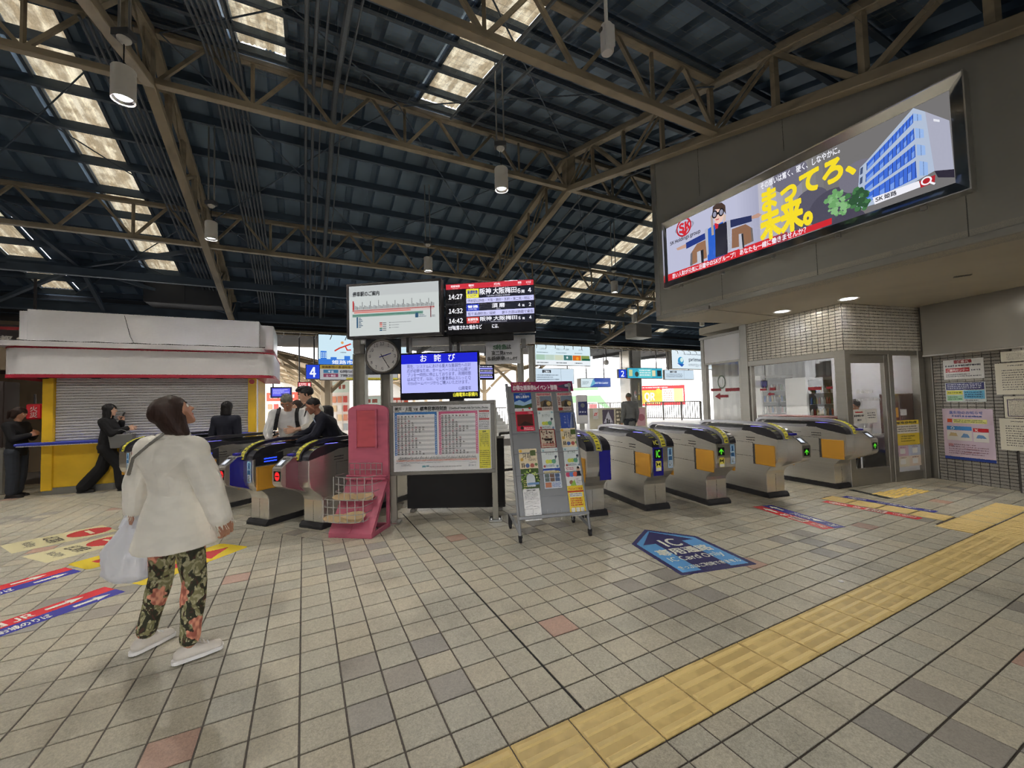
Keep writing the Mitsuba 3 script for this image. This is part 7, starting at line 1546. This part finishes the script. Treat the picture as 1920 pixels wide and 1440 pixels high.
put('bag_strap', MB().tube([G['neck'] + V3(.045, -.075, .035), G['neck'] + V3(-.01, -.125, -.03), G['chest'] + V3(-.07, -.165, .10), G['chest'] + V3(-.135, -.155, .0)], .0085, 6), 'frame_grey', k, smooth=True)
for side in 'LR':
    m = MB(); c = G['wr' + side]; d = G['wr' + side] - G['el' + side]; d /= np.linalg.norm(d); r0 = np.random.default_rng(4)
    for q in range(40): t = r0.random() * 6.28; b_ = basis(d); o = c + b_ @ V3(.055 * math.cos(t), 0, .055 * math.sin(t)) - d * .01; m.beam(o, o + d * (.03 + .03 * r0.random()) + r0.normal(0, .006, 3), .002, .002)
    put('cuff_fringe', m, 'cloth_white', k)
for side in 'LR':   # laces and shoe tongues
    dd = V3(-.12, 1, 0) if side == 'L' else V3(.38, 1, 0); dd /= np.linalg.norm(dd); a0 = G['ank' + side].copy(); xx = np.cross(dd, Z); m = MB()
    for q in range(4): o = V3(a0[0], a0[1], .088 - .011 * q) + dd * (.05 + .02 * q); m.tube([o - xx * .022, o + Z * .004, o + xx * .022], .0035, 5)
    put('laces', m, 'white_paint', k, smooth=True)
# plastic bag and dark pouch in the left hand
scene['plastic_film'] = {'type': 'principledthin', 'base_color': rgb((238, 240, 246)), 'roughness': 0.3, 'diff_trans': 0.9, 'spec_trans': 0.08}
def bag_mesh():
    n, kz = 40, 26; v = []
    for j in range(kz):
        u = j / (kz - 1); z = -.36 * u; a = np.arange(n) * 2 * np.pi / n
        r = .035 + .105 * min(1, u * 2.2) ** .8 if u < .85 else .14 * (1 - ((u - .85) / .15) ** 2 * .55)
        wob = 1 + .10 * np.sin(5 * a + 3 * u) * (1 - u * .7) + .06 * np.sin(9 * a + 7 * u + 1)
        v.append(np.c_[r * 1.15 * wob * np.cos(a) - .02 * u, r * .72 * wob * np.sin(a), np.full(n, z)])
    v = np.vstack(v); v += (meshkit.fbm(v * 22, 3, 4) - .5)[:, None] * .02
    f = [[j * n + i, j * n + (i + 1) % n, (j + 1) * n + (i + 1) % n, (j + 1) * n + i] for j in range(kz - 1) for i in range(n)]
    m = MB().add(v, f); b = len(v) - n; c_ = v[b:].mean(0) - V3(0, 0, .02); m.add(np.vstack([v[b:], c_[None]]), [[(i + 1) % n, i, n] for i in range(n)]); return m
hw = (WM_ @ np.r_[G['wrL'], 1])[:3]
kb = thing('plastic_bag', 'full white translucent plastic shopping bag held by the woman in white', 'bag', FR(hw + V3(-.015, -.0, -.075), -10))
put('film', bag_mesh(), 'plastic_film', kb, smooth=True)
for sx in (-1, 1): put('handle', MB().tube([(sx * .05, -.02, -.03), (sx * .045, 0, .03), (0, .01, .075), (-.02, .0, .05)], [.022, .018, .012, .01], 8), 'plastic_film', kb, smooth=True)
put('pouch', MB().box(hw + V3(-.10, .12, .02), (.13, .05, .09), rotm([0, 0, 1], 15), ch=.01), 'black_matte', cat='pouch', label='small black pouch by the left hand of the woman in white')
# walkers by the kiosk
k, G, R, s = person('woman in black clothes and dark jeans standing at the far left looking at her hands', FR([-8.84, 7.32, 0], -75), 1.58, dict(elL=(-.13, .05, .65), elR=(.13, .05, .65), wrL=(-.04, .14, .70), wrR=(.04, .14, .69), look=(0, .85, -.35), ankL=(-.06, -.03, .05), kneeL=(-.06, .0, .275)), dict(top='cloth_black', trousers='cloth_denim', hem=.46, hem_w=.01, flare=.02), 'skin_tan', 'hair_brown', 'tail')
k, G, R, s = person('woman in a black suit walking past the kiosk with a grey bag, on the phone', FR([-7.52, 7.62, 0], -62), 1.60, dict(hipL=(-.05, .0, .49), hipR=(.05, .0, .49), kneeL=(-.05, -.06, .27), kneeR=(.05, .13, .29), ankL=(-.05, -.22, .055), ankR=(.05, .155, .05), elR=(.13, .07, .66), wrR=(.07, .19, .72), elL=(-.14, .06, .67), wrL=(-.075, .10, .80), hdirL=(.15, .1, 1), hdirR=(-.2, 1, -.05), look=(.05, 1, -.05), chest=(0, .02, .715), curlL=(50, 50, 30)), dict(top='cloth_black', trousers='cloth_black', hem=.45, hem_w=.015, flare=.045, trousers_extra=.03), 'skin_light', 'hair_black', 'long')
MW = place[k]
kb = thing('handbag', 'grey leather handbag on the forearm of the walking woman in black', 'handbag', MW @ FR(G['wrR'] + V3(.06, -.05, -.12), 80))
put('body', to_tm(hull(*[ball(V3(x, y, z), .018, 10) for x, y, z in ((-.17, -.05, 0), (.17, -.05, 0), (-.17, .05, 0), (.17, .05, 0), (-.13, -.06, -.22), (.13, -.06, -.22), (-.13, .06, -.22), (.13, .06, -.22))]), .03, 2), mat('bag_grey', (92, 92, 92), .5), kb, smooth=True)
for y in (-.05, .05): put('handle', MB().tube([(-.10, y, .0), (-.08, y, .07), (0, y * .6, .10), (.08, y, .07), (.10, y, .0)], .007, 6), 'bag_grey', kb, smooth=True)
put('phone', MB().box((MW @ np.r_[G['wrL'] + V3(.01, .02, .10), 1])[:3], (.07, .012, .14), MW[:3, :3] @ rotm([1, 0, 0], -20), ch=.004), 'black_gloss', cat='phone', label='black phone at the face of the walking woman in black')
person('woman with dark bob hair and navy jacket standing beyond the left gates', FR([-5.20, 7.45, 0], 8), 1.59, dict(look=(.1, 1, -.1)), dict(top='cloth_navy', trousers='cloth_black', hem=.45), 'skin_light', 'hair_black', 'bob')
# men leaning over the gates
k, G, R, s = person('grey haired man in a white shirt with a black backpack, head bowed over the gates', FR([-3.40, 6.30, 0], 180 + 18), 1.72, dict(waist=(0, .02, .605), chest=(0, .07, .71), shL=(-.115, .10, .79), shR=(.115, .10, .79), neck=(0, .12, .82), head=(0, .185, .895), look=(.1, .75, -.75), elL=(-.15, .17, .64), wrL=(-.10, .23, .585), elR=(.15, .15, .64), wrR=(.12, .21, .55)), dict(top='cloth_shirt', trousers='cloth_denim', sleeve=.45, top_extra=.03), 'skin_tan', 'hair_grey', 'crop')
straps(k, G, s)
k, G, R, s = person('young man in a white sweatshirt with black straps reaching down to the gate', FR([-3.05, 6.42, 0], 180 - 42), 1.80, dict(chest=(0, .04, .715), shL=(-.115, .05, .79), shR=(.115, .05, .79), neck=(0, .06, .828), head=(0, .10, .915), look=(.25, .9, -.35), elR=(.16, .17, .66), wrR=(.17, .30, .565), elL=(-.14, .10, .65), wrL=(-.09, .22, .63)), dict(top='cloth_white', trousers='cloth_black', sleeve=.5, top_extra=.03), 'skin_light', 'hair_black', 'quiff')
straps(k, G, s); put('chest_mark', MB().box(G['chest'] + V3(-.07, .145, .03) * s, (.03, .004, .03)), 'cloth_strap', k)
k, G, R, s = person('older man in a dark suit leaning over the gate beside the pink stand', FR([-2.62, 6.02, 0], 180 - 62), 1.68, dict(chest=(0, .05, .70), shL=(-.115, .09, .765), shR=(.115, .09, .765), neck=(0, .11, .80), head=(0, .165, .875), look=(.05, .9, -.35), elR=(.15, .20, .65), wrR=(.11, .32, .60), elL=(-.14, .16, .63), wrL=(-.08, .28, .58)), dict(top='cloth_navy', trousers='cloth_navy', hem=.47, sleeve=.95), 'skin_deep', 'hair_black', 'crop')
put('shirt_front', MB().prism([(-.035, 0), (.035, 0), (.05, .2), (-.05, .2)], -.005, .005, frame(G['chest'] + V3(0, .125, -.06) * s, V3(1, 0, 0), V3(0, .35, .94), V3(0, -.94, .35))), 'cloth_lightblue', k)
person('man with a mask half hidden between the two men in white', FR([-3.55, 7.15, 0], 180), 1.66, dict(), dict(top='cloth_shirt', trousers='cloth_denim'), 'skin_tan', 'hair_grey', 'crop')
person('woman with brown hair behind the grey haired man at the gates', FR([-3.95, 7.55, 0], 150), 1.58, dict(), dict(top='cloth_black', trousers='cloth_black'), 'skin_light', 'hair_brown', 'bob')
person('distant man with grey hair walking beyond the left gates', FR([-5.6, 11.0, 0], 170), 1.66, dict(), dict(top='cloth_lightblue', trousers='cloth_denim'), 'skin_tan', 'hair_grey', 'crop')
k, G, R, s = person('man in a grey suit walking away beyond the right gates', FR([3.33, 11.7, 0], 12), 1.62, dict(head=(-.005, .01, .925), ankL=(-.055, -.12, .06), kneeL=(-.055, -.03, .28), ankR=(.055, .08, .05), kneeR=(.055, .07, .28)), dict(top='cloth_greysuit', trousers='cloth_denim', hem=.43, hem_w=.02), 'skin_tan', 'hair_grey', 'crop')
# ---------------------------------------------------------------- inside and on the office glass, notices on the walls
def prnt(name, label, M0, art, box, L, cat='notice', group=None, mt='print', thick=0.002):
    pass
LWM = LM.copy(); LWM[:3, 3] += LM[:3, 2] * -0.012
FWM = FM.copy(); FWM[:3, 3] += FM[:3, 2] * -0.024
def on_glass(M, c, box, name, label, draw, cat='notice', thick=0.0015):
    L = local(M); p, r = L(*c(box[0], box[1])), L(*c(box[2], box[3])); p2, r2 = L(*c(box[0], box[3])), L(*c(box[2], box[1]))
    x0, x1 = (p[0] + p2[0]) / 2, (r[0] + r2[0]) / 2; y0, y1 = (p2[1] + r[1]) / 2, (p[1] + r2[1]) / 2
    a = Art(0.0004); draw(a, x1 - x0, y1 - y0); Mx = M @ FR([x0, y0, 0.0])
    k = thing(name, label, cat, Mx)
    if thick: put('sheet', MB().b3(0, x1 - x0, 0, y1 - y0, -thick, 0), 'white_panel', k)
    put('print', ply(a.mb, 'print_gloss', False, True), None, k); return k
cw = cr_(1730, 640, 4.8)
TWM = TM.copy(); TWM[:3, 3] += TM[:3, 2] * 0.0125
PWM = PM.copy(); PWM[:3, 3] += PM[:3, 2] * 0.0125
def n1(a, w, h): a.rect(0, 0, w, h, (226, 226, 226)); a.rect(w * .28, h * .80, w * .72, h * .97, (150, 36, 44)); a.text('ご 案 内', w / 2, h * .83, h * .13, (240, 226, 226), 'c', w * .3); a.greek(w * .05, h * .62, w * .95, h * .75, 1, (70, 70, 84), 2, .6); a.rect(w * .06, h * .36, w * .66, h * .57, (170, 40, 46)); a.text('ご案内センター', w * .36, h * .40, h * .15, (246, 236, 236), 'c', w * .56, 40, 1); a.greek(w * .7, h * .36, w * .95, h * .5, 1, (110, 110, 120), 4); a.greek(w * .06, h * .1, w * .95, h * .28, 2, (90, 90, 100), 5)
on_glass(TWM, cw, (187, 160, 552, 338), 'wall_notice', 'white wall notice with dark red title and red bar, topmost on the tiled wall', n1)
def n2(a, w, h): a.rect(0, 0, w, h, (220, 226, 228)); a.rect(w * .02, h * .62, w * .97, h * .97, (36, 40, 104)); a.greek(w * .06, h * .66, w * .92, h * .94, 3, (206, 210, 226), 2, .6); a.rect(w * .03, h * .38, w * .44, h * .58, (226, 224, 70)); a.rect(w * .03, h * .06, w * .44, h * .34, (160, 206, 170)); a.rect(w * .47, h * .16, w * .97, h * .58, (96, 170, 206)); a.greek(w * .5, h * .2, w * .94, h * .54, 3, (40, 80, 120), 4); a.greek(w * .06, h * .1, w * .42, h * .3, 2, (60, 110, 80), 5); a.greek(w * .06, h * .42, w * .42, h * .54, 1, (120, 120, 30), 6); a.greek(w * .5, h * .04, w * .94, h * .12, 1, (80, 90, 100), 7)
on_glass(TWM, cw, (207, 368, 570, 545), 'wall_notice', 'wall notice with dark blue head and yellow, green and light blue boxes', n2)
def n3(a, w, h):
    a.rect(0, 0, w, h, (214, 196, 214)); a.rect(0, 0, w, h * .055, (50, 70, 150)); a.text('遺失物のお知らせ', w * .48, h * .90, h * .065, (96, 104, 170), 'c', w * .68, 40, 1); a.greek(w * .2, h * .83, w * .8, h * .88, 1, (90, 100, 160), 2, .6); a.rect(w * .1, h * .73, w * .2, h * .80, (206, 84, 60)); a.rect(w * .22, h * .72, w * .88, h * .80, (232, 230, 150)); a.greek(w * .24, h * .73, w * .86, h * .79, 2, (110, 110, 80), 3)
    a.rect(w * .08, h * .58, w * .58, h * .655, (70, 140, 206)); a.ring(w * .2, h * .617, h * .018, h * .03, (240, 240, 250)); a.rect(w * .61, h * .56, w * .9, h * .63, (190, 50, 60)); a.line([(w * .64, h * .57), (w * .7, h * .62)], h * .012, (240, 230, 230)); a.line([(w * .7, h * .57), (w * .64, h * .62)], h * .012, (240, 230, 230)); a.rect(w * .08, h * .38, w * .58, h * .57, (226, 222, 222)); a.rect(w * .61, h * .37, w * .9, h * .55, (226, 222, 222))
    a.poly([(w * .12, h * .46), (w * .3, h * .46), (w * .27, h * .52), (w * .16, h * .53)], (196, 176, 140)); a.poly([(w * .36, h * .44), (w * .54, h * .44), (w * .5, h * .51), (w * .42, h * .52)], (110, 146, 190)); a.poly([(w * .66, h * .44), (w * .86, h * .44), (w * .8, h * .5), (w * .7, h * .51)], (110, 146, 190)); a.greek(w * .1, h * .1, w * .9, h * .32, 5, (140, 110, 130), 5, .35); a.rect(w * .1, h * .26, w * .2, h * .31, (190, 140, 150)); a.rect(w * .42, h * .22, w * .7, h * .225, (150, 60, 60)); a.rect(w * .42, h * .15, w * .7, h * .155, (150, 60, 60))
on_glass(TWM, cw, (190, 608, 648, 1072), 'wall_poster', 'large pink wall poster with blue lower edge on the tiled wall', n3, 'poster')
def np_(seed, border=False):
    def d(a, w, h):
        a.rect(0, 0, w, h, (214, 210, 196))
        if border: a.rect(w * .1, h * .06, w * .95, h * .86, (84, 76, 96)); a.rect(w * .14, h * .1, w * .91, h * .82, (214, 210, 196))
        a.greek(w * .18, h * .12, w * .88, h * .8, 9, (110, 106, 104), seed, .4); a.greek(w * .35, h * .88, w * .75, h * .94, 1, (80, 78, 80), seed + 1)
    return d
for bx, lb, sd, bd in (((655, 190, 1010, 478), 'yellowed printed sheet high on the tiled pier', 1, False), ((735, 495, 1010, 690), 'cream sheet with dark border in the middle of the tiled pier', 2, True), ((698, 697, 1010, 985), 'white printed sheet with a signature line, lowest on the tiled pier', 3, False), ((700, 84, 1010, 176), 'half hidden cream sheet at the top of the tiled pier', 4, False)): on_glass(PWM, cw, bx, 'wall_notice', lb, np_(sd, bd))
# on the office glass
cf = cr_(1560, 640, 5.145)
def g_notice(a, w, h): a.rect(0, 0, w, h, (226, 224, 220)); a.rect(w * .15, h * .76, w * .45, h * .85, (170, 40, 44)); a.greek(w * .1, h * .45, w * .5, h * .65, 1, (50, 50, 54), 2, .7); a.text('案内所', w * .3, h * .2, h * .14, (60, 60, 64), 'c'); a.rect(w * .56, h * .05, w * .565, h * .95, (150, 150, 150)); a.greek(w * .62, h * .3, w * .95, h * .8, 3, (90, 90, 96), 4)
on_glass(FWM, cf, (188, 655, 432, 790), 'glass_notice', 'white notice sheets taped to the sliding office door', g_notice)
a = Art(); L = local(FWM); p, r, t = L(*cf(232, 505)), L(*cf(402, 505)), L(*cf(232, 470)); a.text('あんない', p[0], p[1], abs(t[1] - p[1]) * 1.3, (236, 236, 236), 'l', r[0] - p[0], 44, 1); p, r = L(*cf(232, 578)), L(*cf(470, 570)); a.text('Information', p[0], p[1], abs(t[1] - L(*cf(232, 505))[1]) * 1.3, (230, 230, 230), 'l', r[0] - p[0], 44, 0)
put('door_lettering', ply(a.mb, 'print', False, True), None, 'door_1', M=FWM)
def g_yellow(a, w, h): a.rect(0, 0, w, h, (226, 196, 60)); a.rect(0, h * .47, w, h * .82, (226, 220, 206)); a.text('乗車券発売', w * .5, h * .86, h * .11, (60, 50, 30), 'c', w * .8, 40, 1); a.greek(w * .06, h * .52, w * .94, h * .78, 3, (110, 106, 100), 3, .5); a.greek(w * .25, h * .12, w * .8, h * .40, 3, (120, 100, 30), 4, .5)
on_glass(FWM, cf, (598, 760, 848, 1000), 'glass_notice', 'yellow and white notice on the fixed office window', g_yellow)
def g_pink(a, w, h):
    a.rect(0, 0, w, h, (214, 206, 206)); a.rect(0, h * .5, w * .5, h, (206, 176, 190)); a.rect(w * .5, h * .5, w, h, (196, 200, 214)); a.rect(0, 0, w * .5, h * .5, (222, 214, 196)); a.rect(w * .5, 0, w, h * .5, (222, 206, 190))
    for i in range(4): a.rect(w * (.14 + .5 * (i % 2)), h * (.12 + .5 * (i // 2)), w * (.36 + .5 * (i % 2)), h * (.36 + .5 * (i // 2)), (232, 230, 226)); a.greek(w * (.14 + .5 * (i % 2)), h * (.40 + .5 * (i // 2)), w * (.4 + .5 * (i % 2)), h * (.46 + .5 * (i // 2)), 1, (120, 80, 90), i)
on_glass(FWM, cf, (622, 1003, 858, 1205), 'glass_notice', 'pink and cream four part notice under the yellow one', g_pink)
def g_film(a, w, h): a.rect(0, 0, w, h, (196, 204, 208))
L = local(FWM); p, r = L(*cf(580, 905)), L(*cf(895, 1290)); FB = FM.copy(); FB[:3, 3] += FM[:3, 2] * -0.034; x0, x1, y0, y1 = 1.06, 1.66, 0.14, max(p[1], 0.7)
put('frosted_film', MB().b3(x0, x1, y0, 0.92, -0.052, -0.046), 'white_panel', 'window_3', M=FM)
def g_or(a, w, h): a.rect(0, 0, w, h, (214, 160, 60)); a.poly([(w * .32, h * .15), (w * .68, h * .15), (w * .68, h * .55), (w * .56, h * .68), (w * .56, h * .85), (w * .44, h * .85), (w * .44, h * .68), (w * .32, h * .55)], (40, 34, 28))
on_glass(FWM, cf, (560, 642, 640, 735), 'glass_sticker', 'orange sticker with a black bottle shape on the office window', g_or, 'sticker')
put('glass_label', MB().box((FWM @ np.r_[L(*cf(690, 685)), 0.0, 1])[:3], (.15, .1, .002), FM[:3, :3]), 'white_panel', cat='label', label='small blank white label beside the orange sticker on the office window')
def glass_marks(parent, M, items):
    L = local(M); a = Art()
    for kind, bx in items:
        (x0, y1), (x1, y0) = L(bx[0], bx[1]), L(bx[2], bx[3]); x0, x1, y0, y1 = min(x0, x1), max(x0, x1), min(y0, y1), max(y0, y1)
        if kind == 'bar': a.rect(x0, y0, x1, y1, (140, 36, 44))
        elif kind == 'arrow': m_ = (y0 + y1) / 2; a.poly([(x0, m_), (x0 + (x1 - x0) * .4, y1), (x0 + (x1 - x0) * .4, m_ + (y1 - y0) * .2), (x1, m_ + (y1 - y0) * .2), (x1, m_ - (y1 - y0) * .2), (x0 + (x1 - x0) * .4, m_ - (y1 - y0) * .2), (x0 + (x1 - x0) * .4, y0)], (150, 40, 50))
        else: a.ring((x0 + x1) / 2, (y0 + y1) / 2, (x1 - x0) * .40, (x1 - x0) * .5, (96, 110, 96), ky=(y1 - y0) / (x1 - x0)); a.rect((x0 + x1) / 2 - .015, y0 + (y1 - y0) * .25, (x0 + x1) / 2 + .015, y1 - (y1 - y0) * .3, (220, 226, 226))
    put('glass_marks', ply(a.mb, 'print', False, True), None, parent, M=M)
glass_marks('window_2', LWM, [('bar', (1333, 729, 1352, 733)), ('bar', (1360, 728, 1387, 733)), ('arrow', (1340, 737, 1366, 749)), ('ring', (1345, 704, 1361, 729))])
glass_marks('window_1', LWM, [('bar', (1425, 729, 1437, 732)), ('bar', (1443, 727, 1454, 732)), ('arrow', (1439, 735, 1452, 743)), ('bar', (1515, 726, 1540, 731)), ('bar', (1549, 725, 1562, 729))])
# furniture behind the glass
k = thing('office_desk', 'office counter with dark red top behind the office glass', 'desk', IM)
put('top', MB().b3(0.12, 0.62, 0.35, 1.75, 1.02, 1.06, ch=0.006), mat('desk_red', (96, 48, 42), 0.4), k); put('front', MB().b3(0.2, 0.58, 0.4, 1.7, 0.0, 1.02), 'far_white', k)
k = thing('work_table', 'grey work table with black side in front of the seated clerk', 'desk', IM)
put('top', MB().b3(0.55, 1.32, 0.16, 0.40, 0.70, 0.74, ch=0.006), 'frame_grey', k); put('panel', MB().b3(0.6, 1.28, 0.18, 0.22, 0.1, 0.70), 'black_matte', k); put('tray', MB().b3(0.60, 0.80, 0.18, 0.38, 0.74, 0.86, ch=0.01), 'far_white', k)
k = thing('brown_cabinet', 'dark brown cabinet behind the fixed office window', 'cabinet', IM)
put('body', MB().b3(1.36, 1.80, 0.10, 0.40, 0.0, 1.42, ch=0.012), mat('cabinet_brown', (70, 38, 28), 0.4), k); put('door', MB().b3(1.38, 1.78, 0.088, 0.10, 0.06, 1.38, ch=0.004), 'cabinet_brown', k); put('knob', MB().lathe([(0.012, 0), (0.012, 0.02), (0, 0.022)], 10, (1.72, 0.088, 1.22), np.array([[1, 0, 0], [0, 0, -1], [0, 1, 0]])), 'chrome', k)
k = thing('round_sign', 'round beige information sign standing inside the sliding door', 'sign', frame((FM @ np.r_[local(FM)(1616, 700), -0.25, 1])[:3], FM[:3, 0], Z, FM[:3, 2]))
put('disc', MB().lathe([(0, -.01), (.115, -.01), (.12, 0), (.115, .01), (0, .01)], 32), 'far_white', k, 40); a = Art(); a.z = .011; a.text('i', 0, -.06, .17, (130, 126, 116), 'c', None, 40, 2); put('print', ply(a.mb, 'print', False, True), None, k); put('pole', MB().tube([(0, -.12, 0), (0, -place[k][2, 3] + .75, 0)], .012, 8), 'stainless', k)
person('clerk with dark hair and white shirt seated behind the office door glass', FR((IM @ [1.17, 0.66, -0.33, 1])[:3], 110), 1.66, dict(kneeL=(-.06, .20, .49), kneeR=(.06, .20, .49), ankL=(-.06, .22, .24), ankR=(.06, .22, .24), elL=(-.13, .06, .64), elR=(.13, .06, .64), wrL=(-.08, .19, .63), wrR=(.08, .19, .63), look=(.0, .9, -.35), chest=(0, .02, .715)), dict(top='cloth_shirt', trousers='cloth_navy'), 'skin_tan', 'hair_black', 'short')
put('stool', MB().lathe([(0, 0), (.18, 0), (.17, .03), (.03, .05), (.03, .40), (.19, .42), (.2, .47), (0, .48)], 20, (IM @ [1.17, 0.66, 0, 1])[:3]), 'frame_dark', smooth=40, cat='stool', label='dark round stool under the seated clerk')
def vending(px0, px1, ytop, Y, label, seed):
    p, r = at(px0, ytop, Y), at(px1, ytop, Y); w, h = r[0] - p[0], p[2]
    M = FR([p[0], p[1], 0], 8); k = thing('vending_machine', label, 'vending machine', M)
    put('cabinet', MB().b3(0, w, 0, .7, 0.05, h, ch=.015), 'far_white', k); put('foot', MB().b3(.03, w - .03, .05, .65, 0, .05), 'frame_dark', k)
    put('display_frame', MB().b3(.05, w - .05, -.012, 0, h * .45, h - .08, ch=.004), 'frame_grey', k)
    rr_ = np.random.default_rng(seed); cc = ((150, 60, 50), (206, 190, 120), (90, 110, 70), (60, 90, 150), (222, 222, 216), (120, 84, 60))
    n = int((w - .14) / .075)
    for row in range(3):
        z = h * .47 + row * (h * .155); put('shelf', MB().b3(.06, w - .06, -.07, -.01, z - .012, z), 'far_white', k)
        for i in range(n): put('bottle', ply(MB().lathe([(.024, 0), (.026, .01), (.026, .11), (.012, .15), (.012, .175), (0, .175)], 10, (.09 + .075 * i, -.042, z), col=cc[int(rr_.integers(6))]), 'print_gloss', True, True), None, k)
    put('button_panel', MB().b3(.06, w * .7, -.014, 0, h * .36, h * .43, ch=.003), 'counter_blue' if seed % 2 else 'frame_grey', k); put('outlet', MB().b3(.1, w - .1, -.01, 0.002, h * .12, h * .26, ch=.004), 'frame_dark', k)
vending(1511, 1590, 707, 10.6, 'white drinks vending machine seen through the office glass', 3); vending(1425, 1495, 704, 11.6, 'white drinks vending machine behind the dark pole, seen through the office', 4)
k = thing('office_pole', 'dark slim post standing behind the office glass', 'post', FR(at(1462, 790, 9.6) * V3(1, 1, 0))); put('shaft', MB().tube([(0, 0, 0), (0, 0, 1.35)], .035, 10), 'black_matte', k, 40); put('base', MB().lathe([(.14, 0), (.14, .02), (.04, .04), (0, .04)], 20), 'black_matte', k, 40); put('head', MB().lathe([(.05, 1.33), (.055, 1.36), (.04, 1.4), (0, 1.4)], 16), 'black_matte', k, 40)
k = thing('basket_bin', 'grey and orange basket on the platform behind the office pole', 'basket', FR(at(1451, 780, 9.9) * V3(1, 1, 0), 10)); put('tub', MB().lathe([(.15, .45), (.19, .75), (.2, .75), (.16, .44), (0, .44)], 20), 'frame_grey', k, 40); put('stand', MB().lathe([(.14, 0), (.12, .44), (0, .44)], 16), 'flap_orange', k, 40); put('contents', to_tm(hull(ball((.03, 0, .78), .1), ball((-.04, .03, .76), .09)), .03, 2), 'flap_orange', k, smooth=True)
# corrugated white wall beyond the office
p0, p1 = at(1335, 700, 13.2), at(1660, 700, 12.6); d = (p1 - p0) * V3(1, 1, 0); Ln = np.linalg.norm(d); m = MB(); x = np.arange(0, Ln, .1); nrm = np.cross(d / Ln, Z)
V = [p0 * V3(1, 1, 0) + d / Ln * u + nrm * (.015 if i % 2 else 0) + Z * z for z in (0, 3.2) for i, u in enumerate(x)]; i = np.arange(len(x) - 1); m.add(V, np.stack([i, i + 1, i + 1 + len(x), i + len(x)], 1))
struct('wall_platform_side', m, 'far_white')
# plastic sheeting hung inside the office
scene['clear_film'] = {'type': 'thindielectric', 'int_ior': 1.4}
gx, gz = np.meshgrid(np.linspace(0, 1.15, 34), np.linspace(1.05, 2.35, 14), indexing='ij'); gy = .55 + .035 * np.sin(gx * 17) + .05 * (meshkit.fbm(np.stack([gx * 4, gz * 3, gx * 0], -1), 3, 8) - .5)
idx = np.arange(gx.size).reshape(gx.shape); F_ = np.stack([idx[:-1, :-1], idx[1:, :-1], idx[1:, 1:], idx[:-1, 1:]], -1).reshape(-1, 4)
put('clear_sheet', MB().add(np.stack([gx + .2, gy, gz], -1).reshape(-1, 3), F_), 'clear_film', M=IM, smooth=True, cat='plastic sheet', label='crinkled clear plastic sheet hung inside the office over the counter')
